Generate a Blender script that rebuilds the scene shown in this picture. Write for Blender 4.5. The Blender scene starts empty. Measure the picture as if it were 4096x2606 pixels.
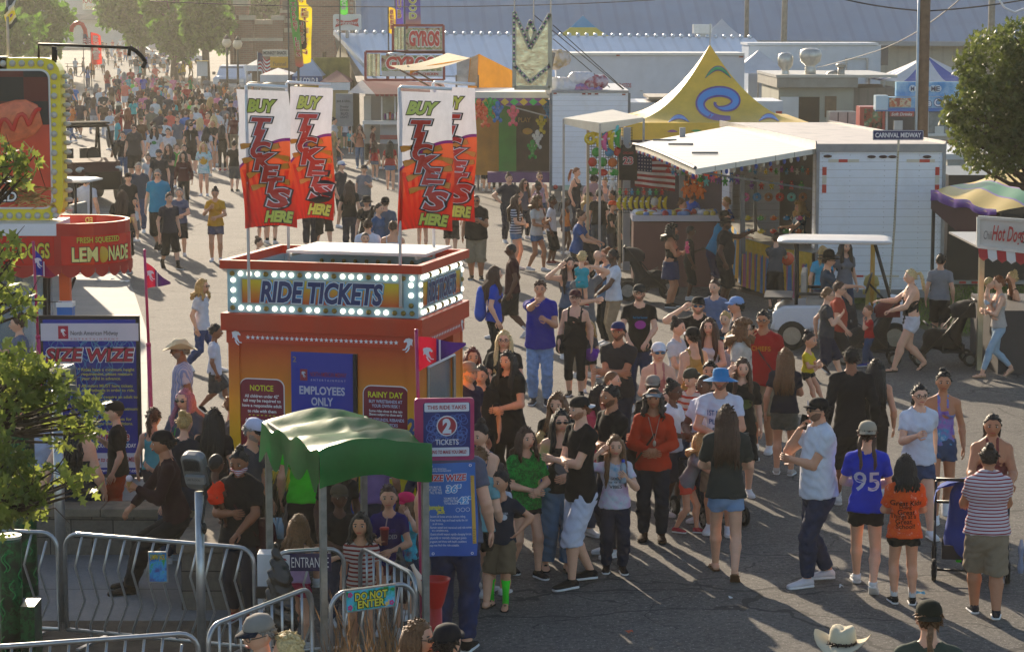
import bpy,math,random
import numpy as np
from mathutils import Vector,Matrix
from mathutils.bvhtree import BVHTree
R=math.radians
SC=bpy.context.scene
COL=SC.collection
F,CX,CY,HY,CH=9500.0,2048.0,1303.0,50.0,5.6
TH=math.atan((CY-HY)/F)
cd=bpy.data.cameras.new('camera');cam=bpy.data.objects.new('camera',cd);COL.objects.link(cam)
cam.location=(0,0,CH);cam.rotation_euler=(math.pi/2-TH,0,0)
cd.sensor_width=36;cd.lens=F/4096*36;cd.clip_end=3000;cd.clip_start=.5
SC.camera=cam
def ray(px,py):
 r=(px-CX)/F;u=-(py-CY)/F
 return np.array([r,math.cos(TH)+u*math.sin(TH),-math.sin(TH)+u*math.cos(TH)])
def W(px,py,z=0.0):
 d=ray(px,py);t=(z-CH)/d[2]
 return np.array([d[0]*t,d[1]*t,z])
def D(px,py,Y):
 d=ray(px,py);t=Y/d[1]
 return np.array([d[0]*t,Y,CH+d[2]*t])
def pxy(p):
 x,y,z=p[0],p[1],p[2]-CH
 fw=y*math.cos(TH)-z*math.sin(TH);up=y*math.sin(TH)+z*math.cos(TH)
 return CX+F*x/fw,CY-F*up/fw
SUN_AZ,SUN_EL=R(-17),R(19)
w=bpy.data.worlds.new('World');SC.world=w;w.use_nodes=True
nt=w.node_tree;bg=nt.nodes['Background'];sk=nt.nodes.new('ShaderNodeTexSky')
sk.sky_type='NISHITA';sk.sun_disc=False;sk.sun_elevation=SUN_EL;sk.sun_rotation=SUN_AZ
sk.dust_density=1.2;sk.ozone_density=1
nt.links.new(sk.outputs[0],bg.inputs[0]);bg.inputs[1].default_value=.125
sd=bpy.data.lights.new('sun','SUN');sun=bpy.data.objects.new('sun',sd);COL.objects.link(sun)
sd.energy=5.0;sd.angle=R(.55);sd.color=(1,.83,.62)
sdir=Vector((math.sin(SUN_AZ)*math.cos(SUN_EL),math.cos(SUN_AZ)*math.cos(SUN_EL),math.sin(SUN_EL)))
sun.rotation_euler=sdir.to_track_quat('Z','Y').to_euler()
SC.view_settings.view_transform='Standard';SC.view_settings.look='None'
SC.view_settings.exposure=.74;SC.view_settings.gamma=1
SC.cycles.max_bounces=5;SC.cycles.transparent_max_bounces=8;SC.cycles.volume_bounces=0
MC={}
def bo(name):
 m=bpy.data.materials.new(name);m.use_nodes=True
 return m,m.node_tree,m.node_tree.nodes['Principled BSDF']
def hx(c):
 if isinstance(c,str):
  c=c.lstrip('#');v=[int(c[i:i+2],16)/255 for i in(0,2,4)]
  return tuple((x/12.92 if x<.04 else((x+.055)/1.055)**2.4)for x in v)
 return tuple(c)
def M(c,rough=.7,ai=0.,var=.18,scale=6.,bump=0.,spec=.4,alpha=1.,trans=0.,dirt=0.,name='paint'):
 key=('M',c,rough,ai,var,scale,bump,spec,alpha,trans,dirt)
 if key in MC:return MC[key]
 col=hx(c);m,t,b=bo(name);n,l=t.nodes,t.links
 b.inputs['Roughness'].default_value=rough;b.inputs['Metallic'].default_value=ai
 b.inputs['Specular IOR Level'].default_value=spec
 b.inputs['Base Color'].default_value=(*col,1)
 if var>0 or bump>0 or dirt>0:
  tc=n.new('ShaderNodeTexCoord');nz=n.new('ShaderNodeTexNoise')
  nz.inputs['Scale'].default_value=scale;nz.inputs['Detail'].default_value=6;nz.inputs['Roughness'].default_value=.6
  l.new(tc.outputs['Object'],nz.inputs['Vector'])
  mr=n.new('ShaderNodeMapRange');mr.inputs[1].default_value=.3;mr.inputs[2].default_value=.7
  mr.inputs[3].default_value=1-var;mr.inputs[4].default_value=1+var*.5
  l.new(nz.outputs['Fac'],mr.inputs[0])
  mx=n.new('ShaderNodeMix');mx.data_type='RGBA';mx.blend_type='MULTIPLY';mx.inputs[0].default_value=1
  mx.inputs[6].default_value=(*col,1);l.new(mr.outputs[0],mx.inputs[7]);out=mx.outputs[2]
  if dirt>0:
   n2=n.new('ShaderNodeTexNoise');n2.inputs['Scale'].default_value=scale*.3;n2.inputs['Detail'].default_value=8
   mp=n.new('ShaderNodeMapping');mp.inputs['Scale'].default_value=(3,3,.7)
   l.new(tc.outputs['Object'],mp.inputs[0]);l.new(mp.outputs[0],n2.inputs['Vector'])
   r2=n.new('ShaderNodeMapRange');r2.inputs[1].default_value=.5;r2.inputs[2].default_value=.75;r2.inputs[4].default_value=dirt
   l.new(n2.outputs['Fac'],r2.inputs[0]);m2=n.new('ShaderNodeMix');m2.data_type='RGBA'
   l.new(r2.outputs[0],m2.inputs[0]);l.new(out,m2.inputs[6]);m2.inputs[7].default_value=(.11,.09,.07,1);out=m2.outputs[2]
  l.new(out,b.inputs['Base Color'])
  if bump>0:
   bp=n.new('ShaderNodeBump');bp.inputs['Strength'].default_value=bump;bp.inputs['Distance'].default_value=.02
   l.new(nz.outputs['Fac'],bp.inputs['Height']);l.new(bp.outputs[0],b.inputs['Normal'])
 if alpha<1:b.inputs['Alpha'].default_value=alpha
 if trans>0:aH(t,b,col,trans)
 MC[key]=m;return m
def aH(t,b,col,k):
 n,l=t.nodes,t.links
 tr=n.new('ShaderNodeBsdfTranslucent');tr.inputs[0].default_value=(*[min(1,x*1.25)for x in col],1)
 src=b.inputs['Base Color']
 if src.is_linked:l.new(src.links[0].from_socket,tr.inputs[0])
 ms=n.new('ShaderNodeMixShader');ms.inputs[0].default_value=k
 l.new(b.outputs[0],ms.inputs[1]);l.new(tr.outputs[0],ms.inputs[2]);l.new(ms.outputs[0],n['Material Output'].inputs[0])
def fab(c,var=.13):return M(c,.85,0,var,9.,.35,.2,name='fabric')
def aa(c,rough=.4,dirt=.0,var=.08):return M(c,rough,0,var,2.5,0,.5,dirt=dirt,name='paint')
def ai(c='#9a9a9c',rough=.35):return M(c,rough,.85,.2,5.,.05,.5,name='metal')
def emit(c,s,name='lamp'):
 key=('E',c,s)
 if key in MC:return MC[key]
 m,t,b=bo(name);b.inputs['Emission Color'].default_value=(*hx(c),1);b.inputs['Emission Strength'].default_value=s
 b.inputs['Base Color'].default_value=(*hx(c),1);MC[key]=m;return m
def ae(name,fn,rough=.5,spec=.4,ai=0.,key=None,trans=0):
 if key and key in MC:return MC[key]
 m,t,b=bo(name);n,l=t.nodes,t.links;tc=n.new('ShaderNodeTexCoord')
 r=fn(n,l,tc)
 if isinstance(r,tuple):r,nrm=r;l.new(nrm,b.inputs['Normal'])
 l.new(r,b.inputs['Base Color']);b.inputs['Roughness'].default_value=rough
 b.inputs['Specular IOR Level'].default_value=spec;b.inputs['Metallic'].default_value=ai
 if trans:aH(t,b,(.5,.5,.5),trans)
 if key:MC[key]=m
 return m
def ac(n,l,op,a,b=None,c=None):
 q=n.new('ShaderNodeMath');q.operation=op
 for i,x in enumerate((a,b,c)):
  if x is None:continue
  if isinstance(x,(int,float)):q.inputs[i].default_value=x
  else:l.new(x,q.inputs[i])
 return q.outputs[0]
def aj(n,l,fac,stops,const=False):
 q=n.new('ShaderNodeValToRGB');e=q.color_ramp.elements
 if const:q.color_ramp.interpolation='CONSTANT'
 while len(e)<len(stops):e.new(.5)
 for i,(p,c)in enumerate(stops):e[i].position=p;e[i].color=(*hx(c),1)
 l.new(fac,q.inputs[0]);return q.outputs[0]
def aq(n,l,f,a,b,mode='MIX'):
 q=n.new('ShaderNodeMix');q.data_type='RGBA';q.blend_type=mode
 for i,x in((0,f),(6,a),(7,b)):
  if isinstance(x,(int,float)):q.inputs[i].default_value=x
  elif isinstance(x,(tuple,str)):q.inputs[i].default_value=(*hx(x),1)
  else:l.new(x,q.inputs[i])
 return q.outputs[2]
def aP(n,l,v):
 q=n.new('ShaderNodeSeparateXYZ');l.new(v,q.inputs[0]);return q.outputs
def ag(n,l,v,s,d=5,r=.6):
 q=n.new('ShaderNodeTexNoise');q.inputs['Scale'].default_value=s;q.inputs['Detail'].default_value=d;q.inputs['Roughness'].default_value=r
 if v is not None:l.new(v,q.inputs['Vector'])
 return q.outputs['Fac']
def aQ(n,l,h,s=.3,dist=.02):
 q=n.new('ShaderNodeBump');q.inputs['Strength'].default_value=s;q.inputs['Distance'].default_value=dist;l.new(h,q.inputs['Height']);return q.outputs[0]
def aB(c1,c2,freq,axis=2,duty=.5,rough=.8,extra=None):
 def fn(n,l,tc):
  o=aP(n,l,tc.outputs['Object'])[axis]
  f=ac(n,l,'FRACT',ac(n,l,'MULTIPLY',o,freq));g=ac(n,l,'GREATER_THAN',f,duty)
  return aq(n,l,g,c1,c2)
 return ae('striped_fabric',fn,rough,.2,key=('S',c1,c2,freq,axis,duty))
def aJ(cs,scale=5.):
 def fn(n,l,tc):
  v=ag(n,l,tc.outputs['Object'],scale,4,.7)
  return aj(n,l,v,[(.3+.4*i/(len(cs)-1),c)for i,c in enumerate(cs)])
 return ae('tie_dye_fabric',fn,.85,.2,key=('T',tuple(cs),scale))
def a5(a):
 return np.array([[math.cos(a),-math.sin(a),0],[math.sin(a),math.cos(a),0],[0,0,1]])
def a9(d):
 d=np.asarray(d,float);d=d/(np.linalg.norm(d)+1e-12)
 a=np.array([0,0,1.])if abs(d[2])<.9 else np.array([1.,0,0])
 u=np.cross(a,d);u/=np.linalg.norm(u);return u,np.cross(d,u),d
class G:
 def __init__(s):s.V=[];s.F=[];s.n=0;s.mi=0;s.T=None
 def add(s,V,Fs,mi=None):
  V=np.asarray(V,float).reshape(-1,3)
  if s.T is not None:V=V@s.T[0].T+s.T[1]
  s.V.append(V);mi=s.mi if mi is None else mi
  if isinstance(Fs,np.ndarray):s.F.append((Fs+s.n,mi))
  else:
   by={}
   for f in Fs:by.setdefault(len(f),[]).append(f)
   for k,q in by.items():s.F.append((np.array(q)+s.n,mi))
  s.n+=len(V);return s
 def box(s,x0,x1,y0,y1,z0,z1,mi=None):
  V=[(x,y,z)for z in(z0,z1)for y in(y0,y1)for x in(x0,x1)]
  return s.add(V,np.array([(0,2,3,1),(4,5,7,6),(0,1,5,4),(2,6,7,3),(0,4,6,2),(1,3,7,5)]),mi)
 def bI(s,c,d,rz=0,mi=None,rx=0):
  V=np.array([(x,y,z)for z in(-.5,.5)for y in(-.5,.5)for x in(-.5,.5)])*np.array(d)
  if rx:q=np.array([[1,0,0],[0,math.cos(rx),-math.sin(rx)],[0,math.sin(rx),math.cos(rx)]]);V=V@q.T
  V=V@a5(rz).T+np.array(c)
  return s.add(V,np.array([(0,2,3,1),(4,5,7,6),(0,1,5,4),(2,6,7,3),(0,4,6,2),(1,3,7,5)]),mi)
 def quad(s,a,b,c,d,mi=None):return s.add([a,b,c,d],np.array([(0,1,2,3)]),mi)
 def bL(s,rings,caps=True,close=True,mi=None):
  Rg=np.asarray(rings,float);m,n,_=Rg.shape;i=np.arange(m-1)[:,None]*n;j=np.arange(n if close else n-1)[None,:];k=(j+1)%n
  Q=np.stack([i+j,i+k,i+n+k,i+n+j],-1).reshape(-1,4)
  s.add(Rg.reshape(-1,3),Q,mi);o=s.n-m*n;mi=s.mi if mi is None else mi
  if caps and close:
   s.F.append((np.arange(n)[::-1][None,:]+o,mi));s.F.append((np.arange(n)[None,:]+o+(m-1)*n,mi))
  return s
 def bM(s,pts,r,n=8,mi=None,caps=True):
  pts=np.asarray(pts,float);m=len(pts);rr=np.full(m,r,float)if np.isscalar(r)else np.asarray(r,float)
  tg=np.zeros_like(pts);tg[1:-1]=pts[2:]-pts[:-2];tg[0]=pts[1]-pts[0];tg[-1]=pts[-1]-pts[-2]
  u,v,_=a9(tg[0]);a=np.arange(n)/n*2*math.pi;rings=[]
  for i in range(m):
   d=tg[i]/(np.linalg.norm(tg[i])+1e-12);u=u-d*np.dot(u,d);u/=np.linalg.norm(u)+1e-12;v=np.cross(d,u)
   rings.append(pts[i]+rr[i]*(np.cos(a)[:,None]*u+np.sin(a)[:,None]*v))
  return s.bL(rings,caps,True,mi)
 def bO(s,a,b,r,r2=None,n=8,mi=None):return s.bM([a,b],[r,r if r2 is None else r2],n,mi)
 def bar(s,a,b,w_,h=None,mi=None):
  a=np.array(a,float);b=np.array(b,float);u,v,d=a9(b-a);h=h or w_
  rg=[[p+u*x*w_/2+v*y*h/2 for x,y in((-1,-1),(1,-1),(1,1),(-1,1))]for p in(a,b)]
  return s.bL(rg,True,True,mi)
 def bK(s,prof,c=(0,0,0),n=16,mi=None,caps=True,ax=None):
  a=np.arange(n)/n*2*math.pi;c=np.array(c,float);rg=[]
  u,v,d=(np.array([1.,0,0]),np.array([0,1.,0]),np.array([0,0,1.]))if ax is None else a9(ax)
  for r,z in prof:rg.append(c+d*z+r*(np.cos(a)[:,None]*u+np.sin(a)[:,None]*v))
  return s.bL(rg,caps,True,mi)
 def ell(s,c,r,n=12,m=8,mi=None,rot=None):
  th=np.linspace(.02,math.pi-.02,m+1);a=np.arange(n)/n*2*math.pi
  r=np.array(r if hasattr(r,'__len__')else(r,r,r),float)
  V=np.stack([np.sin(th)[:,None]*np.cos(a),np.sin(th)[:,None]*np.sin(a),-np.cos(th)[:,None]*np.ones(n)],-1)*r
  if rot is not None:V=V@rot.T
  return s.bL(V+np.array(c,float),True,True,mi)
 def bN(s,poly,y0,y1,mi=None,plane='xz',sm=False):
  P=[(p[0],p[1])for p in poly];k=len(P)
  f={'xz':lambda p,t:(p[0],t,p[1]),'xy':lambda p,t:(p[0],p[1],t),'yz':lambda p,t:(t,p[0],p[1])}[plane]
  V=[f(p,y0)for p in P]+[f(p,y1)for p in P]
  Fs=[list(range(k))[::-1],list(range(k,2*k))]+[[i,(i+1)%k,k+(i+1)%k,k+i]for i in range(k)]
  return s.add(V,Fs,mi)
 def bJ(s,fn,nu,nv,mi=None,thick=0.):
  u=np.linspace(0,1,nu+1);v=np.linspace(0,1,nv+1);V=np.array([[fn(a,b)for b in v]for a in u],float).reshape(-1,3)
  i=np.arange(nu)[:,None]*(nv+1);j=np.arange(nv)[None,:]
  Q=np.stack([i+j,i+nv+1+j,i+nv+2+j,i+j+1],-1).reshape(-1,4)
  return s.add(V,Q,mi)
 def mesh(s,name,mats,smooth=False):
  me=bpy.data.meshes.new(name);V=np.concatenate(s.V)if s.V else np.zeros((0,3))
  me.vertices.add(len(V));me.vertices.foreach_set('co',V.astype(np.float32).ravel())
  tot=sum(f.size for f,_ in s.F);nf=sum(len(f)for f,_ in s.F)
  me.loops.add(tot);me.polygons.add(nf)
  me.loops.foreach_set('vertex_index',np.concatenate([f.ravel()for f,_ in s.F]).astype(np.int32))
  lt=np.concatenate([np.full(len(f),f.shape[1])for f,_ in s.F]).astype(np.int32)
  me.polygons.foreach_set('loop_start',(np.cumsum(lt)-lt).astype(np.int32));me.polygons.foreach_set('loop_total',lt)
  me.polygons.foreach_set('material_index',np.concatenate([np.full(len(f),mi)for f,mi in s.F]).astype(np.int32))
  me.polygons.foreach_set('use_smooth',np.full(nf,bool(smooth)))
  for m in(mats if isinstance(mats,(list,tuple))else[mats]):me.materials.append(m)
  me.update(calc_edges=True);return me
 def bH(s,name,mats,parent=None,smooth=False,bevel=0):
  o=bpy.data.objects.new(name,s.mesh(name,mats,smooth));COL.objects.link(o)
  if parent is not None:o.parent=parent
  if bevel:b=o.modifiers.new('bevel','BEVEL');b.width=bevel;b.segments=2;b.limit_method='ANGLE'
  return o
def tag(o,label=None,cat=None,group=None,kind=None):
 if label:o['label']=label
 if cat:o['category']=cat
 if group:o['group']=group
 if kind:o['kind']=kind
 return o
def af(name,label,cat,loc=(0,0,0),rz=0,group=None):
 o=bpy.data.objects.new(name,None);COL.objects.link(o);o.location=tuple(float(v)for v in loc);o.rotation_euler=(0,0,rz)
 o.empty_display_size=.1
 return tag(o,label,cat,group)
def dup(root,loc=None,rz=None,label=None):
 def cp(o,par):
  c=o.copy();COL.objects.link(c);c.parent=par
  for ch in KIDS.get(o.name,[])or o.children:cp(ch,c)
  return c
 r=cp(root,None)
 if loc is not None:r.location=tuple(float(v)for v in loc)
 if rz is not None:r.rotation_euler=(0,0,rz)
 if label:r['label']=label
 return r
KIDS={}
TXT={}
def a1(s,bold=0.,shear=0.,space=1.):
 k=(s,bold,shear,space)
 if k in TXT:return TXT[k]
 cu=bpy.data.curves.new('t','FONT');cu.body=s;cu.align_x='CENTER';cu.align_y='CENTER';cu.offset=bold;cu.shear=shear
 cu.space_character=space;cu.resolution_u=3;cu.size=1
 o=bpy.data.objects.new('t',cu);COL.objects.link(o)
 me=bpy.data.meshes.new_from_object(o,depsgraph=bpy.context.evaluated_depsgraph_get())
 V=np.zeros(len(me.vertices)*3);me.vertices.foreach_get('co',V);V=V.reshape(-1,3)
 Fs=[list(p.vertices)for p in me.polygons]
 bpy.data.objects.remove(o);bpy.data.meshes.remove(me);bpy.data.curves.remove(cu)
 TXT[k]=(V,Fs);return TXT[k]
def ab(g,s,O,size,w_=None,Rv=(1,0,0),U=(0,0,1),ad=((0,0),),shear=0.,space=1.,step=.003,aN=None):
 O=np.array(O,float);Rv=np.array(Rv,float);U=np.array(U,float);N=np.cross(Rv,U)
 V0,_=a1(s,ad[-1][0],shear,space)
 if len(V0)==0:return g
 x0,x1=V0[:,0].min(),V0[:,0].max();y0,y1=V0[:,1].min(),V0[:,1].max();sy=size/.73
 sx=(w_/(x1-x0))if w_ else sy;cx=(x0+x1)/2;cy=.345 if True else 0
 for i,(b,mi)in enumerate(ad):
  V,Fs=a1(s,b,shear,space);x=(V[:,0]-cx)*sx;y=(V[:,1]-(y0+y1)/2)*sy
  P=O+x[:,None]*Rv+y[:,None]*U+N*(-(i+1)*-step)
  if aN is not None:P=aN(x,y,P,(i+1)*step)
  g.add(P,Fs,mi)
 return g
CORN=np.array([(i,j,k)for i in(0,1)for j in(0,1)for k in(0,1)])
EDG=[(a,b)for a in range(8)for b in range(a+1,8)if np.abs(CORN[a]-CORN[b]).sum()==1]
def surface(Dn,org,h):
 S=Dn<0;nx,ny,nz=Dn.shape
 cnt=np.zeros((nx-1,ny-1,nz-1),np.int8)
 for i,j,k in CORN:cnt+=S[i:nx-1+i,j:ny-1+j,k:nz-1+k]
 mask=(cnt>0)&(cnt<8);idx=np.full(mask.shape,-1,np.int64);C=np.argwhere(mask);idx[mask]=np.arange(len(C))
 vals=np.stack([Dn[C[:,0]+i,C[:,1]+j,C[:,2]+k]for i,j,k in CORN],1)
 P=np.zeros((len(C),3));wt=np.zeros(len(C))
 for a,b in EDG:
  va,vb=vals[:,a],vals[:,b];x=(va<0)!=(vb<0);t=np.where(x,va/np.where(x,va-vb,1),0)
  P+=np.where(x[:,None],CORN[a]+t[:,None]*(CORN[b]-CORN[a]),0);wt+=x
 V=(C+P/wt[:,None])*h+org;Q=[]
 for ax in range(3):
  sl0=[slice(1,-1)]*3;sl1=[slice(1,-1)]*3;sl0[ax]=slice(0,-1);sl1[ax]=slice(1,None)
  a,b=S[tuple(sl0)],S[tuple(sl1)];e=np.argwhere(a!=b)
  if not len(e):continue
  pos=a[e[:,0],e[:,1],e[:,2]];e=e+1;e[:,ax]-=1
  o1,o2=[(1,2),(2,0),(0,1)][ax];d1=np.zeros(3,int);d2=np.zeros(3,int);d1[o1]=1;d2[o2]=1
  g=[idx[tuple((e-x).T)]for x in(d1+d2,d2,0*d1,d1)]
  q=np.stack(g,1);q[~pos]=q[~pos][:,::-1];Q.append(q)
 return V,np.concatenate(Q)
def am(prims,h,k=.025,clip=None,wrinkle=0.,seed=0):
 lo=np.min([np.minimum(np.subtract(p[0],max(p[2],p[3])),np.subtract(p[1],max(p[2],p[3])))for p in prims],0)-2.5*h-k
 hi=np.max([np.maximum(np.add(p[0],max(p[2],p[3])),np.add(p[1],max(p[2],p[3])))for p in prims],0)+2.5*h+k
 n=np.ceil((hi-lo)/h).astype(int)+1;Dn=np.full(n,.3,np.float32)
 ax=[lo[i]+np.arange(n[i])*h for i in range(3)]
 for a,b,ra,rb,ys,flat in prims:
  a=np.array(a,float);b=np.array(b,float);rm=max(ra,rb)+k*1.5+2*h
  i0=np.maximum(((np.minimum(a,b)-rm-lo)/h).astype(int),0);i1=np.minimum(((np.maximum(a,b)+rm-lo)/h).astype(int)+2,n)
  X,Y,Z=np.meshgrid(ax[0][i0[0]:i1[0]],ax[1][i0[1]:i1[1]],ax[2][i0[2]:i1[2]],indexing='ij',sparse=True)
  ba=(b-a)*np.array([1,1/ys,1]);L2=float(ba@ba)+1e-9
  px,py,pz=X-a[0],(Y-a[1])/ys,Z-a[2]
  tt=(px*ba[0]+py*ba[1]+pz*ba[2])/L2;t=np.clip(tt,0,1)
  d=np.sqrt((px-t*ba[0])**2+(py-t*ba[1])**2+(pz-t*ba[2])**2)-(ra+(rb-ra)*t)
  if ys<1:d=d*(.5+.5*ys)
  if flat:d=np.maximum(d,(tt-1)*math.sqrt(L2))
  if flat==2:d=np.maximum(d,-tt*math.sqrt(L2))
  sl=tuple(slice(i0[q],i1[q])for q in range(3));o=Dn[sl]
  hh=np.clip(.5+.5*(d-o)/k,0,1);Dn[sl]=d*(1-hh)+o*hh-k*hh*(1-hh)
 if wrinkle:
  X,Y,Z=np.meshgrid(*ax,indexing='ij',sparse=True);q=seed*1.7
  Dn=Dn+wrinkle*(np.sin(X*31+Z*23+q)*np.sin(Y*27-Z*41+q*2)+.6*np.sin(Z*67+X*45+3*np.sin(Y*30+q)))
 if clip is not None:
  X,Y,Z=np.meshgrid(*ax,indexing='ij',sparse=True);Dn=np.maximum(Dn,clip(X,Y,Z))
 Dn[0]=Dn[-1]=.3;Dn[:,0]=Dn[:,-1]=.3;Dn[:,:,0]=Dn[:,:,-1]=.3
 return surface(Dn.astype(np.float32),lo,h)
SKIN=['#e0ab8c','#cf9676','#b57a58','#8f5c40','#5c3a2a','#3d281f']
HAIR=dict(black='#120e0c',dark='#2a1a12',brown='#4a2e1c',lbrown='#76502f',blonde='#c09a5c',pale='#d8bd86',red='#5e1512',grey='#8d8a85',white='#d5d2cb',pink='#a5667a',ginger='#8a4a22')
def bu(i):return M(SKIN[i],.55,0,.1,14.,.0,.35,name='skin')
def ik(a,b,l1,l2,pole):
 a=np.array(a,float);b=np.array(b,float);d=b-a;L=np.linalg.norm(d)
 if L>(l1+l2)*.995:b=a+d/L*(l1+l2)*.995;d=b-a;L=np.linalg.norm(d)
 if L<abs(l1-l2)*1.05+.02:L=abs(l1-l2)*1.05+.02
 u=d/np.linalg.norm(d);x=(l1*l1-l2*l2+L*L)/(2*L);hgt=math.sqrt(max(l1*l1-x*x,0))
 p=np.array(pole,float);p=p-u*(p@u);p/=np.linalg.norm(p)+1e-9
 return a+u*x+p*hgt,b
ARM=dict(down=((.25,-.03,-.53),(.3,1,0)),fwd=((.25,-.2,-.49),(.3,1,0)),back=((.24,.18,-.49),(.3,1,0)),cross=((-.10,-.23,-.27),(.8,.2,-.6)),phone=((.15,-.13,.0),(.5,-.5,-1)),cup=((.10,-.30,-.20),(.5,.4,-1)),belly=((.03,-.24,-.34),(1,.4,-.3)),point=((.04,-.50,.06),(.5,.3,-1)),side=((.60,-.12,-.08),(.2,.5,-1)),hip=((.22,-.02,-.38),(1,.5,0)),push=((.17,-.40,-.33),(.6,.3,-1)),head=((.13,-.06,.23),(1,-.3,.1)),brow=((.22,-.12,.17),(1,-.2,-.3)),carry=((-.02,-.25,-.25),(1,.3,-.5)),mouth=((.08,-.20,.03),(.6,-.3,-1)),lap=((.12,-.33,-.42),(1,.4,0)),down2=((.22,.04,-.54),(.3,1,0)),reach=((.15,-.48,-.20),(.4,.3,-1)),hold2=((.12,-.27,-.12),(.7,.3,-1)),prop=((.33,.15,-.50),(.4,1,0)))
LEG=dict(stand=((.10,-.02,0),(.10,.04,0)),wide=((.15,-.03,0),(.15,.05,0)),walk=((.08,-.30,0),(.08,.27,.06)),walk2=((.08,.27,.06),(.08,-.30,0)),step=((.09,-.15,0),(.09,.15,.02)),step2=((.09,.15,.02),(.09,-.15,0)),shift=((.07,-.08,0),(.15,.06,0)),crossed=((.0,-.12,0),(-.02,.08,0)),sit=((.12,-.48,0),(.12,-.44,0)),hang=((.1,-.42,0),(.1,-.3,.02)))
def hand(g,Wp,fd,nrm,s,curl,side,mi=0,lod=0):
 fd=fd/np.linalg.norm(fd);nrm=nrm-fd*(nrm@fd);nrm/=np.linalg.norm(nrm)+1e-9;sd=np.cross(fd,nrm)*side
 rg=[]
 for t,w_,h in((-.01,.026,.022),(.03,.037,.017),(.085,.042,.013)):
  c=Wp+fd*t*s;rg.append([c+s*(sd*w_*math.cos(a)+nrm*h*math.sin(a))for a in np.arange(8)/8*2*math.pi])
 g.bL(rg,True,True,mi)
 for q,(off,ln)in enumerate(((.031,.070),(.011,.080),(-.010,.075),(-.031,.058))):
  p=Wp+s*(fd*.082+sd*off);pts=[p];ang=curl*.35
  for sg,f in enumerate((.45,.32,.25)):
   dv=fd*math.cos(ang)+nrm*math.sin(ang);p=p+dv*ln*f*s;pts.append(p);ang+=curl*.75
  g.bM(pts,np.array([.0095,.0088,.008,.0062])*s,5,mi)
 p=Wp+s*(fd*.02+sd*.03);d1=fd*.62+sd*.7+nrm*.25;d1/=np.linalg.norm(d1)
 p1=p+d1*.04*s;d2=fd*.85+sd*(.25-.4*min(curl,1))+nrm*.4*curl;d2/=np.linalg.norm(d2)
 g.bM([p,p1,p1+d2*.032*s,p1+d2*.055*s],np.array([.013,.0115,.0098,.007])*s,5,mi)
def head_fn(hh,w_=1.,fat=0.):
 def f(d):
  x,y,z=d[:,0],d[:,1],d[:,2]
  P=d*np.array([.345*w_,.43,.5])*hh
  low=np.clip(-z,0,1)
  P[:,0]*=1-.30*low**1.5*(1-fat);P[:,1]=np.where(y>0,P[:,1]*(1-.42*low),P[:,1]*(1-.10*low))
  P[:,1]-=.02*hh*(z<.2)
  fr=np.clip(-y,0,1)
  P[:,1]-=hh*.115*np.exp(-((x/.13)**2)-((z+.22)/.17)**2)*fr
  P[:,1]+=hh*.035*np.exp(-(((np.abs(x)-.36)/.17)**2)-((z-.02)/.12)**2)*fr
  P[:,1]-=hh*.03*np.exp(-((x/.3)**2)-((z+.80)/.13)**2)*fr
  P[:,1]-=hh*.022*np.exp(-((x/.22)**2)-((z+.52)/.08)**2)*fr
  return P
 return f
def aV(n,m):
 th=np.linspace(.03,math.pi-.03,m+1);a=np.arange(n)/n*2*math.pi
 return np.stack([np.sin(th)[:,None]*np.cos(a),np.sin(th)[:,None]*np.sin(a),-np.cos(th)[:,None]*np.ones(n)],-1)
NP=[0]
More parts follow.
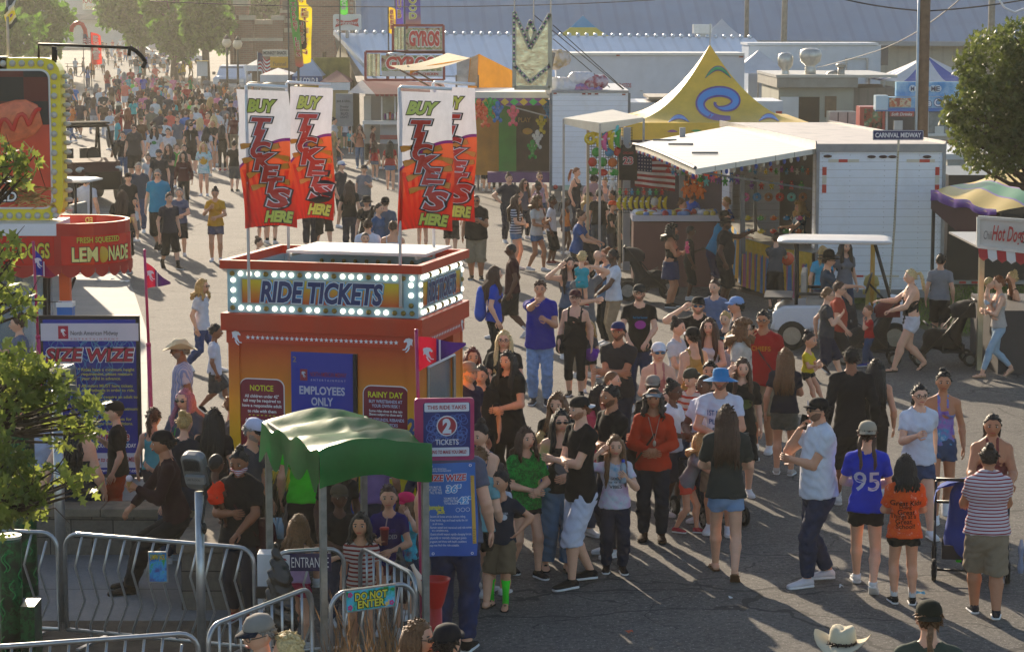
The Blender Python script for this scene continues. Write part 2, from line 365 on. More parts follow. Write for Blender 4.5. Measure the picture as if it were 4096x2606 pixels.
def aT(pos,H,yaw,arms='down down',legs='stand',top='tee',tc='#333333',bot='jeans',bc='#2b3a55',hair='short',hc='dark',skin=0,label='',name='person',hat=None,ak='#222222',shoes='sneaker',sc='#d8d8d8',socks=None,w=1.,belly=0.,fem=0,lean=0.,bd=0.,ao=0.,glasses=None,beard=0,lod=0,group=None,z0=0.,sitz=None,cat='person',hem=None,print_=None,ay=None,merge=False,apron=None,curl=.5,armp=None):
 NP[0]+=1;rng=random.Random(NP[0]*7+3);nrs=np.random.RandomState(NP[0])
 k=H/1.75;kid=max(0.,min(1.,(1.55-H)/.65));hh=.190+.038*max(0,min(1,(H-.85)/.85));s=max(.62,k)
 hz=H*(.515-.035*kid);dz=0.
 if sitz is not None:dz=sitz+.09*k-hz
 elif legs.startswith('walk'):dz=-.035*k
 elif legs.startswith('step'):dz=-.012*k
 chz=H-hh*1.40;shw=(.178-.014*fem)*k*(.93+.07*w)*(1-.08*kid)
 ln=R(lean);hip=np.array([0,0,hz+dz]);Ls=chz-hz
 chest=hip+np.array([0,-math.sin(ln)*Ls,math.cos(ln)*Ls])
 sp=(chest-hip)/Ls;root=af(name,label,cat,(pos[0],pos[1],z0),R(yaw),group)
 skm=bu(skin);parts=[]
 def aE(r,a=1.):return r*(1+(w-1)*a)
 st=lambda t,y=0.:hip+sp*Ls*t+np.array([0,y,0])
 ys=.68+.12*belly
 T=[]
 T.append((st(-.02),st(.12),aE(.150*k),aE(.148*k),ys,0))
 T.append((st(.12),st(.45,-.015*k-.03*belly),aE(.146*k,1.2),aE((.128-.012*fem+.03*belly)*k,1.4),ys,0))
 T.append((st(.45,-.015*k-.03*belly),st(.80),aE((.128-.012*fem+.03*belly)*k,1.4),aE(.150*k),ys,0))
 T.append((st(.80),st(.93),aE(.150*k),aE(.115*k),.62,0))
 lshp=rshp=None;sh={}
 for sg in(1,-1):
  S_=chest+np.array([sg*shw*.93,0,-.035*k]);sh[sg]=S_
  T.append((chest+np.array([sg*.05*k,0.005,.005*k]),S_,.058*k,.056*aE(k,.6),.85,0))
 if fem and not kid:
  for sg in(1,-1):T.append((st(.74,-.07*k)+np.array([sg*.065*k,0,0]),st(.73,-.085*k)+np.array([sg*.065*k,0,0]),.066*aE(k,.8),.06*aE(k,.8),.9,0))
 neck=(chest+np.array([0,.005,-.01]),chest+np.array([0,-.012-.4*math.sin(ln)*hh,.55*hh]),.062*aE(s,.5)*(1-.12*fem),.052*aE(s,.5)*(1-.1*fem),1.,0)
 hc0=neck[1]+np.array([0,-.012,.35*hh])
 al=arms.split();A={};l1,l2=.285*k*(1-.06*kid),.255*k*(1-.06*kid)
 for sg,nm in((1,al[0]),(-1,al[1])):
  tg,pole=(armp or{}).get(sg)or ARM[nm];x,y,z=tg
  if nm in('down','down2','fwd','back'):x=x+.05*(w-1)*2+.01*rng.uniform(-1,1);y+=rng.uniform(-.03,.02)
  b=chest+np.array([sg*x,y,z])*k
  e,wr=ik(sh[sg],b,l1,l2,(sg*pole[0],pole[1],pole[2]));A[sg]=(sh[sg],e,wr,nm)
 lg=LEG[legs];Lg={};hs=(hz-.132*k)/.822
 for sg,tg in((1,lg[0]),(-1,lg[1])):
  hj=hip+np.array([sg*.084*k*(.8+.2*w),0,-.05*k]);foot=np.array([sg*tg[0]*k,tg[1]*k,.082*k+tg[2]*k])
  kn,an=ik(hj,foot,.43*hs,.415*hs,(sg*.12,-1,0 if sitz is None else .6));Lg[sg]=(hj,kn,an)
 def a4(g_,infl=0.,stop=1.,both=1.):
  out=[]
  for sg in(1,-1):
   a,e,wr,_=A[sg];f=aE(k,.7);ra,re,rw=.050*f+infl,.038*f+infl,.026*f+infl*.7
   n1=l1/(l1+l2)
   if stop<=n1:t=stop/n1;out.append((a,a+(e-a)*t,ra,ra+(re-ra)*t,1.,1))
   else:
    out.append((a,e,ra,re,1.,0));t=(stop-n1)/(1-n1)
    out.append((e,e+(wr-e)*min(t,.28),re,.040*f+infl,1.,0));out.append((e+(wr-e)*min(t,.28),e+(wr-e)*t,.040*f+infl,rw+(.02*(1-t)if t<1 else 0),1.,1 if stop<1 or infl else 0))
  return out
 def aZ(infl=0.,stop=1.,flare=0.,flat=1):
  out=[]
  for sg in(1,-1):
   hj,kn,an=Lg[sg];f=aE(s if not kid else k,.8)
   rs=[.083*f,.053*f,.056*f,.034*f];ca=kn+(an-kn)*.3+np.array([0,.012,0])
   if stop<=.5:
    t=stop*2;out.append((hj,hj+(kn-hj)*t,rs[0]+infl,rs[0]+(rs[1]-rs[0])*t+infl+flare,1.,flat))
   else:
    t=(stop-.5)*2;out.append((hj,kn,rs[0]+infl,rs[1]+infl+flare*.5,1.,0))
    if t<=.3:out.append((kn,kn+(ca-kn)*t/.3,rs[1]+infl+flare*.5,rs[2]+infl+flare,1.,flat))
    else:
     out.append((kn,ca,rs[1]+infl+flare*.5,rs[2]+infl+flare*.7,1.,0));q=(t-.3)/.7
     out.append((ca,ca+(an-ca)*q,rs[2]+infl+flare*.7,rs[2]+(rs[3]-rs[2])*q+infl+flare,1.,flat))
  return out
 vox=(.0125,.017,.026)[lod];wr_amp=(.0042,.004,.0)[lod]
 body=G();V,Q=am(T+[neck]+a4(body)+aZ(flat=0),vox,.022);body.add(V,Q,0)
 Hm=a5(R(bd))@np.array(Matrix.Rotation(R(-ao-(6 if hat in('cap','visor','sunhat')and lod<2 else 0)),3,'X'));hf=head_fn(hh,1+.12*(w-1),.5*(w>1.2))
 nn,mm=((28,22),(20,14),(12,9))[lod];Dd=aV(nn,mm);P=hf(Dd.reshape(-1,3)).reshape(Dd.shape)@Hm.T+hc0
 body.bL(P,True,True,0)
 hp=lambda x,y,z:Hm@(np.array([x,y,z])*hh)+hc0
 for sg in(1,-1):
  body.ell(hp(sg*.345,.03,-.04),np.array([.03,.07,.12])*hh,6,5,0)
  if lod<2 and not glasses=='sun':
   body.ell(hp(sg*.145,-.385,.01),np.array([.075,.03,.038])*hh,8,5,1,Hm);body.ell(hp(sg*.145,-.405,.01),np.array([.040,.026,.040])*hh,6,5,2,Hm)
  if lod<2:body.ell(hp(sg*.150,-.405,.105),np.array([.095,.026,.02])*hh,6,4,2,Hm)
 if lod<2:body.ell(hp(0,-.425,-.262),np.array([.13,.034,.036])*hh,8,5,3,Hm)
 ends={}
 for sg in(1,-1):
  a,e,wr,nm=A[sg];fd=wr-e;fd/=np.linalg.norm(fd);cu=dict(down=.45,down2=.4,back=.5,fwd=.5,cross=.25,phone=1.1,cup=1.3,push=1.5,point=.9,head=.35,brow=.3,prop=.15).get(nm,.7)
  nrm=np.array([-sg*1.,0,0])if nm in('down','down2','fwd','back','hip')else(np.array([0,1.,0])if nm in('cross','belly','carry','mouth','phone','hold2')else np.array([0,0,-1.]))
  if nm in('cup','point'):nrm=np.array([-sg*1.,0,0])
  if nm in('phone','mouth','brow','head'):nrm=hc0-wr
  if lod<2:hand(body,wr,fd,nrm,s,cu,sg if nm not in('x',)else-sg)
  else:body.ell(wr+fd*.07*s,(.035*s,)*3,6,5,0)
  ends[sg]=(wr+fd*.075*s,fd,nrm)
 hm_=M(HAIR.get(hc,hc),.55,0,.45,60.,.5,.4,name='hair')
 sm=fab(sc);shoe_parts=[]
 for sg in(1,-1):
  hj,kn,an=Lg[sg];sh_g=G();shoe_parts.append(sh_g);gz=an[2]-.082*k;back=an[1]>.15*k and legs.startswith('walk');pitch=R(-38)if back else 0
  if legs=='hang':pitch=R(-10)
  oy=R(7)*sg;Rz=a5(oy);L_=.265*s*(1-.1*fem)
  Rx=np.array(Matrix.Rotation(-pitch,3,'X'))
  def fl(x,y,z):
   q=np.array([x,y,z]);q=Rx@q;return Rz@q+np.array([an[0],an[1],an[2]-.082*k])
  def aM(g_,infl,z_lo,z_hi,mi,hfac=1.):
   rg=[]
   for t,w_,h in((0,.028,.060),(.08,.036,.075),(.3,.036,.080),(.55,.043,.055),(.8,.046,.040),(.95,.036,.032),(1,.018,.022)):
    y=.06*s-t*L_;ww=w_*s+infl;tp=z_lo+(h*s*hfac-z_lo+infl)if z_hi is None else z_hi
    rg.append([fl(ww*math.copysign(abs(math.cos(a))**.7,math.cos(a)),y,(z_lo+tp)/2+(tp-z_lo)/2*math.copysign(abs(math.sin(a))**.6,math.sin(a)))for a in np.arange(8)/8*2*math.pi])
   g_.bL(rg,True,True,mi)
  if shoes in('sneaker','boot'):
   aM(sh_g,.006*s,.018*s,None,0,1.1);aM(sh_g,.010*s,.0,.026*s,1)
   if shoes=='boot' or lod<2:sh_g.bK([(.042*s,.04*s),(.046*s,(.09 if shoes=='sneaker' else .17)*s)],fl(0,0,0),8,0)
  else:
   aM(body,0,.012*s,None,0)
   if shoes=='flip':
    aM(sh_g,.008*s,-.002,.016*s,0);sh_g.bM([fl(-.04*s,-.03*s,.03*s),fl(0,-.10*s,.062*s),fl(.04*s,-.03*s,.03*s)],.009*s,5,0)
  if socks:
   g_=sh_g;ah=(.12 if socks[1]=='low' else .30 if socks[1]=='high' else .2)*k;dv=(kn-an)/np.linalg.norm(kn-an)
   sh_g.bM([an-dv*.03,an+dv*ah*.5,an+dv*ah],[.040*s,.043*s,.048*s+.01*(socks[1]=='high')],10,2)
 body_mats=[skm,M('#cfc9c2',.4,name='eye'),M('#1c1410',.4,0,0,name='iris'),M(tuple(np.array(hx(SKIN[skin]))*np.array([.8,.42,.42])),.5,name='lip')]
 def au(nm,g_,mats,smooth=True):
  if merge:parts.append((nm,g_,mats));return None
  if g_.n==0:return None
  return g_.bH(nm,mats,root,smooth)
 au('body',body,body_mats)
 for sh_g in shoe_parts:
  if sh_g.n:au({'flip':'sandal','boot':'boot'}.get(shoes,'shoe'),sh_g,[sm,fab('#dedede')if shoes=='sneaker' else fab('#1b1714'),fab(socks[0]if socks else '#eeeeee')])
 inf=.010*s
 wz=hip+sp*Ls*.16
 pel=[(st(-.04),st(.16),aE(.152*k)+inf,aE(.147*k,1.2)+inf,ys,2)]
 spec=dict(jeans=(.97,.016,.006),pants=(.97,.02,.012),bag=(.96,.026,.03),leggings=(.93,.004,0),capri=(.74,.007,0),shorts=(.50,.020,.028),long_shorts=(.58,.024,.035),short=(.26,.012,.018),micro=(.17,.010,.01),skirt=(.33,.01,0))
 if bot:
  bm=bc if not isinstance(bc,(str,tuple))else(M(bc,.85,0,.35,14.,.4,.2,name='denim')if bot in('jeans','short')else fab(bc))
  stp,ifl,fl_=spec[bot];pr=[(st(-.04),pel[0][1],pel[0][2]+ifl*.3,pel[0][3],ys,1),(hip+np.array([0,.01,-.07*k]),hip+np.array([0,.01,-.02*k]),.085*k,.09*k,.9,0)]+aZ(ifl,stp,fl_)
  if bot=='skirt':pr=[(wz,hip+np.array([0,0,-.30*k]),aE(.15*k)+.01,aE(.19*k)+.02,.8,2)]
  V,Q=am(pr,vox,.015,None,wr_amp*(1.3 if bot not in('leggings','capri')else .3),NP[0]);g=G();g.add(V,Q,0)
  au({'shorts':'shorts','long_shorts':'shorts','short':'shorts','micro':'shorts','skirt':'skirt','jeans':'jeans','leggings':'leggings','capri':'leggings'}.get(bot,'trousers'),g,bm)
 if top:
  tm=tc if not isinstance(tc,(str,tuple))else fab(tc)
  hm=hem if hem is not None else dict(tee=-.08,polo=-.06,long=-.07,tank=-.02,crop=.38,dress=-.5,big=-.18,cami=0.02).get(top,-.06)
  ti={'tank':.007,'crop':.005,'cami':.005,'big':.026}.get(top,.014)*s
  pr=[];a=hip+sp*Ls*hm
  lo_r=(T[0][2]if hm<.2 else T[1][3])+ti+(.032*s if top not in('crop','cami')else 0)
  if sitz is not None:hm=max(hm,-.02);a=hip+sp*Ls*hm
  m1=st(.45,-.015*k-.03*belly)
  if hm<.4:pr.append((m1,a,T[1][3]+ti+.004,lo_r+(.05 if top=='dress' else 0),ys+.04,1))
  c2=T[2];pr.append((a if hm>=.4 else c2[0],c2[1],c2[2]+ti,c2[3]+ti,c2[4],0))
  pr.append((T[3][0],T[3][1],T[3][2]+ti,T[3][3]+ti*.8,.66,0))
  for t in T[4:]:pr.append((t[0],t[1],t[2]+ti*.7,t[3]+ti*.8,t[4],0))
  slv={'tee':.30,'polo':.28,'long':.97,'big':.40,'dress':.28,'jersey':.36}.get(top,0)
  clip=None
  if slv:pr+=a4(None,(.016 if top!='big' else .026)*s,slv)
  nz=chest[2]+.035*k;cy0=chest[1];hx_=.0
  if top in('tank','crop','cami'):
   sx=shw*.72 if top=='tank' else shw*.42
   depth=.10*k if top=='tank' else .15*k
   def clip(X,Y,Z,sx=sx,depth=depth,nz=nz,cy0=cy0,sp_w=.022*s):
    arm_cut=np.maximum(np.abs(X)-sx,(nz-.17*k)-Z)
    arm_cut=np.minimum(np.abs(X)-sx,Z-(nz-.19*k))
    nk=np.minimum(sx-.035*s-np.abs(X),Z-(nz-depth))
    return np.maximum(arm_cut,nk)+0*Y
  else:
   def clip(X,Y,Z,nz=nz,cy0=cy0,c=chest,s=s):
    r=np.sqrt((X-c[0])**2+(Y-c[1]+.01)**2*1.0+((Z-(c[2]+.045*s))*.9)**2)
    return .078*s-r
  V,Q=am(pr,vox,.02,clip if lod<2 else None,wr_amp,NP[0]+.5);g=G();g.add(V,Q,0)
  au({'tank':'tank_top','crop':'crop_top','cami':'cami_top','dress':'dress','long':'sweater','polo':'polo_shirt'}.get(top,'shirt'),g,tm)
  for pp,sgn in((print_,-1),(ay,1)):
   if not pp or merge:continue
   bvh=BVHTree.FromPolygons([Vector(v)for v in V],[list(q)for q in Q]);tg=G()
   mats=[]
   for(txt,cx,cz,sz,wd,col)in pp:
    mats.append(fab(col));Rv=(1,0,0)if sgn<0 else(-1,0,0)
    def aN(x,y,P_,stp):
     out=[]
     for q in P_:
      hit=bvh.ray_cast(Vector((q[0],sgn*.8,q[2])),Vector((0,-sgn,0)))
      out.append((q[0],(hit[0].y if hit[0]is not None else chest[1])+sgn*.007,q[2]))
     return np.array(out)
    if txt=='blob':
     a_=np.arange(14)/14*2*math.pi;x=np.concatenate([[0],np.cos(a_)*wd/2,np.cos(a_)*wd/4]);y=np.concatenate([[0],np.sin(a_)*sz/2,np.sin(a_)*sz/4])
     P_=np.stack([x*Rv[0]+cx*k,x*0,y+chest[2]+cz*k],1)
     fs=[[15+i,15+(i+1)%14,0]for i in range(14)]+[[1+i,1+(i+1)%14,15+(i+1)%14,15+i]for i in range(14)]
     tg.add(aN(0,0,P_,0),fs,len(mats)-1)
    else:ab(tg,txt,(cx*k,0,chest[2]+cz*k),sz*k,wd*k if wd else None,Rv,(0,0,1),((.012,len(mats)-1),),aN=aN)
   if tg.n:tg.bH('shirt_print',mats,root)
 g=G()
 hat_on=hat is not None
 if hair!='bald':
  inf_h={'short':.09,'buzz':.03,'curly':.14,'afro':.26,'messy':.10}.get(hair,.07)
  n2,m2=((32,24),(22,16),(12,9))[lod];Dd=aV(n2,m2).reshape(-1,3);P=hf(Dd)
  x,y,z=Dd[:,0],Dd[:,1],Dd[:,2]
  lh_=hair in('long','curly','wavy','bob','afro');az=np.arctan2(np.abs(x),-y)
  line=np.interp(az,[0,.55,.95,1.45,1.85,2.2,3.2],[.50,.52,.02 if lh_ else .34,-.3 if lh_ else-.02,-.3 if lh_ else-.08,-.42,-.52])
  inside=np.clip((z-line)/.16,0,1)
  if hat_on and hair in('short','messy','buzz','curly'):inf_h*=.6
  nsv=nrs.uniform(.8,1.2,len(P))if hair not in('buzz',)else 1
  if hair in('curly','afro','messy'):nsv=nrs.uniform(.55,1.35,len(P))
  P=P*(1+(inf_h*nsv*inside+(-.10)*(1-inside)))[:,None]
  if hat_on:P[:,2]=np.minimum(P[:,2],.47*hh)
  P=P.reshape(m2+1,n2,3)@Hm.T+hc0;g.bL(P,True,True,0)
  nl=(30,18,7)[lod]
  if lod<2 and hair!='buzz':
   c0=P.reshape(-1,3);zz=Dd[:,2]-line;ids=np.where((zz>.12)&((Dd[:,2]<.45)|(not hat_on)))[0]
   for q in ids[nrs.randint(0,max(1,len(ids)),90)]if len(ids)else():
    nrm_=c0[q]-hc0;nrm_=nrm_/np.linalg.norm(nrm_);dr=nrs.normal(size=3)*.5+np.array([0,.5,-.5]);g.bM([c0[q]-nrm_*.01,c0[q]+(nrm_*.6+dr*.6)*.014*s,c0[q]+(nrm_*.5+dr)*.022*s],[.011*s,.008*s,.001],3,0)
  if hair in('long','wavy','bob','curly','afro'):
   Ln={'long':.38,'wavy':.34,'bob':.15,'curly':.12,'afro':.05}[hair]*s
   if H<1.4:Ln*=.75
   for q in range(nl):
    a_=R(-118+236*q/(nl-1))+R(90);a_+=nrs.uniform(-.08,.08)
    dx,dy=math.cos(a_),math.sin(a_)
    p0=hp(.33*dx,.40*dy+.03,.18+nrs.uniform(0,.1));L_=Ln*nrs.uniform(.82,1.08)
    amp=(.012 if hair=='long' else .022)*s;ph=nrs.uniform(0,6)
    o1=hp(.42*dx,.47*dy+.03,-.15);o2=hp(.41*dx,.44*dy+.04,-.42)
    tail=[]
    for u in(.33,.66,1.):
     sxx=(.40*dx*(1+.25*u))*hh;syy=(max(.40*dy,-.05)+.14*min(1,u*2))*hh+.05*s*(dy>0)
     yb=max(syy+hc0[1],(chest[1]+(aE(.125*k)+.02*s)*(1 if dy>.0 else-.9)*(.6+.4*min(1,abs(dy)*2))))if dy>-.15 else chest[1]-aE(.11*k)*.9
     tail.append(np.array([sxx+hc0[0]+amp*math.sin(ph+u*6),yb+amp*math.cos(ph+5*u),o2[2]-L_*u]))
    g.bM([p0,o1,o2]+tail,np.array([.016,.026,.028,.026,.02,.006])*s*(1.2 if lod else 1.)*(30/nl if lod<2 else 2.2)**.5,5,0)
    if lod<2 and hair!='bob':
     e_=tail[-1]+nrs.uniform(-1,1,3)*np.array([.05,.03,.02])*s;g.bM([o1,(o2+tail[0])/2+nrs.uniform(-.02,.02,3),tail[1]+nrs.uniform(-.03,.03,3),e_],[.004,.005,.004,.001],3,0)
  if hair in('curly','afro','messy')and lod<2:
   for q in range(130 if hair!='messy' else 50):
    v=nrs.normal(size=3);v/=np.linalg.norm(v)
    if v[2]<(-.25 if hair!='messy' else .25)or(v[1]<-.4 and v[2]<.55)or(hat_on and v[2]>.2):continue
    c=Hm@(v*np.array([.36,.45,.50])*hh*(1+inf_h))+hc0;rr=nrs.uniform(.10,.17)*hh*(.6 if hair=='messy' else 1)
    g.ell(c,(rr,rr,rr*.8),6,4,0)
  if hair in('pony','braid','braids'):
   for xo in((0,)if hair!='braids' else(-.3,.3)):
    b0=hp(xo,.46,.22 if hair=='pony' and not hat_on else-.1);L_=.30*s;pts=[b0,b0+Hm@np.array([0,.05,.01])*s]
    for u in range(1,7):pts.append(b0+Hm@np.array([.01*math.sin(u),.07+.01*u,0])*s+np.array([0,0,-L_*u/6]))
    rr=np.array([.02,.032,.034,.03,.03,.026,.02,.007])*s
    if hair!='pony':rr=np.array([.018,.02,.025,.018,.024,.016,.02,.008])*s
    g.bM(pts,rr,7,0)
    if hair=='pony' and lod<2:
     for q in range(12):g.bM([pts[1],pts[3]+nrs.uniform(-.03,.03,3),pts[5]+nrs.uniform(-.04,.04,3),pts[7]+nrs.uniform(-.05,.05,3)],[.006,.007,.005,.001],3,0)
  if hair=='bun':
   g.ell(hp(0,.22,.52),(.17*hh,)*3,10,7,0);
   for q in range(14 if lod<2 else 0):
    v=nrs.normal(size=3);v/=np.linalg.norm(v);g.ell(hp(0,.22,.52)+v*.13*hh,(.08*hh,)*3,5,4,0)
  if hair=='lowbun':g.ell(hp(0,.52,.0),(.17*hh,)*3,10,7,0)
  if beard:pass
 if beard:
  Db=aV(24,18).reshape(-1,3);P=hf(Db);x,y,z=Db.T
  ins=np.clip((-.56+.6*np.abs(x)-z)/.12,0,1)*(y<.1)*np.clip((np.hypot(x/.22,(z+.53)/.06)-.9)/.3,0,1)
  ins=np.maximum(ins,.5*(np.abs(x)<.22)*(np.abs(z+.40)<.04)*(y<-.5))
  P=P*(1+(.035*beard*ins-.1*(1-ins)))[:,None];P=P.reshape(19,24,3)@Hm.T+hc0;gb=G();gb.bL(P,True,True,0);au('beard',gb,M(tuple(np.array(hx(SKIN[skin]))*.35+np.array(hx(HAIR.get(hc,hc)))*.65),.8,0,.3,60.,.4))
 if g.n:au('hair',g,hm_)
 if hat_on:
  g=G();a=np.arange(24 if lod<2 else 10)/(24 if lod<2 else 10)*2*math.pi;hm2=fab(ak)if isinstance(ak,str)else fab(ak[0]);hb=fab(ak[1])if not isinstance(ak,str)else hm2
  rings=lambda prof:[np.stack([r*sx_*np.cos(a),r*sy_*np.sin(a)+oy_,z*np.ones(len(a))],1)for r,z,sx_,sy_,oy_ in prof]
  if hat in('cap','capback','visor'):
   f=-1 if hat!='capback' else 1
   pf=[(.395,.15,1,1.18,0),(.395,.25,1,1.18,0),(.375,.36,1,1.16,0),(.30,.50,1,1.15,.01),(.15,.575,1,1.1,.02),(.02,.59,1,1,.02)]
   if hat=='visor':pf=pf[:2]
   for rgi in[rings(pf)]:
    rg=[(q*hh)@Hm.T+hc0 for q in rgi];g.bL(rg,hat!='visor',True,0)
   def bF(u,v,z_off=0.):
    an_=R(-62+124*u);r1=.40;ext=.30*math.cos((u-.5)*2.4)
    x=math.sin(an_)*(r1+0*v)*(1-.05*v);y=f*(math.cos(an_)*r1*1.12+v*ext);zz=.20-.05*v+.06*-abs(u-.5)*2*v
    return Hm@(np.array([x,y,zz+z_off])*hh)+hc0
   g.bJ(lambda u,v:bF(u,v),12,4,1);g.bJ(lambda u,v:bF(u,v,-.03),12,4,1)
   if print_ and False:pass
  elif hat=='cowboy':
   def bz(an_,v):return .13+(.34*abs(math.cos(an_))**2.5-.12*abs(math.sin(an_)))*v**1.6
   for z_off in(0,-.025):
    g.bL([np.array([Hm@(np.array([math.cos(t)*(.37+.42*v),math.sin(t)*(.45+.46*v),bz(t,v)+z_off])*hh)+hc0 for t in a])for v in np.linspace(0,1,6)],False,True,0)
   crown=[[Hm@(np.array([math.cos(t)*r,math.sin(t)*r*1.18,z-(.09*math.exp(-(math.cos(t)*r/.12)**2)if z>.5 else 0)])*hh)+hc0 for t in a]for r,z in((.385,.12),(.375,.3),(.35,.5),(.30,.60),(.2,.63),(.05,.6))]
   g.bL(crown,True,True,0);g.bL([(q*hh)@Hm.T+hc0 for q in rings([(.392,.15,1,1.18,0),(.388,.21,1,1.18,0)])],False,True,1)
  elif hat=='trooper':
   g.bL([(q*hh)@Hm.T+hc0 for q in rings([(.36,.14,1,1.15,0),(.78,.14,1,1.1,0),(.80,.16,1,1.1,0),(.78,.18,1,1.1,0),(.37,.18,1,1.15,0)])],False,True,0)
   g.bL([(q*hh)@Hm.T+hc0 for q in rings([(.38,.15,1,1.16,0),(.365,.4,1,1.16,0),(.30,.58,1,1.1,0),(.12,.68,1,1,0),(.02,.66,1,1,0)])],True,True,0)
   g.bL([(q*hh)@Hm.T+hc0 for q in rings([(.392,.18,1,1.16,0),(.388,.24,1,1.16,0)])],False,True,1)
  elif hat in('bucket','sunhat'):
   e_=.28 if hat=='bucket' else .45
   g.bL([(q*hh)@Hm.T+hc0 for q in rings([(.40+e_,-.05,1,1.1,0),(.40,.14,1,1.16,0),(.39,.22,1,1.16,0),(.36,.5,1,1.14,0),(.2,.57,1,1,0),(.02,.58,1,1,0)])],False,True,0)
  elif hat=='cone':
   g.bL([(q*hh)@Hm.T+hc0 for q in rings([(.95,.1,1,1,0),(.5,.42,1,1,0),(.02,.75,1,1,0)])],False,True,0)
  au('hat',g,[hm2,hb])
 if glasses:
  g=G();gm=M('#101012',.12,0,0,spec=.8,name='lens')if glasses=='sun' else M('#2c5a7a',.1,.6,0,name='lens')
  for sg in(1,-1):
   c=hp(sg*.155,-.455,.0);u=np.arange(12)/12*2*math.pi
   if glasses in('sun','blue'):g.ell(c,np.array([.125,.025,.075])*hh,10,6,0,Hm)
   else:
    pts=[hp(sg*.155+.13*math.cos(t),-.465,.0+.08*math.sin(t))for t in np.append(u,0)];g.bM(pts,.0028*s,4,1)
   g.bM([hp(sg*.29,-.44,.02),hp(sg*.36,-.2,.02),hp(sg*.37,.03,.02)],.003*s,4,1)
  g.bM([hp(-.06,-.47,.02),hp(0,-.49,.03),hp(.06,-.47,.02)],.003*s,4,1)
  au('sunglasses' if glasses!='clear' else 'glasses',g,[gm,M('#151515',.3,0,0,name='frame')])
 Rw=a5(R(yaw));to_w=lambda p:Rw@np.array(p)+np.array([pos[0],pos[1],z0])
 if merge:
  big=G();mats=[];ix={}
  for nm,g_,ms in parts:
   ms=ms if isinstance(ms,(list,tuple))else[ms];base=len(mats);ix[nm]=base;mats+=list(ms)
   for V_ in g_.V:big.V.append(V_)
   for f_,mi in g_.F:big.F.append((f_+big.n,mi+base))
   big.n+=g_.n
  bpy.data.objects.remove(root)
  return big,mats,ix
 root['_']=0;del root['_']
 return dict(root=root,hands={sg:(to_w(ends[sg][0]),Rw@ends[sg][1],Rw@ends[sg][2])for sg in(1,-1)},head=to_w(hc0),chest=to_w(chest),hh=hh,k=k,yaw=yaw,Rw=Rw)
def hd(px,py,H):return W(px,py,H)
def ft(px,py,hy):
 p=W(px,py,.03)
 return p,D(px,hy,p[1])[2]
def LG(root):
 g=G();r=a5(-root.rotation_euler[2]);L_=np.array(root.location);g.T=(r,-(r@L_));return g
def asphalt(n,l,tc):
 v=tc.outputs['Object'];big=ag(n,l,v,.12,5);mid=ag(n,l,v,.9,8,.75);fine=ag(n,l,v,16,4,.75);sp=ag(n,l,v,38,2,.6)
 c=aj(n,l,big,[(.35,(.088,.083,.076)),(.65,(.130,.122,.111))])
 c=aq(n,l,.7,c,aj(n,l,mid,[(.3,(.42,.42,.43)),(.7,(1.22,1.2,1.17))]),'MULTIPLY')
 c=aq(n,l,.85,c,aj(n,l,fine,[(.35,(.45,.45,.45)),(.62,(1.4,1.38,1.35))]),'MULTIPLY')
 c=aq(n,l,ac(n,l,'MULTIPLY',ac(n,l,'GREATER_THAN',ag(n,l,v,6,2),.68),.6),c,(.045,.043,.04))
 sv=ac(n,l,'GREATER_THAN',sp,.64);c=aq(n,l,ac(n,l,'MULTIPLY',sv,.5),c,(.42,.40,.37))
 wv=n.new('ShaderNodeVectorMath');wv.operation='MULTIPLY_ADD';nz=n.new('ShaderNodeTexNoise');nz.inputs['Scale'].default_value=1.3;nz.inputs['Detail'].default_value=6
 l.new(v,nz.inputs['Vector']);l.new(nz.outputs['Color'],wv.inputs[0]);wv.inputs[1].default_value=(.9,.9,0);l.new(v,wv.inputs[2])
 cr=None
 for sc_,th in((.22,.004),(.75,.006)):
  vo=n.new('ShaderNodeTexVoronoi');vo.feature='DISTANCE_TO_EDGE';vo.inputs['Scale'].default_value=sc_;l.new(wv.outputs[0],vo.inputs['Vector'])
  k_=ac(n,l,'LESS_THAN',vo.outputs['Distance'],th)
  if sc_>.5:k_=ac(n,l,'MULTIPLY',k_,ac(n,l,'GREATER_THAN',ag(n,l,v,.35,2),.53))
  cr=k_ if cr is None else ac(n,l,'MAXIMUM',cr,k_)
 xyz=aP(n,l,wv.outputs[0])
 for Y in(24.3,22.6,30.5):
  k_=ac(n,l,'LESS_THAN',ac(n,l,'ABSOLUTE',ac(n,l,'SUBTRACT',xyz[1],Y+.45)),.016);cr=ac(n,l,'MAXIMUM',cr,k_)
 c=aq(n,l,ac(n,l,'MULTIPLY',cr,.8),c,(.025,.024,.022))
 st=ag(n,l,v,.5,8,.75);c=aq(n,l,aj(n,l,st,[(.56,(0,0,0)),(.66,(.55,.55,.55))]),c,(.05,.048,.045))
 h=ac(n,l,'SUBTRACT',ac(n,l,'ADD',fine,ac(n,l,'MULTIPLY',sp,.5)),ac(n,l,'MULTIPLY',cr,1.))
 return c,aQ(n,l,h,.55,.012)
g=G();g.add([(-500,-30,0),(500,-30,0),(500,1500,0),(-500,1500,0)],np.array([(0,1,2,3)]))
tag(g.bH('ground',ae('asphalt',asphalt,.88,.3)),'grey cracked asphalt of the fairground midway',kind='structure')
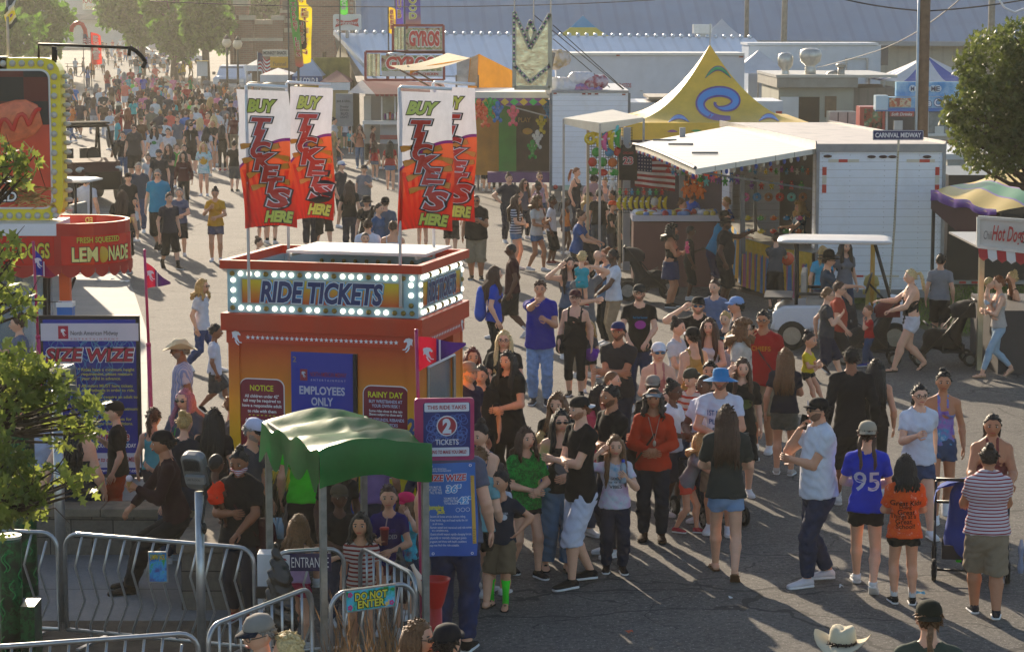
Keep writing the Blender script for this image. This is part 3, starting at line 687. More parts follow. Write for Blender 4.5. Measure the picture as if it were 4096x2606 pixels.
def concrete(n,l,tc):
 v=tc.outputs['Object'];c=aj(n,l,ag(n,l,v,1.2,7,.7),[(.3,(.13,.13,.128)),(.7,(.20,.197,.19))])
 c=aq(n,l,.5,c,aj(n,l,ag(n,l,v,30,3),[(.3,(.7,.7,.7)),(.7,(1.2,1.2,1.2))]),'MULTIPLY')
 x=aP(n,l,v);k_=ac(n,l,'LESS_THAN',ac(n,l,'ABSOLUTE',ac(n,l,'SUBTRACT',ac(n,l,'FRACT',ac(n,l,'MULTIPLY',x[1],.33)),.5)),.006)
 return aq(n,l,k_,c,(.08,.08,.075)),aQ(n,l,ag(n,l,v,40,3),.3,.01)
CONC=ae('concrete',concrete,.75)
def aU(name,pts,z,mat,label):
 g=G();P=[W(x,y,z)for x,y in pts];g.add(P,[list(range(len(P)))[::-1]]);o=g.bH(name,mat);tag(o,label,kind='structure');return o
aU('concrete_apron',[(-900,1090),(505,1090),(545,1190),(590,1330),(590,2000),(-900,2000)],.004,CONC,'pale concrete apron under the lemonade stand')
aU('pavement',[(-700,2190),(1180,2190),(1180,2480),(-700,2480)],.006,CONC,'concrete walk below the block wall')
def dirtm(n,l,tc):
 v=tc.outputs['Object'];c=aj(n,l,ag(n,l,v,2.5,8,.75),[(.3,(.07,.055,.04)),(.7,(.16,.125,.09))]);return c,aQ(n,l,ag(n,l,v,20,6,.7),.8,.03)
DIRT=ae('dirt',dirtm,.95,.1)
aU('dirt_ground',[(-700,2480),(1180,2480),(1330,3600),(-900,3600)],.005,DIRT,'bare brown dirt behind the barriers')
aU('dirt_verge',[(2880,1130),(3100,1080),(3560,1190),(3560,1225),(3300,1222),(3080,1195),(2950,1165)],.004,DIRT,'dusty verge in front of the game counter')
aU('lawn',[(3300,1140),(4500,1090),(4500,1340),(3760,1345),(3560,1260),(3300,1215)],.005,ae('turf',lambda n,l,tc:aj(n,l,ag(n,l,tc.outputs['Object'],3,7,.7),[(.3,(.035,.045,.015)),(.7,(.10,.10,.04))]),.95,.1),'patchy grass beside the white trailer')
aU('far_street',[(330,320),(420,160),(560,160),(700,330),(900,400),(260,400)],.004,ae('pale_paving',lambda n,l,tc:aj(n,l,ag(n,l,tc.outputs['Object'],.5,7,.7),[(.3,(.15,.145,.135)),(.7,(.21,.2,.185))]),.95,.1),'pale far street full of strollers')
rg_=np.random.RandomState(5)
def a8(name,n,fn,hmin,hmax,mat,label):
 g=G();B=[]
 for i in range(n):
  p=fn();h=rg_.uniform(hmin,hmax);a=rg_.uniform(0,6.28);wd=min(.012,.004+h*.06);dx,dy=math.cos(a)*wd,math.sin(a)*wd;lx,ly=rg_.uniform(-.4,.4,2)*h
  B+=[(p[0]-dx,p[1]-dy,p[2]),(p[0]+dx,p[1]+dy,p[2]),(p[0]+lx,p[1]+ly,p[2]+h)]
 g.add(B,np.arange(3*n).reshape(-1,3));return tag(g.bH(name,mat),label,kind='stuff')
GR=M('#5d7a24',.8,0,.3,3,trans=.3,name='grass_blade')
def _gp():
 x=rg_.uniform(3300,4150);y=rg_.uniform(1150,1335);
 if x<3560:y=rg_.uniform(1165,1215)
 if 3560<x<3760:y=min(y,1300)
 return W(x,y,0)
a8('grass',9000,_gp,.03,.10,GR,'short green grass growing beside the white trailer')
def build_haze():
 g=G();g.box(-260,260,-5,420,-1,24);m,t,b=bo('haze_air');n,l=t.nodes,t.links;n.remove(b)
 v=n.new('ShaderNodeVolumePrincipled');v.inputs['Density'].default_value=.00048;v.inputs['Color'].default_value=(.97,.93,.82,1);v.inputs['Anisotropy'].default_value=.35
 l.new(v.outputs[0],n['Material Output'].inputs['Volume']);tag(g.bH('haze',m),'warm haze in the evening air',kind='stuff')
build_haze()
def aO(g,centers,radii,n,size,rng,mi=0,lobed=False,flat=.8):
 C=np.array(centers);rr=np.array(radii);k=rng.choice(len(C),n,p=rr**2/(rr**2).sum());d=rng.normal(size=(n,3));d/=np.linalg.norm(d,axis=1)[:,None]
 P=C[k]+d*(rr[k]*rng.uniform(.45,1.08,n)**.6)[:,None]*np.array([1,1,flat])
 a=rng.normal(size=(n,3));a/=np.linalg.norm(a,axis=1)[:,None];b=np.cross(a,rng.normal(size=(n,3)));b/=np.linalg.norm(b,axis=1)[:,None]
 s=size*rng.uniform(.6,1.3,n)
 if lobed:
  out=[(0,0),(.25,.08),(.42,.36),(.55,.14),(.8,.34),(.85,.1),(1.15,0),(.85,-.1),(.8,-.34),(.55,-.14),(.42,-.36),(.25,-.08)]
 else:out=[(0,0),(.35,.30),(.8,.26),(1.05,0),(.7,-.3),(.3,-.26)]
 m=len(out);V=np.zeros((n,m,3))
 for i,(x,y)in enumerate(out):V[:,i]=P+(a*x+b*y)*s[:,None]+np.cross(a,b)*(.12*abs(y)*s)[:,None]
 g.add(V.reshape(-1,3),np.arange(n*m).reshape(n,m),mi)
def aX(dark,light,tr=.45):
 def fn(n,l,tc):return aj(n,l,ag(n,l,tc.outputs['Object'],1.1,6,.7),[(.35,dark),(.65,light)])
 return ae('foliage',fn,.5,.35,key=('leaf',dark,light,tr),trans=0)if not tr else _lm(dark,light,tr)
def _lm(dark,light,tr):
 key=('leaf',dark,light,tr)
 if key in MC:return MC[key]
 m,t,b=bo('foliage');n,l=t.nodes,t.links;tc=n.new('ShaderNodeTexCoord')
 c=aj(n,l,ag(n,l,tc.outputs['Object'],2.2,6,.7),[(.35,dark),(.65,light)]);l.new(c,b.inputs['Base Color'])
 b.inputs['Roughness'].default_value=.42;b.inputs['Specular IOR Level'].default_value=.4;aH(t,b,(.3,.4,.1),tr);MC[key]=m;return m
BARK=M('#4a3a2c',.9,0,.4,12,.8,name='bark')
def tree(loc,H,rad,label,n=5000,leaf=.35,dark=(.030,.05,.012),light=(.10,.14,.03),seed=1,trunk=.3,base=.35,tr=.4,group=None,lobes=14,limbs=()):
 rng=np.random.RandomState(seed);t=af('tree',label,'tree',loc,0,group)
 cz=H*(1+base)/2;hz_=H*(1-base)/2;cs=[];rs=[]
 for i in range(lobes):
  d=rng.normal(size=3);d/=np.linalg.norm(d);f=rng.uniform(.35,.8);cs.append((d[0]*rad*f,d[1]*rad*f,cz+d[2]*hz_*f));rs.append(rad*rng.uniform(.28,.46))
 g=G();aO(g,cs,rs,n,leaf,rng);g.bH('crown',aX(dark,light,tr),t)
 g=G();g.bM([(0,0,0),(.05,0,H*.2),(0,.05,H*.45),(.1,0,H*.75)],[trunk*1.3,trunk,trunk*.8,trunk*.3],9)
 for c in cs[:9]:z0=H*rng.uniform(.25,.5);g.bM([(0,0,z0),(c[0]*.4,c[1]*.4,z0+(c[2]-z0)*.6),c],[trunk*.45,trunk*.3,trunk*.08],5)
 g.bH('trunk',BARK,t,True);return t
p=D(4080,500,36)
t=af('oak_tree','dense green oak with small glossy leaves behind the yellow canopy','tree',(p[0],36,0))
rng=np.random.RandomState(3);cs=[];rs=[]
for px,py,r in((4060,150,.42),(3960,200,.4),(3890,260,.3),(4080,270,.5),(3900,360,.42),(4020,380,.6),(3850,450,.34),(3960,480,.55),(4080,480,.5),(3860,560,.3),(3940,610,.38),(4040,600,.5),(3800,410,.16),(3790,470,.14),(4120,360,.6),(4130,560,.5),(4150,200,.5),(3870,310,.22),(3900,660,.2),(4000,670,.26),(4200,420,.8)):
 for dy in(-.35,.35):q=D(px,py,36+dy*(1+r));cs.append((q[0]-p[0],q[1]-36+rng.uniform(-.2,.2),q[2]));rs.append(r)
g=G();aO(g,cs,np.array(rs)*rng.uniform(.6,1.1,len(rs)),14000,.095,rng,lobed=True);g.bH('crown',aX((.05,.075,.018),(.16,.19,.045),.5),t)
g=G();g.bM([(.9,.4,0),(.8,.3,1.6),(.5,.1,2.9),(.1,0,4.2),(.1,0,5.3)],[.2,.16,.12,.07,.03],9)
for c in cs[::3]:g.bM([(.7,.2,2.2+rng.uniform(0,1)),(c[0]*.5+.2,c[1]*.5,c[2]-.3),c],[.06,.035,.008],5)
g.bH('trunk',BARK,t,True)
def aD(name,label,Y,blobs,n,leaf,seed,stem):
 rng=np.random.RandomState(seed);c0=D(blobs[0][0],blobs[0][1],Y);t=af(name,label,'tree',(c0[0]-1.5,Y,0));cs=[];rs=[]
 g=LG(t)
 for px,py,r in blobs:q=D(px,py,Y+rng.uniform(-.15,.15));cs.append(q);rs.append(r)
 aO(g,cs,np.array(rs)*1.05,int(n*.4),leaf*1.15,rng,lobed=True,flat=.9);g.bH('crown',aX((.10,.14,.03),(.34,.38,.07),.62),t)
 g=LG(t);b=np.array([c0[0]-1.5,Y,0]);top=D(stem[0],stem[1],Y);g.bM([b,(b+top)/2+np.array([-.1,0,.2]),top],[.09,.07,.04],8)
 for c in cs:g.bM([top,(np.array(top)+c)/2+np.array([0,0,-.05]),c],[.028,.016,.004],5)
 for q in range(24):
  c=cs[rng.randint(len(cs))];e=c+rng.normal(size=3)*.1;g.bM([c,e],[.005,.002],4)
 g.bH('trunk',BARK,t,True)
aD('oak_sapling','leafy oak branch low over the hot dog sign',17.5,[(20,640,.12),(60,660,.13),(110,640,.09),(140,620,.05),(10,720,.08),(80,730,.05),(110,690,.07),(-60,660,.2)],420,.085,11,(-150,900))
aD('oak_sapling','oak branches hanging across the magenta poles at the left edge',16.5,[(15,990,.1),(50,960,.06),(70,1010,.06),(25,1050,.07),(20,1140,.1),(70,1170,.1),(110,1200,.07),(60,1230,.1),(10,1210,.1),(100,1255,.06),(-60,1100,.2)],420,.085,12,(-200,1300))
aD('oak_sapling','sunlit oak bough crossing the blue sign and reaching the wall',16,[(20,1440,.1),(90,1460,.12),(150,1490,.12),(210,1500,.09),(10,1540,.13),(80,1560,.14),(160,1570,.12),(240,1560,.08),(100,1640,.09),(190,1640,.07),(280,1590,.07),(330,1620,.08),(370,1640,.08),(300,1680,.07),(390,1700,.05),(350,1730,.06),(250,1700,.06),(240,1770,.05),(20,1650,.08)],1500,.08,13,(-150,1700))
aD('oak_sapling','lowest leafy oak bough in front of the green columns',15.5,[(20,1850,.12),(80,1850,.1),(60,1930,.14),(10,1990,.12),(120,1960,.09),(160,1900,.06),(220,1880,.04),(130,2030,.06),(60,2040,.08),(180,2010,.05),(260,1900,.05),(320,1920,.05),(360,1960,.05),(290,1960,.05),(220,2030,.04),(10,2100,.08),(-40,1950,.2),(15,1770,.08),(340,1900,.04)],1500,.075,14,(-150,2050))
def aC(px,py_top,Y,rad,label,seed,n=2600,leaf=.55,**kw):
 q=D(px,py_top,Y);tree((q[0],Y,0),q[2],rad,label,n,leaf,seed=seed,group='far trees',**kw)
fl=dict(dark=(.03,.10,.008),light=(.16,.33,.025),tr=.6)
aC(60,-140,190,5.2,'dark far tree behind the tattered flag at top left',21,5200,**fl)
aC(175,55,200,2.6,'far tree beside the pale grandstand, low branches over the red flags',22,2800,**fl)
aC(560,-120,215,3.5,'broad bright green far tree left of the street lamps',23,7600,base=.2,**fl)
aC(690,-130,200,3.4,'large green tree right of the broad far tree',24,6500,base=.2,**fl)
aC(815,-130,185,2.4,'tall tree crowding the brick building',25,6000,base=.15,**fl)
aC(935,-100,225,3.,'green tree just behind the twin street lamps',26,3000,base=.2,**fl)
aC(1060,-100,225,3.0,'tree showing over the brick wall behind the lamps',27,2200,base=.1,**fl)
aC(-60,0,170,4.,'dark tree at the far left edge',28,3000,**fl)
def corr(c,axis,freq,rough=.35,met=.3,dirt=.25):
 def fn(n,l,tc):
  o=aP(n,l,tc.outputs['Object'])[axis];f=ac(n,l,'FRACT',ac(n,l,'MULTIPLY',o,freq))
  rib=ac(n,l,'LESS_THAN',ac(n,l,'ABSOLUTE',ac(n,l,'SUBTRACT',f,.5)),.12)
  st=ag(n,l,tc.outputs['Object'],.6,7,.7)
  a=aq(n,l,aj(n,l,st,[(.4,(0,0,0)),(.75,(dirt,dirt,dirt))]),c,(.12,.11,.10));cc=tuple(x*.72 for x in hx(c))
  pn=n.new('ShaderNodeTexWhiteNoise');pn.noise_dimensions='1D';l.new(ac(n,l,'FLOOR',ac(n,l,'MULTIPLY',o,freq/4)),pn.inputs['W'])
  a=aq(n,l,ac(n,l,'MULTIPLY',pn.outputs['Value'],.22),a,cc)
  return aq(n,l,ac(n,l,'MULTIPLY',rib,.5),a,cc),aQ(n,l,f,.25,.03)
 return ae('corrugated_metal',fn,rough,.5,met,key=('corr',c,axis,freq))
BLUE=(.23,.30,.39);CREAM=(.34,.32,.26)
L_=D(1500,152,128);Rr=D(4300,172,131)
ang=math.atan2(Rr[1]-L_[1],Rr[0]-L_[0]);ln_=math.hypot(Rr[0]-L_[0],Rr[1]-L_[1]);t=af('exhibition_barn','huge metal barn with a blue-grey roof and tan walls at the back','building',(L_[0],L_[1],0),ang)
ez=L_[2];ez2=Rr[2]
g=G();rp=15.;rr_=9.;g.add([(-.8,-.8,ez-.1),(ln_+6,-.8,ez2-.1),(ln_+6,rp,ez2+rr_),(-.8,rp,ez+rr_)],np.array([(0,1,2,3)]));g.add([(-.8,2*rp+.8,ez-.1),(ln_+6,2*rp+.8,ez2-.1),(ln_+6,rp,ez2+rr_),(-.8,rp,ez+rr_)],np.array([(3,2,1,0)]))
rf=g.bH('roof',corr(BLUE,0,1.1),t)
g=G();
for x,y in((12,5),(44,9),(22,8),(60,6)):g.add([(x,y,ez+(y+.8)*rr_/(rp+.8)+.0),(x+2.2,y,ez+(y+.8)*rr_/(rp+.8)),(x+2.2,y+5,ez+(y+5.8)*rr_/(rp+.8)),(x,y+5,ez+(y+5.8)*rr_/(rp+.8))],np.array([(0,1,2,3)]))
sl=g.bH('skylight',M((.55,.60,.66),.3,.1,.1),t);sl.location=(0,0,.06)
g=G();g.add([(0,0,0),(ln_+5,0,0),(ln_+5,0,ez2),(0,0,ez)],np.array([(0,1,2,3)]));g.add([(0,0,0),(0,0,ez),(0,rp,ez+rr_-.2),(0,2*rp,ez),(0,2*rp,0)],[[0,1,2,3,4]]);g.bH('wall',corr(CREAM,0,1.6,.6,.0),t)
g=G();g.bar((-.85,-.85,ez-.05),(-.85,rp,ez+rr_+.05),.3,.35);g.bar((-.9,-.9,ez-.12),(ln_+6,-.9,ez2-.12),.2,.25);g.bH('roof_trim',aa('#8a8d90'),t)
A=D(1338,132,105.5);B=D(3015,152,109);ang=math.atan2(B[1]-A[1],B[0]-A[0]);ln_=math.hypot(B[0]-A[0],B[1]-A[1])
t=af('metal_roofed_hall','long low hall with a pale blue corrugated roof behind the game trailers','building',(A[0],A[1],0),ang)
WB=(.60,.67,.76)
g=G();zA,zB=A[2],B[2]
g.add([(0,0,zA),(ln_,0,zB),(ln_+.7,-4.0,zB-1.75),(.75,-4.0,zA-1.75)],np.array([(0,3,2,1)]));g.add([(.75,-4.0,zA-1.78),(ln_+.7,-4.0,zB-1.78),(ln_+1.3,-7.0,zB-2.35),(1.5,-7.0,zA-2.35)],np.array([(0,3,2,1)]));g.add([(0,0,zA),(ln_,0,zB),(ln_+.7,4.5,zB-2),(.75,4.5,zA-2)],np.array([(0,1,2,3)]))
g.bH('roof',corr(WB,0,1.6,.4,.15,.2),t)
g=G();nb=48
for i in range(nb):
 f=(i+.5)/nb;g.ell((ln_*f,0,zA+(zB-zA)*f+.05),(.10,.2,.09),6,4)
g.bH('ridge_cap',M((.62,.66,.7),.35,.3),t,True)
g=G();g.add([(.9,-3.6,0),(ln_+.4,-3.6,0),(ln_+.4,-3.6,zB-1.7),(.9,-3.6,zA-1.7)],np.array([(0,1,2,3)]));g.add([(.3,-6.5,0),(.3,4,0),(.3,4,zA-1.9),(.3,0,zA-.15),(.3,-6.5,zA-2.3)],[[0,1,2,3,4]]);g.add([(ln_,-6.5,0),(ln_,4,0),(ln_,4,zB-1.9),(ln_,0,zB-.15),(ln_,-6.5,zB-2.3)],[[4,3,2,1,0]]);g.bH('wall',M('#8c8064',.8,0,.2),t)
g=G();g.bar((.0,0,zA+.02),(1.45,-7,zA-2.33),.12,.2);g.bH('roof_trim',aa('#c9ccd0'),t)
for i in range(3):
 g=G();g.bM([(-.6-.3*i,-1.2-1.6*i,0),(-.6-.3*i,-1.2-1.6*i,3.9-.6*i)],[.11,.09],8);g.bH('post',M('#6b563e',.9,0,.3,8,.4),t,True)
g=G();g.box(-1.3,.25,-3.6,-3.5,1.8,3.7);g.bH('sign_board',M('#8a7c3a',.7,0,.4,3),t)
def brick(n,l,tc):
 b=n.new('ShaderNodeTexBrick');b.inputs['Scale'].default_value=1.;b.inputs['Color1'].default_value=(.21,.085,.055,1);b.inputs['Color2'].default_value=(.15,.06,.042,1);b.inputs['Mortar'].default_value=(.2,.17,.14,1)
 b.inputs['Brick Width'].default_value=.45;b.inputs['Row Height'].default_value=.16;b.inputs['Mortar Size'].default_value=.012
 mp=n.new('ShaderNodeMapping');mp.inputs['Rotation'].default_value=(math.pi/2,0,0);l.new(tc.outputs['Object'],mp.inputs[0]);l.new(mp.outputs[0],b.inputs['Vector']);return b.outputs[0]
BR=ae('brick',brick,.85,.2);LIME=M('#b7ab92',.8,0,.15)
Yb=190;P=lambda px,py,Y=Yb:D(px,py,Y);q=P(920,250)
t=af('brick_building','red brick building with stone coping and stepped parapets at upper left','building',(q[0],Yb,0))
g=LG(t);tr_=LG(t)
def bw(x0,x1,ytop,Y,dpt=3.,cap=.35):
 Y+=25
 a,b=D(x0,ytop,Y),D(x1,ytop,Y);g.box(a[0],b[0],Y,Y+dpt,0,a[2]-cap);tr_.box(a[0]-.12,b[0]+.12,Y-.12,Y+dpt,a[2]-cap,a[2])
bw(918,935,60,163.4,1.2);bw(938,985,0,164,2,.5);bw(962,1010,62,162.6,1.6);bw(1010,1125,80,165.1,5);bw(1090,1132,63,164.6,4);bw(1118,1345,-60,165.6,8,.6)
bw(1226,1400,-80,163.8,5,.6)
g.bH('wall',BR,t);
for yy in(52,92,130):
 a,b=D(1120,yy,190.5),D(1345,yy,190.5);tr_.box(a[0],b[0],190.45,190.7,a[2],a[2]+.35)
a,b=D(965,165,187.5),D(1130,150,187.5);tr_.box(a[0],b[0],187.45,187.7,a[2],a[2]+.25)
tr_.bH('coping',LIME,t)
g=LG(t)
for x0 in(1130,1165):
 a,b=D(x0,5,190.5),D(x0+22,40,190.5);g.box(a[0],b[0],190.4,190.6,b[2],a[2])
g.bH('window',M('#2a3036',.2),t)
t=af('far_grandstand','pale far building with a faded red and yellow sign at the end of the street','building',(D(300,100,380)[0],380,0))
g=LG(t);a,b=D(150,0,380),D(470,120,380);g.box(a[0]-8,b[0]+6,380,392,0,9.2);g.bH('wall',M('#9aa3a6',.7,0,.1,1),t)
g=LG(t);a,b=D(190,52,379),D(460,60,379);g.box(a[0],b[0],378.4,379.9,4.4,5.3);g.bH('fascia',M('#46606c',.6),t)
g=LG(t);a,b=D(330,8,379),D(425,40,379);g.box(a[0],b[0],378.9,379.8,6.0,8.2);g.bH('sign_board',M('#d8d4c0',.6),t)
g=LG(t);ab(g,'KANSAS',((a[0]+b[0])/2,378.85,7.5),1.0,3.6,ad=((.02,0),));ab(g,'Seed Co',((a[0]+b[0])/2,378.85,6.5),.7,3.0,ad=((.0,1),));g.bH('lettering',[aa('#b3402e'),aa('#c9a23a')],t)
def blocks(n,l,tc):
 b=n.new('ShaderNodeTexBrick');b.inputs['Scale'].default_value=1.;b.inputs['Color1'].default_value=(.20,.17,.135,1);b.inputs['Color2'].default_value=(.145,.125,.10,1);b.inputs['Mortar'].default_value=(.03,.026,.022,1)
 b.inputs['Brick Width'].default_value=.44;b.inputs['Row Height'].default_value=.19;b.inputs['Mortar Size'].default_value=.006
 mp=n.new('ShaderNodeMapping');mp.inputs['Rotation'].default_value=(math.pi/2,0,0);l.new(tc.outputs['Object'],mp.inputs[0]);l.new(mp.outputs[0],b.inputs['Vector'])
 z=ag(n,l,tc.outputs['Object'],14,6,.7);return aq(n,l,.6,b.outputs[0],aj(n,l,z,[(.3,(.6,.6,.6)),(.7,(1.2,1.2,1.2))]),'MULTIPLY'),aQ(n,l,z,.8,.03)
BLK=ae('wall_block',blocks,.9,.2)
CAPM=M('#7d705e',.9,0,.3,8,.5,name='cap_stone')
a,b=W(-300,2215),W(1180,2225);t=af('block_wall','low tan retaining wall of split-face blocks with a cap course','wall',(a[0],a[1],0),math.atan2(b[1]-a[1],b[0]-a[0]));ln_=math.hypot(b[0]-a[0],b[1]-a[1])
g=G();g.box(0,ln_,0,.3,0,.41);g.bH('blockwork',BLK,t);g=G()
for i in range(int(ln_/.62)+1):g.box(i*.62+.003,min(ln_+.05,i*.62+.615),-.04,.38,.413,.50)
g.bH('cap_stone',CAPM,t,bevel=.008)
a=W(728,2440);b=W(1080,2440);t=af('block_pier','taller block pier at the end of the low wall, bottles on its top','wall',(a[0],a[1],0));g=G();g.box(0,b[0]-a[0],0,2.2,0,.56);g.bH('blockwork',BLK,t);g=G();g.box(-.04,b[0]-a[0]+.04,-.04,2.2,.563,.65);g.bH('cap_stone',CAPM,t,bevel=.008)
WOOD=M('#6a5240',.9,0,.35,7,.5,name='pole_wood')
def pole(px0,px1,ybase,ytop,Y,label,mat=WOOD,r=None):
 a=D((px0+px1)/2,ybase,Y);r=r or(px1-px0)/2/(F/Y);t=af('utility_pole',label,'pole',(a[0],Y,0));g=G();z1=D(px0,ytop,Y)[2];g.bM([(0,0,0),(0,0,z1*.5),(0,0,z1)],[r*1.08,r,r*.93],14);g.bH('shaft',mat,t,True);return t
t=pole(3664,3710,560,-260,62,'thick brown wooden utility pole beside the ice cream stand')
g=G();g.bM([(-.17,-.1,0),(-.17,-.1,7.2)],.035,8);g.bH('conduit',M('#9fb0bd',.3,.3,.1),t,True)
pole(3947,3974,300,-200,100,'weathered grey pole behind the oak tree',M('#8b8375',.9,0,.3,6,.4));
t=pole(3118,3142,300,-200,118,'pale grey pole in front of the barn roof',M('#8b8375',.9,0,.3,6,.4));t.rotation_euler=(0,R(.6),0)
pole(2975,2993,300,-100,120,'thin grey pole left of the pale pole',M('#7e776b',.9,0,.3,6,.4))
def bj(name,label,pts,r=.018,Y=None,mat=None,sag=0):
 P_=[D(x,y,yy)for x,y,yy in pts];q=[]
 for i in range(len(P_)-1):
  for u in np.linspace(0,1,9)[:-1]:q.append(P_[i]*(1-u)+P_[i+1]*u+np.array([0,0,-4*sag*u*(1-u)]))
 q.append(P_[-1]);g=G();g.bM(q,r,5);return tag(g.bH(name,mat or M('#15161a',.6),None,True),label,'wire')
bj('overhead_wire','long dark wire sagging across the brick building and barn roof',[(600,5,90),(1300,26,90),(2000,24,90),(2620,0,90)],.018,sag=.03)
bj('overhead_wire','twisted cable running past the brown pole to the oak',[(3360,-6,62),(3664,42,62),(3720,44,62),(4120,-4,62)],.02,sag=.04)
bj('overhead_wire','thin diagonal wire from the shed roof up to the sky',[(3270,270,95),(3520,200,80),(3664,130,70),(3850,-10,60)],.014,sag=.03)
bj('white_cable','white cable loop hanging at the top right corner',[(3990,-10,40),(4020,32,40),(4060,50,40),(4110,30,40)],.018,mat=aa('#d9dadd'))
RED,ORANGE,YEL,WHITE='#b01a14','#c93a12','#e8c01c','#e6e6e4'
GLASS=M('#9fb4bd',.08,0,0,spec=.8,alpha=.35,name='glass')
BULB=emit('#fff4dc',1.5,'lit_bulb');DIM=M('#8a7a3c',.3,.5,.3,20,name='unlit_bulb')
def bB(g,c,r,Rv=(1,0,0),U=(0,0,1),off=.004,mi=0):
 c=np.array(c,float);Rv=np.array(Rv,float);U=np.array(U,float);N=np.cross(Rv,U);P=[c+N*off]
 for i in range(10):a=math.pi/2+i*math.pi/5;q=r if i%2==0 else r*.42;P.append(c+N*off+Rv*math.cos(a)*q+U*math.sin(a)*q)
 g.add(P,[[0,1+i,1+(i+1)%10]for i in range(10)],mi)
def aR(g,c,s,Rv=(1,0,0),U=(0,0,1),mi=0,off=.004,flip=1):
 c=np.array(c,float);Rv=np.array(Rv,float)*flip;U=np.array(U,float);N=np.cross(np.array(Rv)*flip,U)
 for poly in([(-.5,.5),(-.1,.62),(.25,.55),(.5,.25),(.42,.12),(.18,.22),(.1,.05),(.2,-.2),(-.1,-.3),(-.3,0)],[(-.5,.4),(-.42,.1),(-.45,-.2),(-.3,-.05),(-.35,.3)],[(-.15,-.25),(.2,-.2),(.35,-.5),(.6,-.55),(.62,-.65),(.3,-.62),(.1,-.4)],[(-.2,-.3),(.0,-.35),(.1,-.6),(.35,-.85),(.2,-.88),(-.05,-.65)]):
  P=[c+N*off+Rv*x*s+U*y*s for x,y in poly];g.add(P,[list(range(len(P)))[::flip]],mi)
def ring(g,c,r,wd,Rv=(1,0,0),U=(0,0,1),mi=0,off=.003,n=20):
 c=np.array(c,float);Rv=np.array(Rv,float);U=np.array(U,float);N=np.cross(Rv,U);a=np.arange(n)/n*2*math.pi
 o=c+N*off+r*(np.cos(a)[:,None]*Rv+np.sin(a)[:,None]*U);i=c+N*off+(r-wd)*(np.cos(a)[:,None]*Rv+np.sin(a)[:,None]*U)
 g.add(np.vstack([o,i]),np.array([(k,(k+1)%n,n+(k+1)%n,n+k)for k in range(n)]),mi)
def bt(g,c,r,Rv=(1,0,0),U=(0,0,1),mi=0,off=.003,n=20):
 c=np.array(c,float);Rv=np.array(Rv,float);U=np.array(U,float);N=np.cross(Rv,U);a=np.arange(n)/n*2*math.pi
 g.add(c+N*off+r*(np.cos(a)[:,None]*Rv+np.sin(a)[:,None]*U),[list(range(n))],mi)
def aF(w_,h,r,n=5):
 P=[]
 for cx,cy,a0 in((w_/2-r,h/2-r,0),(-w_/2+r,h/2-r,90),(-w_/2+r,-h/2+r,180),(w_/2-r,-h/2+r,270)):
  for i in range(n+1):a=R(a0+90*i/n);P.append((cx+r*math.cos(a),cy+r*math.sin(a)))
 return P
def a7(stops,z0,z1,rough=.35,axis=2,key=None):
 def fn(n,l,tc):
  z=aP(n,l,tc.outputs['Object'])[axis];f=ac(n,l,'DIVIDE',ac(n,l,'SUBTRACT',z,z0),z1-z0)
  return aq(n,l,.25,aj(n,l,f,stops),aj(n,l,ag(n,l,tc.outputs['Object'],4,6),[(.3,(.6,.6,.6)),(.7,(1.1,1.1,1.1))]),'MULTIPLY')
 return ae('painted_gradient',fn,rough,.5,key=('gz',tuple(stops),z0,z1,axis))
BA=R(-15);bl=np.array([-.917,24.0,0])-a5(BA)@np.array([1.1,-.875,0])
booth=af('ticket_booth','orange and yellow ride ticket booth with a lit bulb sign box on top','booth',bl,BA)
zb=lambda y:D(1685,y,24.0)[2]
X,Yf=1.1,.875
zr,zr2,zs2,zf2,zst=3.0,2.96,zb(1277),zb(1350),zb(1402)
x,y=X-.06,Yf-.06
wallm=a7([(0,'#ecd020'),(.4,'#e6bc1c'),(.7,'#dc861a'),(1,'#c8481a')],.55,2.15)
g=G()
g.box(-x,-x+.12,-y,-y+.1,.25,zst);g.box(x-.12,x,-y,-y+.1,.25,zst)
g.box(-x+.12,x-.12,-y+.03,-y+.10,.25,zst-.001)
g.box(-x,-x+.05,-y+.1,y,.25,zst);g.box(-x+.05,x,y-.05,y,.25,zst)
g.box(x-.06,x-.005,-y+.1,y-.06,.25,.95);g.box(x-.06,x-.005,-y+.1,-y+.32,.95,zst);g.box(x-.06,x-.005,y-.35,y-.06,.95,zst)
wl=g.bH('wall',wallm,booth)
g=G();g.box(x-.05,x-.035,-y+.32,y-.35,.95,1.95);wn=g.bH('window',GLASS,booth)
g=G();g.bM([(x+.005,-y+.32,.95),(x+.005,y-.35,.95),(x+.005,y-.35,1.95),(x+.005,-y+.32,1.95),(x+.005,-y+.32,.95)],.02,4);g.bH('frame',ai(),wn)
g=G();g.box(-x+.06,x-.06,-y+.11,y-.1,.25,.3);g.box(-x+.3,x-.3,-.02,.02,.3,2.1);g.bH('floor_panel',aa('#4a3a30'),booth)
g=G();g.box(-x-.01,x+.01,-y-.012,y+.01,.55,.62);g.box(-x-.004,x+.004,-y-.006,y+.004,.25,.55);g.bH('skirt_panel',aa('#15319a',.4),booth)
g=G();rr=np.random.RandomState(4)
for i in range(26):
 c=(rr.uniform(-1,1),-y-.006,rr.uniform(.3,.52));ring(g,c,rr.uniform(.03,.1),.008,mi=0,off=.003)
g.bH('circle_pattern',aa('#3f78d8'),booth)
g=G();g.box(-x,x,-y-.02,-y,zst,zf2-.002);g.box(x,x+.02,-y-.02,y,zst,zf2-.002);g.box(-x-.02,-x,-y,y,zst,zf2-.002);g.bH('star_band',aa('#c2330f',.4,.1),booth)
g=G()
for i in range(31):bB(g,(-x+.23+i*(2*x-.46)/30,-y-.02,(zst+zf2)/2),.026)
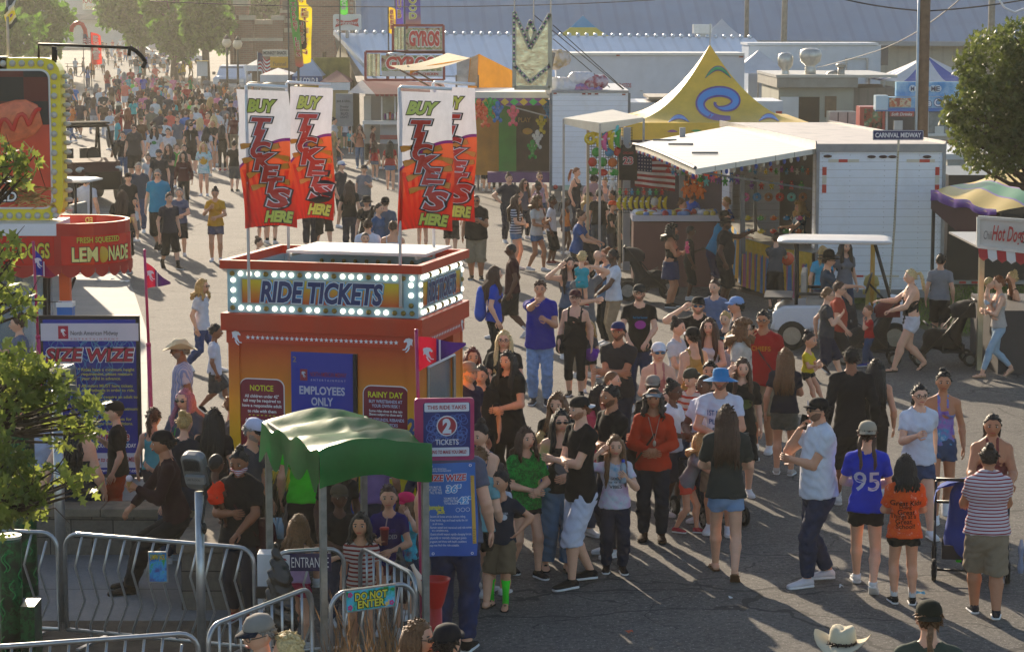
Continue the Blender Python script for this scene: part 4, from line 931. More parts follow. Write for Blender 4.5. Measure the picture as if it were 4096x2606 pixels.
for i in range(22):bB(g,(x+.02,-y+.2+i*(2*y-.4)/21,(zst+zf2)/2),.024,(0,1,0))
aR(g,(-x+.1,-y-.02,(zst+zf2)/2),.1);aR(g,(x-.1,-y-.02,(zst+zf2)/2-.01),.1,flip=-1);aR(g,(x+.02,y-.1,(zst+zf2)/2),.09,(0,1,0))
g.bH('stars_and_horses',aa('#e9e6ee',.5),booth)
g=G();g.box(-X,X,-Yf,Yf,zf2,zs2-.005);g.bH('fascia',aa('#c23410',.35,.25),booth,bevel=.006)
sbx=aa('#8fb2bd',.4)
g=G();h0=zs2;t_=.05
g.box(-x,x,-y,-y+t_,h0,zr2);g.box(-x,x,y-t_,y,h0,zr2);g.box(x-t_,x,-y+t_,y-t_,h0,zr2);g.box(-x,-x+t_,-y+t_,y-t_,h0,zr2);sb=g.bH('sign_box',sbx,booth)
facem=a7([(0,'#cf4a1c'),(.45,'#d88a28'),(1,'#e0c62a')],h0+.1,zr2-.12)
g=G();g.box(-x+.16,x-.16,-y-.006,-y+.001,h0+.1,zr2-.1);g.box(x-.001,x+.006,-y+.12,y-.12,h0+.1,zr2-.1);f_=g.bH('sign_face',facem,booth)
g=G()
for a_,b_ in(((-x+.16,h0+.1),(x-.16,h0+.1)),((x-.16,h0+.1),(x-.16,zr2-.1)),((x-.16,zr2-.1),(-x+.16,zr2-.1)),((-x+.16,zr2-.1),(-x+.16,h0+.1))):g.bar((a_[0],-y-.01,a_[1]),(b_[0],-y-.01,b_[1]),.014)
for a_,b_ in(((-y+.12,h0+.1),(y-.12,h0+.1)),((y-.12,h0+.1),(y-.12,zr2-.1)),((y-.12,zr2-.1),(-y+.12,zr2-.1)),((-y+.12,zr2-.1),(-y+.12,h0+.1))):g.bar((x+.01,a_[0],a_[1]),(x+.01,b_[0],b_[1]),.014)
g.bH('sign_frame',ai('#a8b4b8'),booth)
mt=[aa('#2f9fd0'),aa('#dfe6ea'),aa('#1c2f66')]
g=G();zc=(h0+zr2)/2
ab(g,'RIDE TICKETS',(0,-y-.008,zc),.215,1.34,ad=((.105,0),(.072,1),(.04,2)),shear=.18,step=.0035)
ab(g,'RIDE TICKETS',(x+.008,0,zc),.20,1.04,(0,1,0),ad=((.105,0),(.072,1),(.04,2)),shear=.18,step=.0035);g.bH('lettering',mt,booth)
off1={0,4,8,12,16,20};off2={0,4,8,11,12,16,19,20,21}
def bulb(gl,gd,c,N,lit,r=.027):
 gg=gl if lit else gd;gg.bK([(r*.6,0),(r,.008),(r,.02),(r*.6,.03)],c,12,ax=N)
gl,gd=G(),G()
for i in range(22):xx=-x+.06+i*(2*x-.12)/21;bulb(gl,gd,(xx,-y,zr2-.05),(0,-1,0),i not in off1);bulb(gl,gd,(xx,-y,h0+.05),(0,-1,0),i not in off2)
for i in range(3):
 zz=h0+.13+i*.105
 bulb(gl,gd,(-x+.07,-y,zz),(0,-1,0),1);bulb(gl,gd,(x-.07,-y,zz),(0,-1,0),i!=0);bulb(gl,gd,(x,-y+.06,zz),(1,0,0),1);bulb(gl,gd,(x,y-.06,zz),(1,0,0),i!=1)
for i in range(17):yy=-y+.12+i*(2*y-.24)/16;bulb(gl,gd,(x,yy,zr2-.05),(1,0,0),i%4!=3);bulb(gl,gd,(x,yy,h0+.05),(1,0,0),i%3!=2)
gl.bH('lit_bulb',BULB,booth);gd.bH('unlit_bulb',DIM,booth)
g=G();e=.012
g.box(-X,X,-Yf,-Yf+.07,zr2+.002,zr+.05);g.box(-X,X,Yf-.07,Yf,zr2+.002,zr+.05);g.box(X-.07,X,-Yf+.07,Yf-.07,zr2+.002,zr+.05);g.box(-X,-X+.07,-Yf+.07,Yf-.07,zr2+.002,zr+.05);g.bH('rim',aa('#c23410',.35,.2),booth)
g=G();g.box(-x+t_,x-t_,-y+t_,y-t_,h0-.002,h0+.02);g.bH('roof',aa('#3a3834',.7),booth)
g=G();g.bI((.16,.28,zr+.085),(1.55,.95,.03));g.bar((-.6,-.1,zr+.04),(-.6,.8,zr+.04),.03);g.bar((.8,-.1,zr+.04),(.8,.8,zr+.04),.03);g.bH('roof_hatch',aa('#d9d6cf',.4,.15),booth)
gd=G()
for i in range(10):gd.ell((-.55+i*.13,y-t_-.03,zr-.1),(.025,.02,.025),8,5)
gd.bH('string_lights',DIM,booth,True)
dm=aa('#0d2f9e',.3)
g=G();g.box(-.35,.33,-y+.012,-y+.028,.35,zb(1430));dr=g.bH('door',dm,booth)
g=G();g.box(.335,.375,-y-.01,-y+.028,.35,zb(1430));g.bH('frame',M('#0a0c14',.5),dr)
g=G();F_=-y+.011
ab(g,'EMPLOYEES',(-.01,F_,1.71),.085,.50,ad=((.03,0),));ab(g,'ONLY',(-.01,F_,1.595),.085,.24,ad=((.03,0),))
ab(g,'NORTH AMERICAN MIDWAY',(.06,F_,1.88),.05,.40,ad=((.01,1),));ab(g,'ENTERTAINMENT',(.06,F_,1.82),.022,.38,ad=((0,0),),space=1.6);ab(g,'2',(-.31,F_,2.03),.06,.04,ad=((.0,2),))
g.box(-.25,-.17,F_-.003,F_,1.81,1.93,1);aR(g,(-.21,F_-.004,1.88),.045,mi=0);g.bH('lettering',[aa('#b9bcd0'),aa('#8e1f3a'),aa('#a08a3a')],dr)
def bi(cx,lines,w_=.48,h=.95,top=1.80):
 g=G();P=[(cx+px_,top-h/2+pz)for px_,pz in aF(w_+.02,h+.02,.09)];g.bN(P,-y+.021,-y+.0285,1);P=[(cx+px_,top-h/2+pz)for px_,pz in aF(w_,h,.08)];g.bN(P,-y+.017,-y+.022,0)
 s_=g.bH('notice_sign',[aa('#7c1434',.3),aa('#e8e4e8',.4)],booth);g=G()
 for txt,zo,sz,ww,mi in lines:ab(g,txt,(cx,-y+.016,top-zo),sz,ww,ad=((.02,mi),))
 g.bH('lettering',[aa('#d8d02a'),aa('#e8e8ee'),aa('#b9c0e0')],s_)
bi(-.68,[('NOTICE',.09,.062,.26,0),('All children under 42"',.175,.033,.38,1),('tall may be required to',.228,.033,.42,1),('have a responsible adult',.281,.033,.44,1),('to ride with them',.334,.033,.32,1),('* * * * * * *',.378,.018,.30,0),('All riders must have',.43,.033,.38,1),('tickets or a wristband',.48,.033,.4,1),('in order to ride',.53,.033,.3,1)])
bi(.68,[('RAINY DAY',.085,.062,.38,0),('BUY WRISTBANDS AT',.155,.033,.36,2),('YOUR OWN RISK !',.202,.033,.30,2),('Some rides close in the rain',.255,.026,.36,1),('Shows subject to close early',.295,.026,.36,1),('NO REFUNDS, REBANDS',.35,.033,.40,2),('or RAINCHECKS',.40,.033,.26,2),('We are not responsible for lost',.455,.026,.38,1),('or stolen wristbands',.50,.026,.28,1),('Wristbands are not valid every',.545,.026,.38,1)],top=1.78)
g=G();ab(g,'2',(.965,-y-.001,1.38),.16,.09,ad=((.05,0),));g.bH('lettering',aa('#2a4a80'),booth)
def bannermat():
 def fn(n,l,tc):
  o=aP(n,l,tc.outputs['UV']);u,v=o[0],o[1]
  edge=ac(n,l,'ADD',.45,ac(n,l,'MULTIPLY',ac(n,l,'SINE',ac(n,l,'MULTIPLY',u,1.6)),.21))
  d=ac(n,l,'SUBTRACT',v,edge)
  ang_=ac(n,l,'ARCTAN2',ac(n,l,'SUBTRACT',u,.45),ac(n,l,'ADD',v,.25));ry=ac(n,l,'GREATER_THAN',ac(n,l,'SINE',ac(n,l,'MULTIPLY',ang_,34)),.1)
  low=aj(n,l,v,[(0,'#8c1812'),(.2,'#b83018'),(.42,'#c84a24'),(.6,'#d05a32')]);low=aq(n,l,ac(n,l,'MULTIPLY',ry,ac(n,l,'LESS_THAN',v,.42)),low,'#b02014')
  low=aq(n,l,.8,low,low)
  c=aq(n,l,ac(n,l,'GREATER_THAN',d,-.022),low,'#6b1c66');c=aq(n,l,ac(n,l,'GREATER_THAN',d,.0),c,'#d3d0d4')
  w_=ag(n,l,tc.outputs['UV'],9,7,.7);c=aq(n,l,.35,c,aj(n,l,w_,[(.3,(.62,.62,.62)),(.7,(1.1,1.1,1.1))]),'MULTIPLY')
  return c,aQ(n,l,w_,.25,.02)
 m=ae('printed_vinyl',fn,.5,.3,key='banner',trans=.22);return m
def aY(i,tlx,trx,top,bot,Y,polex,poley,label,drift):
 a=D(tlx,top,Y);b=D(trx,top+6,Y);c=D(tlx,bot,Y);w_=b[0]-a[0];h=a[2]-c[2];px_=D(polex,poley,Y)[0]
 t=af('ticket_banner',label,'banner',(a[0],Y,2.6));z0=a[2]-2.6
 def bC(u,v,off=0):
  ph=i*1.3;yy=.035*math.sin(u*5+v*4+ph)*(.3+v)+.02*math.sin(v*11+ph)
  return np.array([u*w_+drift*v**1.4+.012*math.sin(v*9+ph),yy-off,z0-v*h-.02*u*(1-v)+.03*math.sin(u*3.1)*v**2])
 g=G();nu,nv=14,34;g.bJ(lambda u,v:bC(u,v),nu,nv);o=g.bH('banner_cloth',bannermat(),t,True)
 uv=o.data.uv_layers.new(name='UV');us=np.linspace(0,1,nu+1);vs=np.linspace(0,1,nv+1);UVv=np.array([(a_,1-b_)for a_ in us for b_ in vs]);li=np.zeros(len(o.data.loops),np.int32);o.data.loops.foreach_get('vertex_index',li);uv.data.foreach_set('uv',UVv[li].astype(np.float32).ravel())
 g=G()
 def wp(cx,cy):
  def f(x_,y_,P,st_):
   return np.array([bC((cx*w_+xx)/w_,cy-yy/h,.013+st_)for xx,yy in zip(x_,y_)])
  return f
 for tx,ty,an in((.62,.42,20),(.22,.40,10),(.80,.48,-15),(.25,.50,15),(.78,.56,15),(.30,.60,25),(.75,.66,-10),(.36,.70,15)):
  for mi,sc_ in((3,1.06),(4,1.)):
   Q=[]
   for qx,qy in((-.16,-.045),(-.1,-.05),(0,-.03),(.1,-.05),(.16,-.045),(.16,.045),(.1,.05),(0,.03),(-.1,.05),(-.16,.045)):
    ca,sa=math.cos(R(an)),math.sin(R(an));xx,yy=(qx*ca-qy*sa)*sc_*1.1,(qx*sa+qy*ca)*sc_*1.1;Q.append(bC(tx+xx,ty-yy*w_/h*1.,mi*.003-.004))
   g.add(Q,[list(range(10))],mi)
 L4=((.10,0),(.07,1),(.02,2))
 for ch,cx,cy,sz,wd in(('T',.44,.265,.125,.19),('I',.40,.345,.115,.12),('C',.44,.435,.12,.19),('K',.50,.52,.125,.21),('E',.58,.61,.12,.18),('T',.62,.695,.115,.19),('S',.68,.79,.14,.23)):
  ab(g,ch,(0,0,0),sz*h,wd*h*.8,ad=((.12,0),(.075,1),(.045,2)),shear=.25,step=.005,aN=wp(cx,cy))
 for txt,cx,cy,sz,wd in(('BUY',.46,.115,.085,.58),('HERE',.66,.93,.08,.56)):
  ab(g,txt,(0,0,0),sz*h,wd*w_,ad=((.12,0),(.06,5)),shear=.3,step=.005,aN=wp(cx,cy))
 g.bH('lettering',[aa('#121014',.4),aa('#e6e0e4',.4),aa('#c42c1c',.4),aa('#6a3410'),aa('#d98a2a',.4),aa('#ccd05a',.4)],t)
 g=G();X_=px_-a[0];xl=min(X_,0)
 g.bM([(X_,.03,0.02),(X_,.03,z0+.03),(X_+.02,.03,z0+.045),(w_*.98,.02,z0+.02)],.016,8);g.bH('banner_pole',aa('#dfe2e4',.35),t,True)
aY(0,945,1153,357,912,24.42,985,500,'left front BUY TICKETS HERE banner, tilted, above the booth sign corner',.07)
aY(1,1155,1326,346,882,25.75,1147,500,'second BUY TICKETS HERE banner from the left, behind and higher',.02)
aY(2,1592,1812,365,925,24.05,1597,500,'third BUY TICKETS HERE banner, crooked, standing before the last one',.0)
aY(3,1725,1905,345,890,25.45,1733,500,'rearmost BUY TICKETS HERE banner at the right, half covered by its neighbour',-.02)
Yl=31.5;q=D(240,1000,Yl);t=lemon=af('lemonade_stand','red lemonade stand with a scalloped rounded canopy sign','food stand',(q[0]-1.5,Yl,0))
zt=D(0,895,Yl)[2];zbm=D(0,1075,Yl)[2];x0=D(-300,0,Yl)[0];xr=D(462,0,Yl)[0]
def bD(ins=0.):
 P=[(x0,Yl+ins)];cx,r=xr-.75,.75-ins
 P.append((D(220,0,Yl)[0],Yl+ins));
 for a in np.linspace(-90,90,13)[1:]:P.append((cx+r*math.cos(R(a))*1.,Yl+.75+r*math.sin(R(a))))
 P+=[(x0,Yl+1.5-ins)];return P
def bE(g,P,z0,z1,mi=None,outn=0.):
 P=[np.array([*p,0])for p in P]
 for a,b in zip(P[:-1],P[1:]):g.quad(a+[0,0,z0],b+[0,0,z0],b+[0,0,z1],a+[0,0,z1],mi)
g=LG(t);lp=bD();li=bD(.05);bE(g,lp,zbm,zt);bE(g,li[::-1],zbm,zt)
for a,b,c,d in zip(lp[:-1],lp[1:],li[1:],li[:-1]):g.quad((*a,zt),(*b,zt),(*c,zt),(*d,zt));g.quad((*a,zbm),(*d,zbm),(*c,zbm),(*b,zbm))
can=g.bH('canopy_sign',aa('#b3170f',.3,.1),t)
g=LG(t)
for a,b in zip(lp[:-1],lp[1:]):
 a=np.array([*a,0]);b=np.array([*b,0]);L_=np.linalg.norm(b-a);n=max(1,round(L_/.32))
 for i in range(n):
  for s_ in range(6):
   u0,u1=(i+s_/6)/n,(i+(s_+1)/6)/n;h0_,h1_=[.05+.07*math.sin(math.pi*v)for v in(s_/6,(s_+1)/6)]
   nrm=np.array([(b-a)[1],-(b-a)[0],0])/L_;p,q=a+(b-a)*u0+nrm*.03,a+(b-a)*u1+nrm*.03
   g.quad(p+[0,0,zbm-h0_],q+[0,0,zbm-h1_],q+[0,0,zbm+.04],p+[0,0,zbm+.04])
g.bH('scalloped_valance',aa('#a8160f',.35),t)
g=LG(t);rd='#8a0f0c';a=D(228,940,Yl)[0];b=D(462,940,Yl)[0]
za,zc_=D(0,945,Yl-.03)[2],D(0,1062,Yl-.03)[2]
g.box(D(-250,0,Yl)[0],D(192,0,Yl)[0],Yl-.012,Yl-.004,zc_,za);g.bH('sign_face',aa('#c2190f',.25),t)
g=LG(t);P_=lp[1:9];
for a_,b_ in zip(P_[:-1],P_[1:]):
 v=np.array([b_[1]-a_[1],-(b_[0]-a_[0])]);v=v/np.linalg.norm(v)*.01;g.quad((a_[0]+v[0],a_[1]+v[1],zc_),(b_[0]+v[0],b_[1]+v[1],zc_),(b_[0]+v[0],b_[1]+v[1],za),(a_[0]+v[0],a_[1]+v[1],za))
g.bH('sign_face',aa('#cf2418',.25),t)
def a3(s_):
 acc=0;pts=lp[1:]
 for a_,b_ in zip(pts[:-1],pts[1:]):
  L_=math.hypot(b_[0]-a_[0],b_[1]-a_[1])
  if s_<=acc+L_ or(a_,b_)==(pts[-2],pts[-1]):u=(s_-acc)/L_;return a_[0]+(b_[0]-a_[0])*u,a_[1]+(b_[1]-a_[1])*u,(b_[1]-a_[1])/L_,-(b_[0]-a_[0])/L_
  acc+=L_
def bn(s0,zc,off=.014):
 def f(x_,y_,P,st_):
  out=[]
  for xx,yy in zip(x_,y_):cxx,cyy,nx_,ny_=a3(max(.001,s0+xx));out.append((cxx+nx_*(off+st_),cyy+ny_*(off+st_),zc+yy))
  return np.array(out)
 return f
g=LG(t);LM=[aa('#1a0d08'),aa('#e8e08a',.4),aa('#d8c53a',.4),aa('#c9a22a')]
ab(g,'FRESH SQUEEZED',(0,0,0),.075,.62,ad=((.05,0),(.02,2)),aN=bn(.52,za-.065),step=.004)
ab(g,'LEM',(0,0,0),.19,.34,ad=((.07,0),(.03,1)),aN=bn(.31,zc_+.14),step=.004)
ab(g,'NADE',(0,0,0),.19,.40,ad=((.07,0),(.03,1)),aN=bn(.84,zc_+.14),step=.004)
cx_,cy_,nx_,ny_=a3(.555);g.ell((cx_+nx_*.02,cy_+ny_*.02,zc_+.13),(.075,.02,.11),16,10,3)
ab(g,'HOT DOGS',(D(60,0,Yl)[0],Yl-.014,(za+zc_)/2),.2,.75,ad=((.07,0),(.03,2)))
ab(g,'FRESH SQUEEZED',(D(345,0,Yl)[0],Yl+1.43,zt-.08),.08,.68,(-1,0,0),(0,0,1),ad=((.02,1),))
g.bH('lettering',LM,t)
g=LG(t);g.box(x0,xr-.7,Yl+.06,Yl+1.44,zbm+.02,zbm+.06);g.bH('ceiling_panel',aa('#b0483a'),t)
g=LG(t);q=D(232,0,Yl+.2)[0];g.box(q-.07,q+.07,Yl+.15,Yl+.29,0,zbm+.02);g.box(x0,x0+.1,Yl+.15,Yl+.25,0,zbm);g.bH('post',aa('#d9560f',.35),t)
g=LG(t);
for xx,yb in((285,1200),(262,1260)):g.bO(D(300,1110,Yl+.5),D(245,1250,Yl+.1),.02)
g.bO(D(180,1110,Yl+.3),D(180,1260,Yl+.3),.03);g.bO(D(196,1110,Yl+.2),D(196,1262,Yl+.2),.02);g.bH('brace',M('#17110d',.5),t)
g=LG(t);g.box(x0,D(160,0,Yl)[0],Yl+.3,Yl+.36,0,1.05);g.bH('counter',aa('#25211e',.4),t)
g=LG(t);g.box(x0,D(160,0,Yl)[0],Yl+.34,Yl+.35,1.05,zbm);g.bH('window',GLASS,t)
g=LG(t);g.box(x0,xr-1.6,Yl+1.35,Yl+1.4,0,zbm);g.bH('back_wall',aa('#3b322c',.6),t)
g=LG(t)
for i in range(4):g.bK([(.045,0),(.06,.14),(.062,.15),(.02,.19)],D(28+i*16,1395,Yl+.2)*np.array([1,1,0])+[0,0,1.08],10)
g.bH('drink_cup',M('#b9c46a',.2,0,.2,spec=.6),t,True)
tb=af('blue_bin','small blue bin with a white lid beside the lemonade stand post','bin',(*D(264,1262,31.2)[:2],0));g=G();g.box(-.1,.1,-.1,.1,0,zbm*0+D(264,1225,31.2)[2]);g.bH('bin_body',aa('#1467b8'),tb);g=G();z_=D(264,1225,31.2)[2]+.002;g.box(-.11,.11,-.11,.11,z_,z_+.06);g.bH('lid',aa(WHITE),tb)
t=af('shade_trailer','white trailer body behind the hot dog picture sign','trailer',(-13,49,0));g=LG(t);g.box(-20,D(226,0,52)[0],47.5,52,.5,4.4);g.bH('wall',aa('#c4c4c0',.4,.2),t);g=LG(t);g.box(-13,-12.8,49,49.3,0,.5);g.bH('leg',ai(),t)  # hidden trailer-sized box, added to cast shade over the concrete apron
Yh=31.9;p0=D(-900,880,Yh);p1=D(238,232,Yh);t=af('hot_dog_sign','big yellow framed sign with a giant hot dog picture and bulbs all round','sign',(p1[0]-1,Yh,p0[2]))
cxm,czm=(p0[0]+p1[0])/2,(p0[2]+p1[2])/2;Wd,Hd_=p1[0]-p0[0],p1[2]-p0[2]
g=LG(t);P_=[(cxm+a,czm+b)for a,b in aF(Wd,Hd_,.22,7)];g.bN(P_,Yh,Yh+.35);g.bH('sign_box',aa('#e3d02a',.35),t,bevel=0)
def picm(n,l,tc):
 o=tc.outputs['Object'];ch=n.new('ShaderNodeTexChecker');ch.inputs['Scale'].default_value=3.1;ch.inputs['Color1'].default_value=(.11,.012,.010,1);ch.inputs['Color2'].default_value=(.010,.012,.016,1)
 mp=n.new('ShaderNodeMapping');mp.inputs['Location'].default_value=(.13,.17,.02);l.new(o,mp.inputs[0]);l.new(mp.outputs[0],ch.inputs['Vector']);z=aP(n,l,o)[2]
 return aq(n,l,ac(n,l,'LESS_THAN',z,1.28),ch.outputs[0],aj(n,l,ag(n,l,o,1.3,3),[(.3,(.5,.045,.02)),(.7,(.75,.08,.03))]))
def rp(x0,y0,x1,y1,r=.1):a,b=D(x0,y1,Yh-.01),D(x1,y0,Yh-.01);return[((a[0]+b[0])/2+u,(a[2]+b[2])/2+v)for u,v in aF(b[0]-a[0],b[2]-a[2],r,5)]
g=LG(t);g.bN(rp(-860,276,199,836,.13),Yh-.014,Yh-.002);g.bH('picture_border',aa('#d8d8d2'),t)
g=LG(t);g.bN(rp(-850,284,192,828,.11),Yh-.022,Yh-.0145);pic=g.bH('picture',ae('hot_dog_picture',picm,.3),t)
g=LG(t);A_,B_=D(-260,590,Yh-.05),D(160,460,Yh-.05);pts=[A_+(B_-A_)*u+np.array([0,0,.03*math.sin(u*3)])for u in np.linspace(0,1,12)];rr_=[.26]*10+[.23,.13]
V=G();g.bM(pts,np.array(rr_)*1.05,18);o=g.bH('sausage_print',M((.72,.17,.07),.25,0,.3,9,.1),t,True);o.scale=(1,.12,1);o.location=(0,-.03,0)
g=LG(t);pts=[]
for i in range(60):u=i/59;c=A_+(B_-A_)*u;pts.append(c+np.array([.02*math.cos(u*44),-.0,.09*math.sin(u*40)]))
g.bM(pts,.028,7);o=g.bH('mustard_print',M((.62,.03,.02),.2),t,True);o.scale=(1,.12,1);o.location=(0,-.082,0)
g=LG(t);fr=np.random.RandomState(8)
for i in range(60):c=D(fr.uniform(20,185),fr.uniform(745,822),Yh-.02);an=fr.uniform(-.6,.6);Ld=.14;g.bar(c-np.array([math.cos(an),0,math.sin(an)])*Ld,c+np.array([math.cos(an),0,math.sin(an)])*Ld,.035,.01)
g.bar(D(95,565,Yh-.03),D(195,670,Yh-.03),.05,.012);g.bH('fries_print',M((.62,.36,.10),.4,0,.35,12),t)
g=LG(t);ab(g,'LOADED',(D(-60,0,Yh)[0],Yh-.05,D(0,785,Yh)[2]),.13,.72,ad=((.10,1),(.02,0)),shear=.1);ab(g,'FRIES',(D(-60,0,Yh)[0],Yh-.05,D(0,720,Yh)[2]),.1,.6,ad=((.10,1),(.02,0)),shear=.1);g.bH('lettering',[aa('#e4e0d8'),aa('#150c0a')],t)
g=LG(t)
for i in range(12):c=D(224-37*i,862,Yh);g.ell((c[0],Yh-.01,c[2]),(.045,.03,.045),10,6);c=D(200-37.5*i,254,Yh)if i else D(202,268,Yh);g.ell((c[0],Yh-.01,c[2]),(.045,.03,.045),10,6)
for i in range(15):c=D(217,308+38*i,Yh);g.ell((c[0],Yh-.01,c[2]),(.045 if i%2==0 else .03,)*1+(.03,.045 if i%2==0 else .03),10,6);g.ell((p1[0]+.05,Yh+.15,c[2]),(.06,.035,.035),8,6)
g.bH('bulb',M('#b9b6a8',.3,0,.1,spec=.6),t,True)
g=LG(t);a=D(-300,884,Yh-.1);b=D(243,934,Yh-.1);g.box(a[0],b[0],Yl-.02,Yh+.6,b[2],a[2]-.01);g.bH('base_trim',aa('#dfe0e4',.3),t)
t=af('light_boom','long dark metal boom with a drooping cable bundle above the hot dog sign','boom',D(215,240,32));g=LG(t);g.bM([D(155,232,32),D(155,178,32),D(300,182,32),D(520,192,32)],.02,7);g.bM([D(216,250,32),D(216,186,32)],.035,7);g.bM([D(224,240,32),D(224,200,32)],.02,7)
g.bM([D(518,190,32),D(545,205,32),D(570,230,32),D(583,248,32)],.03,7);g.bM([D(583,245,32),D(570,272,32)],.03,7);g.bM([D(518,190,32),D(517,224,32)],.025,6);g.bH('boom_arm',M('#14120f',.5,.4),t,True);g=LG(t);g.box(*sorted((D(-20,0,32)[0],D(26,0,32)[0])),31.9,32.05,D(0,295,32)[2],D(0,225,32)[2]);g.bH('lamp_box',ai(),t)
MAG=aa('#b0205e',.35,.1)
def aL(g,x0,x1,z0,z1,y_,n,seed,mi=0,rmax=.13):
 r_=np.random.RandomState(seed)
 for i in range(n):
  r=r_.uniform(.02,rmax);ring(g,(r_.uniform(x0+r,x1-r),y_,r_.uniform(z0+r,z1-r)),r,max(.005,r*.09),mi=mi,off=.002,n=22)
Ys=28.3;a=D(155,1262,Ys);b=D(570,1908,Ys);t=af('height_rule_board','tall dark blue rules board with bubble pattern and pink size lettering','sign',((a[0]+b[0])/2,Ys,0));Wd=(b[0]-a[0])/2;z1,z0=a[2],b[2]
g=G();g.box(-Wd,Wd,0,.05,z0,z1);g.box(-Wd+.1,-Wd+.15,.01,.04,0,z0);g.box(Wd-.15,Wd-.1,.01,.04,0,z0);g.bH('frame',M('#0c0c0e',.4),t)
g=G();k=.045;g.box(-Wd+k,Wd-k,-.006,0.001,z0+k,z1-k);g.bH('panel',a7([(0,'#1c2c9a'),(.6,'#14227c'),(1,'#2034a0')],z0,z1,.25),t)
H_=z1-z0;zz=lambda py:D(0,py,Ys)[2];xx=lambda px_:D(px_,1500,Ys)[0]-(a[0]+b[0])/2
g=G();aL(g,-Wd+k,Wd-k,z0+.2,z1-k,-.006,70,3);g.bH('circle_pattern',aa('#3c86b4'),t)
g=G();g.box(xx(168),xx(558),-.0115,-.0065,zz(1362),zz(1292),0);g.box(xx(168),xx(558),-.0115,-.0065,zz(1868),zz(1810),0)
g.box(xx(238),xx(278),-.014,-.012,zz(1354),zz(1302),1);aR(g,(xx(258),-.015,zz(1326)),.06,mi=2)
ab(g,'North American Midway',(xx(382),-.0125,zz(1333)),.055,xx(475)-xx(286),ad=((.0,3),));ab(g,'ENTERTAINMENT',(xx(382),-.0125,zz(1354)),.02,xx(475)-xx(286),ad=((0,1),),space=1.8)
ab(g,'SIZE WIZE',(xx(362),-.009,zz(1418)),.155,xx(536)-xx(186),ad=((.10,2),(.06,3),(.02,1)),shear=.15,step=.003)
for i,(s_,px_,py,wd)in enumerate((('* Rides have a minimum height',426,1478,228),('requirement, please measure',429,1496,206),('your child in advance.',405,1514,160),('* All riders MUST have tickets',422,1541,220),('or wristbands in order to ride.',432,1559,214),('* Some rides require an adult to',432,1587,236),('accompany children.',395,1604,150),('* Some rides do have maximum',430,1633,238),('height requirements.',400,1650,150),('Please see attendants for',430,1674,190),('restrictions and conditions.',430,1692,200))):
 ab(g,s_,(xx(px_),-.009,zz(py)),.037,wd/(F/Ys),ad=((.012,4),))
ab(g,'Think Safe',(xx(430),-.009,zz(1742)),.12,.5,ad=((.05,2),(.02,1)),shear=.2);ab(g,'FOR YOUR SAFETY TODAY',(xx(440),-.009,zz(1780)),.05,.6,ad=((.02,2),));ab(g,'going to make you SMILE!',(xx(450),-.0125,zz(1838)),.06,.6,ad=((.02,1),),shear=.2);ab(g,'www.namidway.com',(xx(470),-.009,zz(1881)),.045,.5,ad=((.01,2),))
g.box(xx(236),xx(298),-.0125,-.0065,zz(1530),zz(1478),5)
g.bH('lettering',[aa('#c6c8d4',.3),aa('#a8143c',.3),aa('#e8e8ee'),aa('#1a1a20'),aa('#c8c832'),aa('#8a7a1c')],t)
def aS(px0,ptop,pbase,Y,label,wpx,pen,name='pennant_pole'):
 a=D(px0,ptop,Y);t=af(name,label,'pole',(a[0],Y,0));zt_=a[2];g=G();r=wpx/2/(F/Y);g.bM([(.05,0,0),(.025,0,zt_*.62)],[r*1.3,r*1.3],12);g.bM([(.025,0,zt_*.62),(0,0,zt_)],[r*.85,r*.8],12);g.bK([(r*1.4,0),(r*1.4,.04)],(.025,0,zt_*.61),12);g.ell((0,0,zt_),(r,r,r*.6),10,6);g.bH('shaft',MAG,t,True)
 x1,z1_,dx,dz,c1,c2=pen;g=G();n1=14
 def pf(u,v):
  h=dz*(1-.93*u);return np.array([r+u*dx,.05*math.sin(u*7),z1_-u*.55*dz*x1-h*v*1.-.1*u*0])
 g.bJ(pf,n1,6);
 def pm(n,l,tc):X_=aP(n,l,tc.outputs['Object'])[0];return aq(n,l,ac(n,l,'GREATER_THAN',X_,dx*.42),c1,c2)
 fl_=g.bH('pennant',ae('pennant_cloth',pm,.7,.2,key=('pen',c1,c2,dx),trans=.3),t,True);g=G();aR(g,(r+dx*.2,-.06,z1_-dz*.45),dz*.28,mi=0);g.bM([pf(.45,v)+[0,-.012,0]for v in(0,.5,1)],.008,4,0);g.bH('emblem',aa('#dcd4dc'),fl_)
aS(578,1000,1980,27.4,'magenta pole with a drooping pennant right of the blue rules board',14,(1.4,D(578,1050,27.4)[2],.27,.30,'#a01c3c','#3a1a50'))
aS(133,968,1850,27.8,'magenta pole with a limp blue pennant left of the blue rules board',14,(1.8,D(133,1000,27.8)[2],.22,.30,'#2a2a9a','#8a1440'))
aS(1665,1320,2300,19.9,'magenta pole with a horse pennant carrying the two tickets sign',18,(.35,D(1665,1345,19.9)[2],.40,.30,'#a3152f','#33165a'))
Yt=19.8;a,b=D(1657,1592,Yt),D(1898,1840,Yt);t=af('ticket_price_sign','magenta framed sign reading THIS RIDE TAKES 2 TICKETS','sign',((a[0]+b[0])/2,Yt,b[2]),R(6));Wd=(b[0]-a[0])/2;H_=a[2]-b[2]
g=G();g.bN([(u,H_/2+v)for u,v in aF(2*Wd,H_,.03)],0,.04);g.bH('frame',MAG,t,bevel=.004);g=G();g.bN([(u+.02,H_/2+v+.0)for u,v in aF(2*Wd-.11,H_-.07,.02)],-.006,.001);g.bH('panel',aa('#152a6e',.25),t)
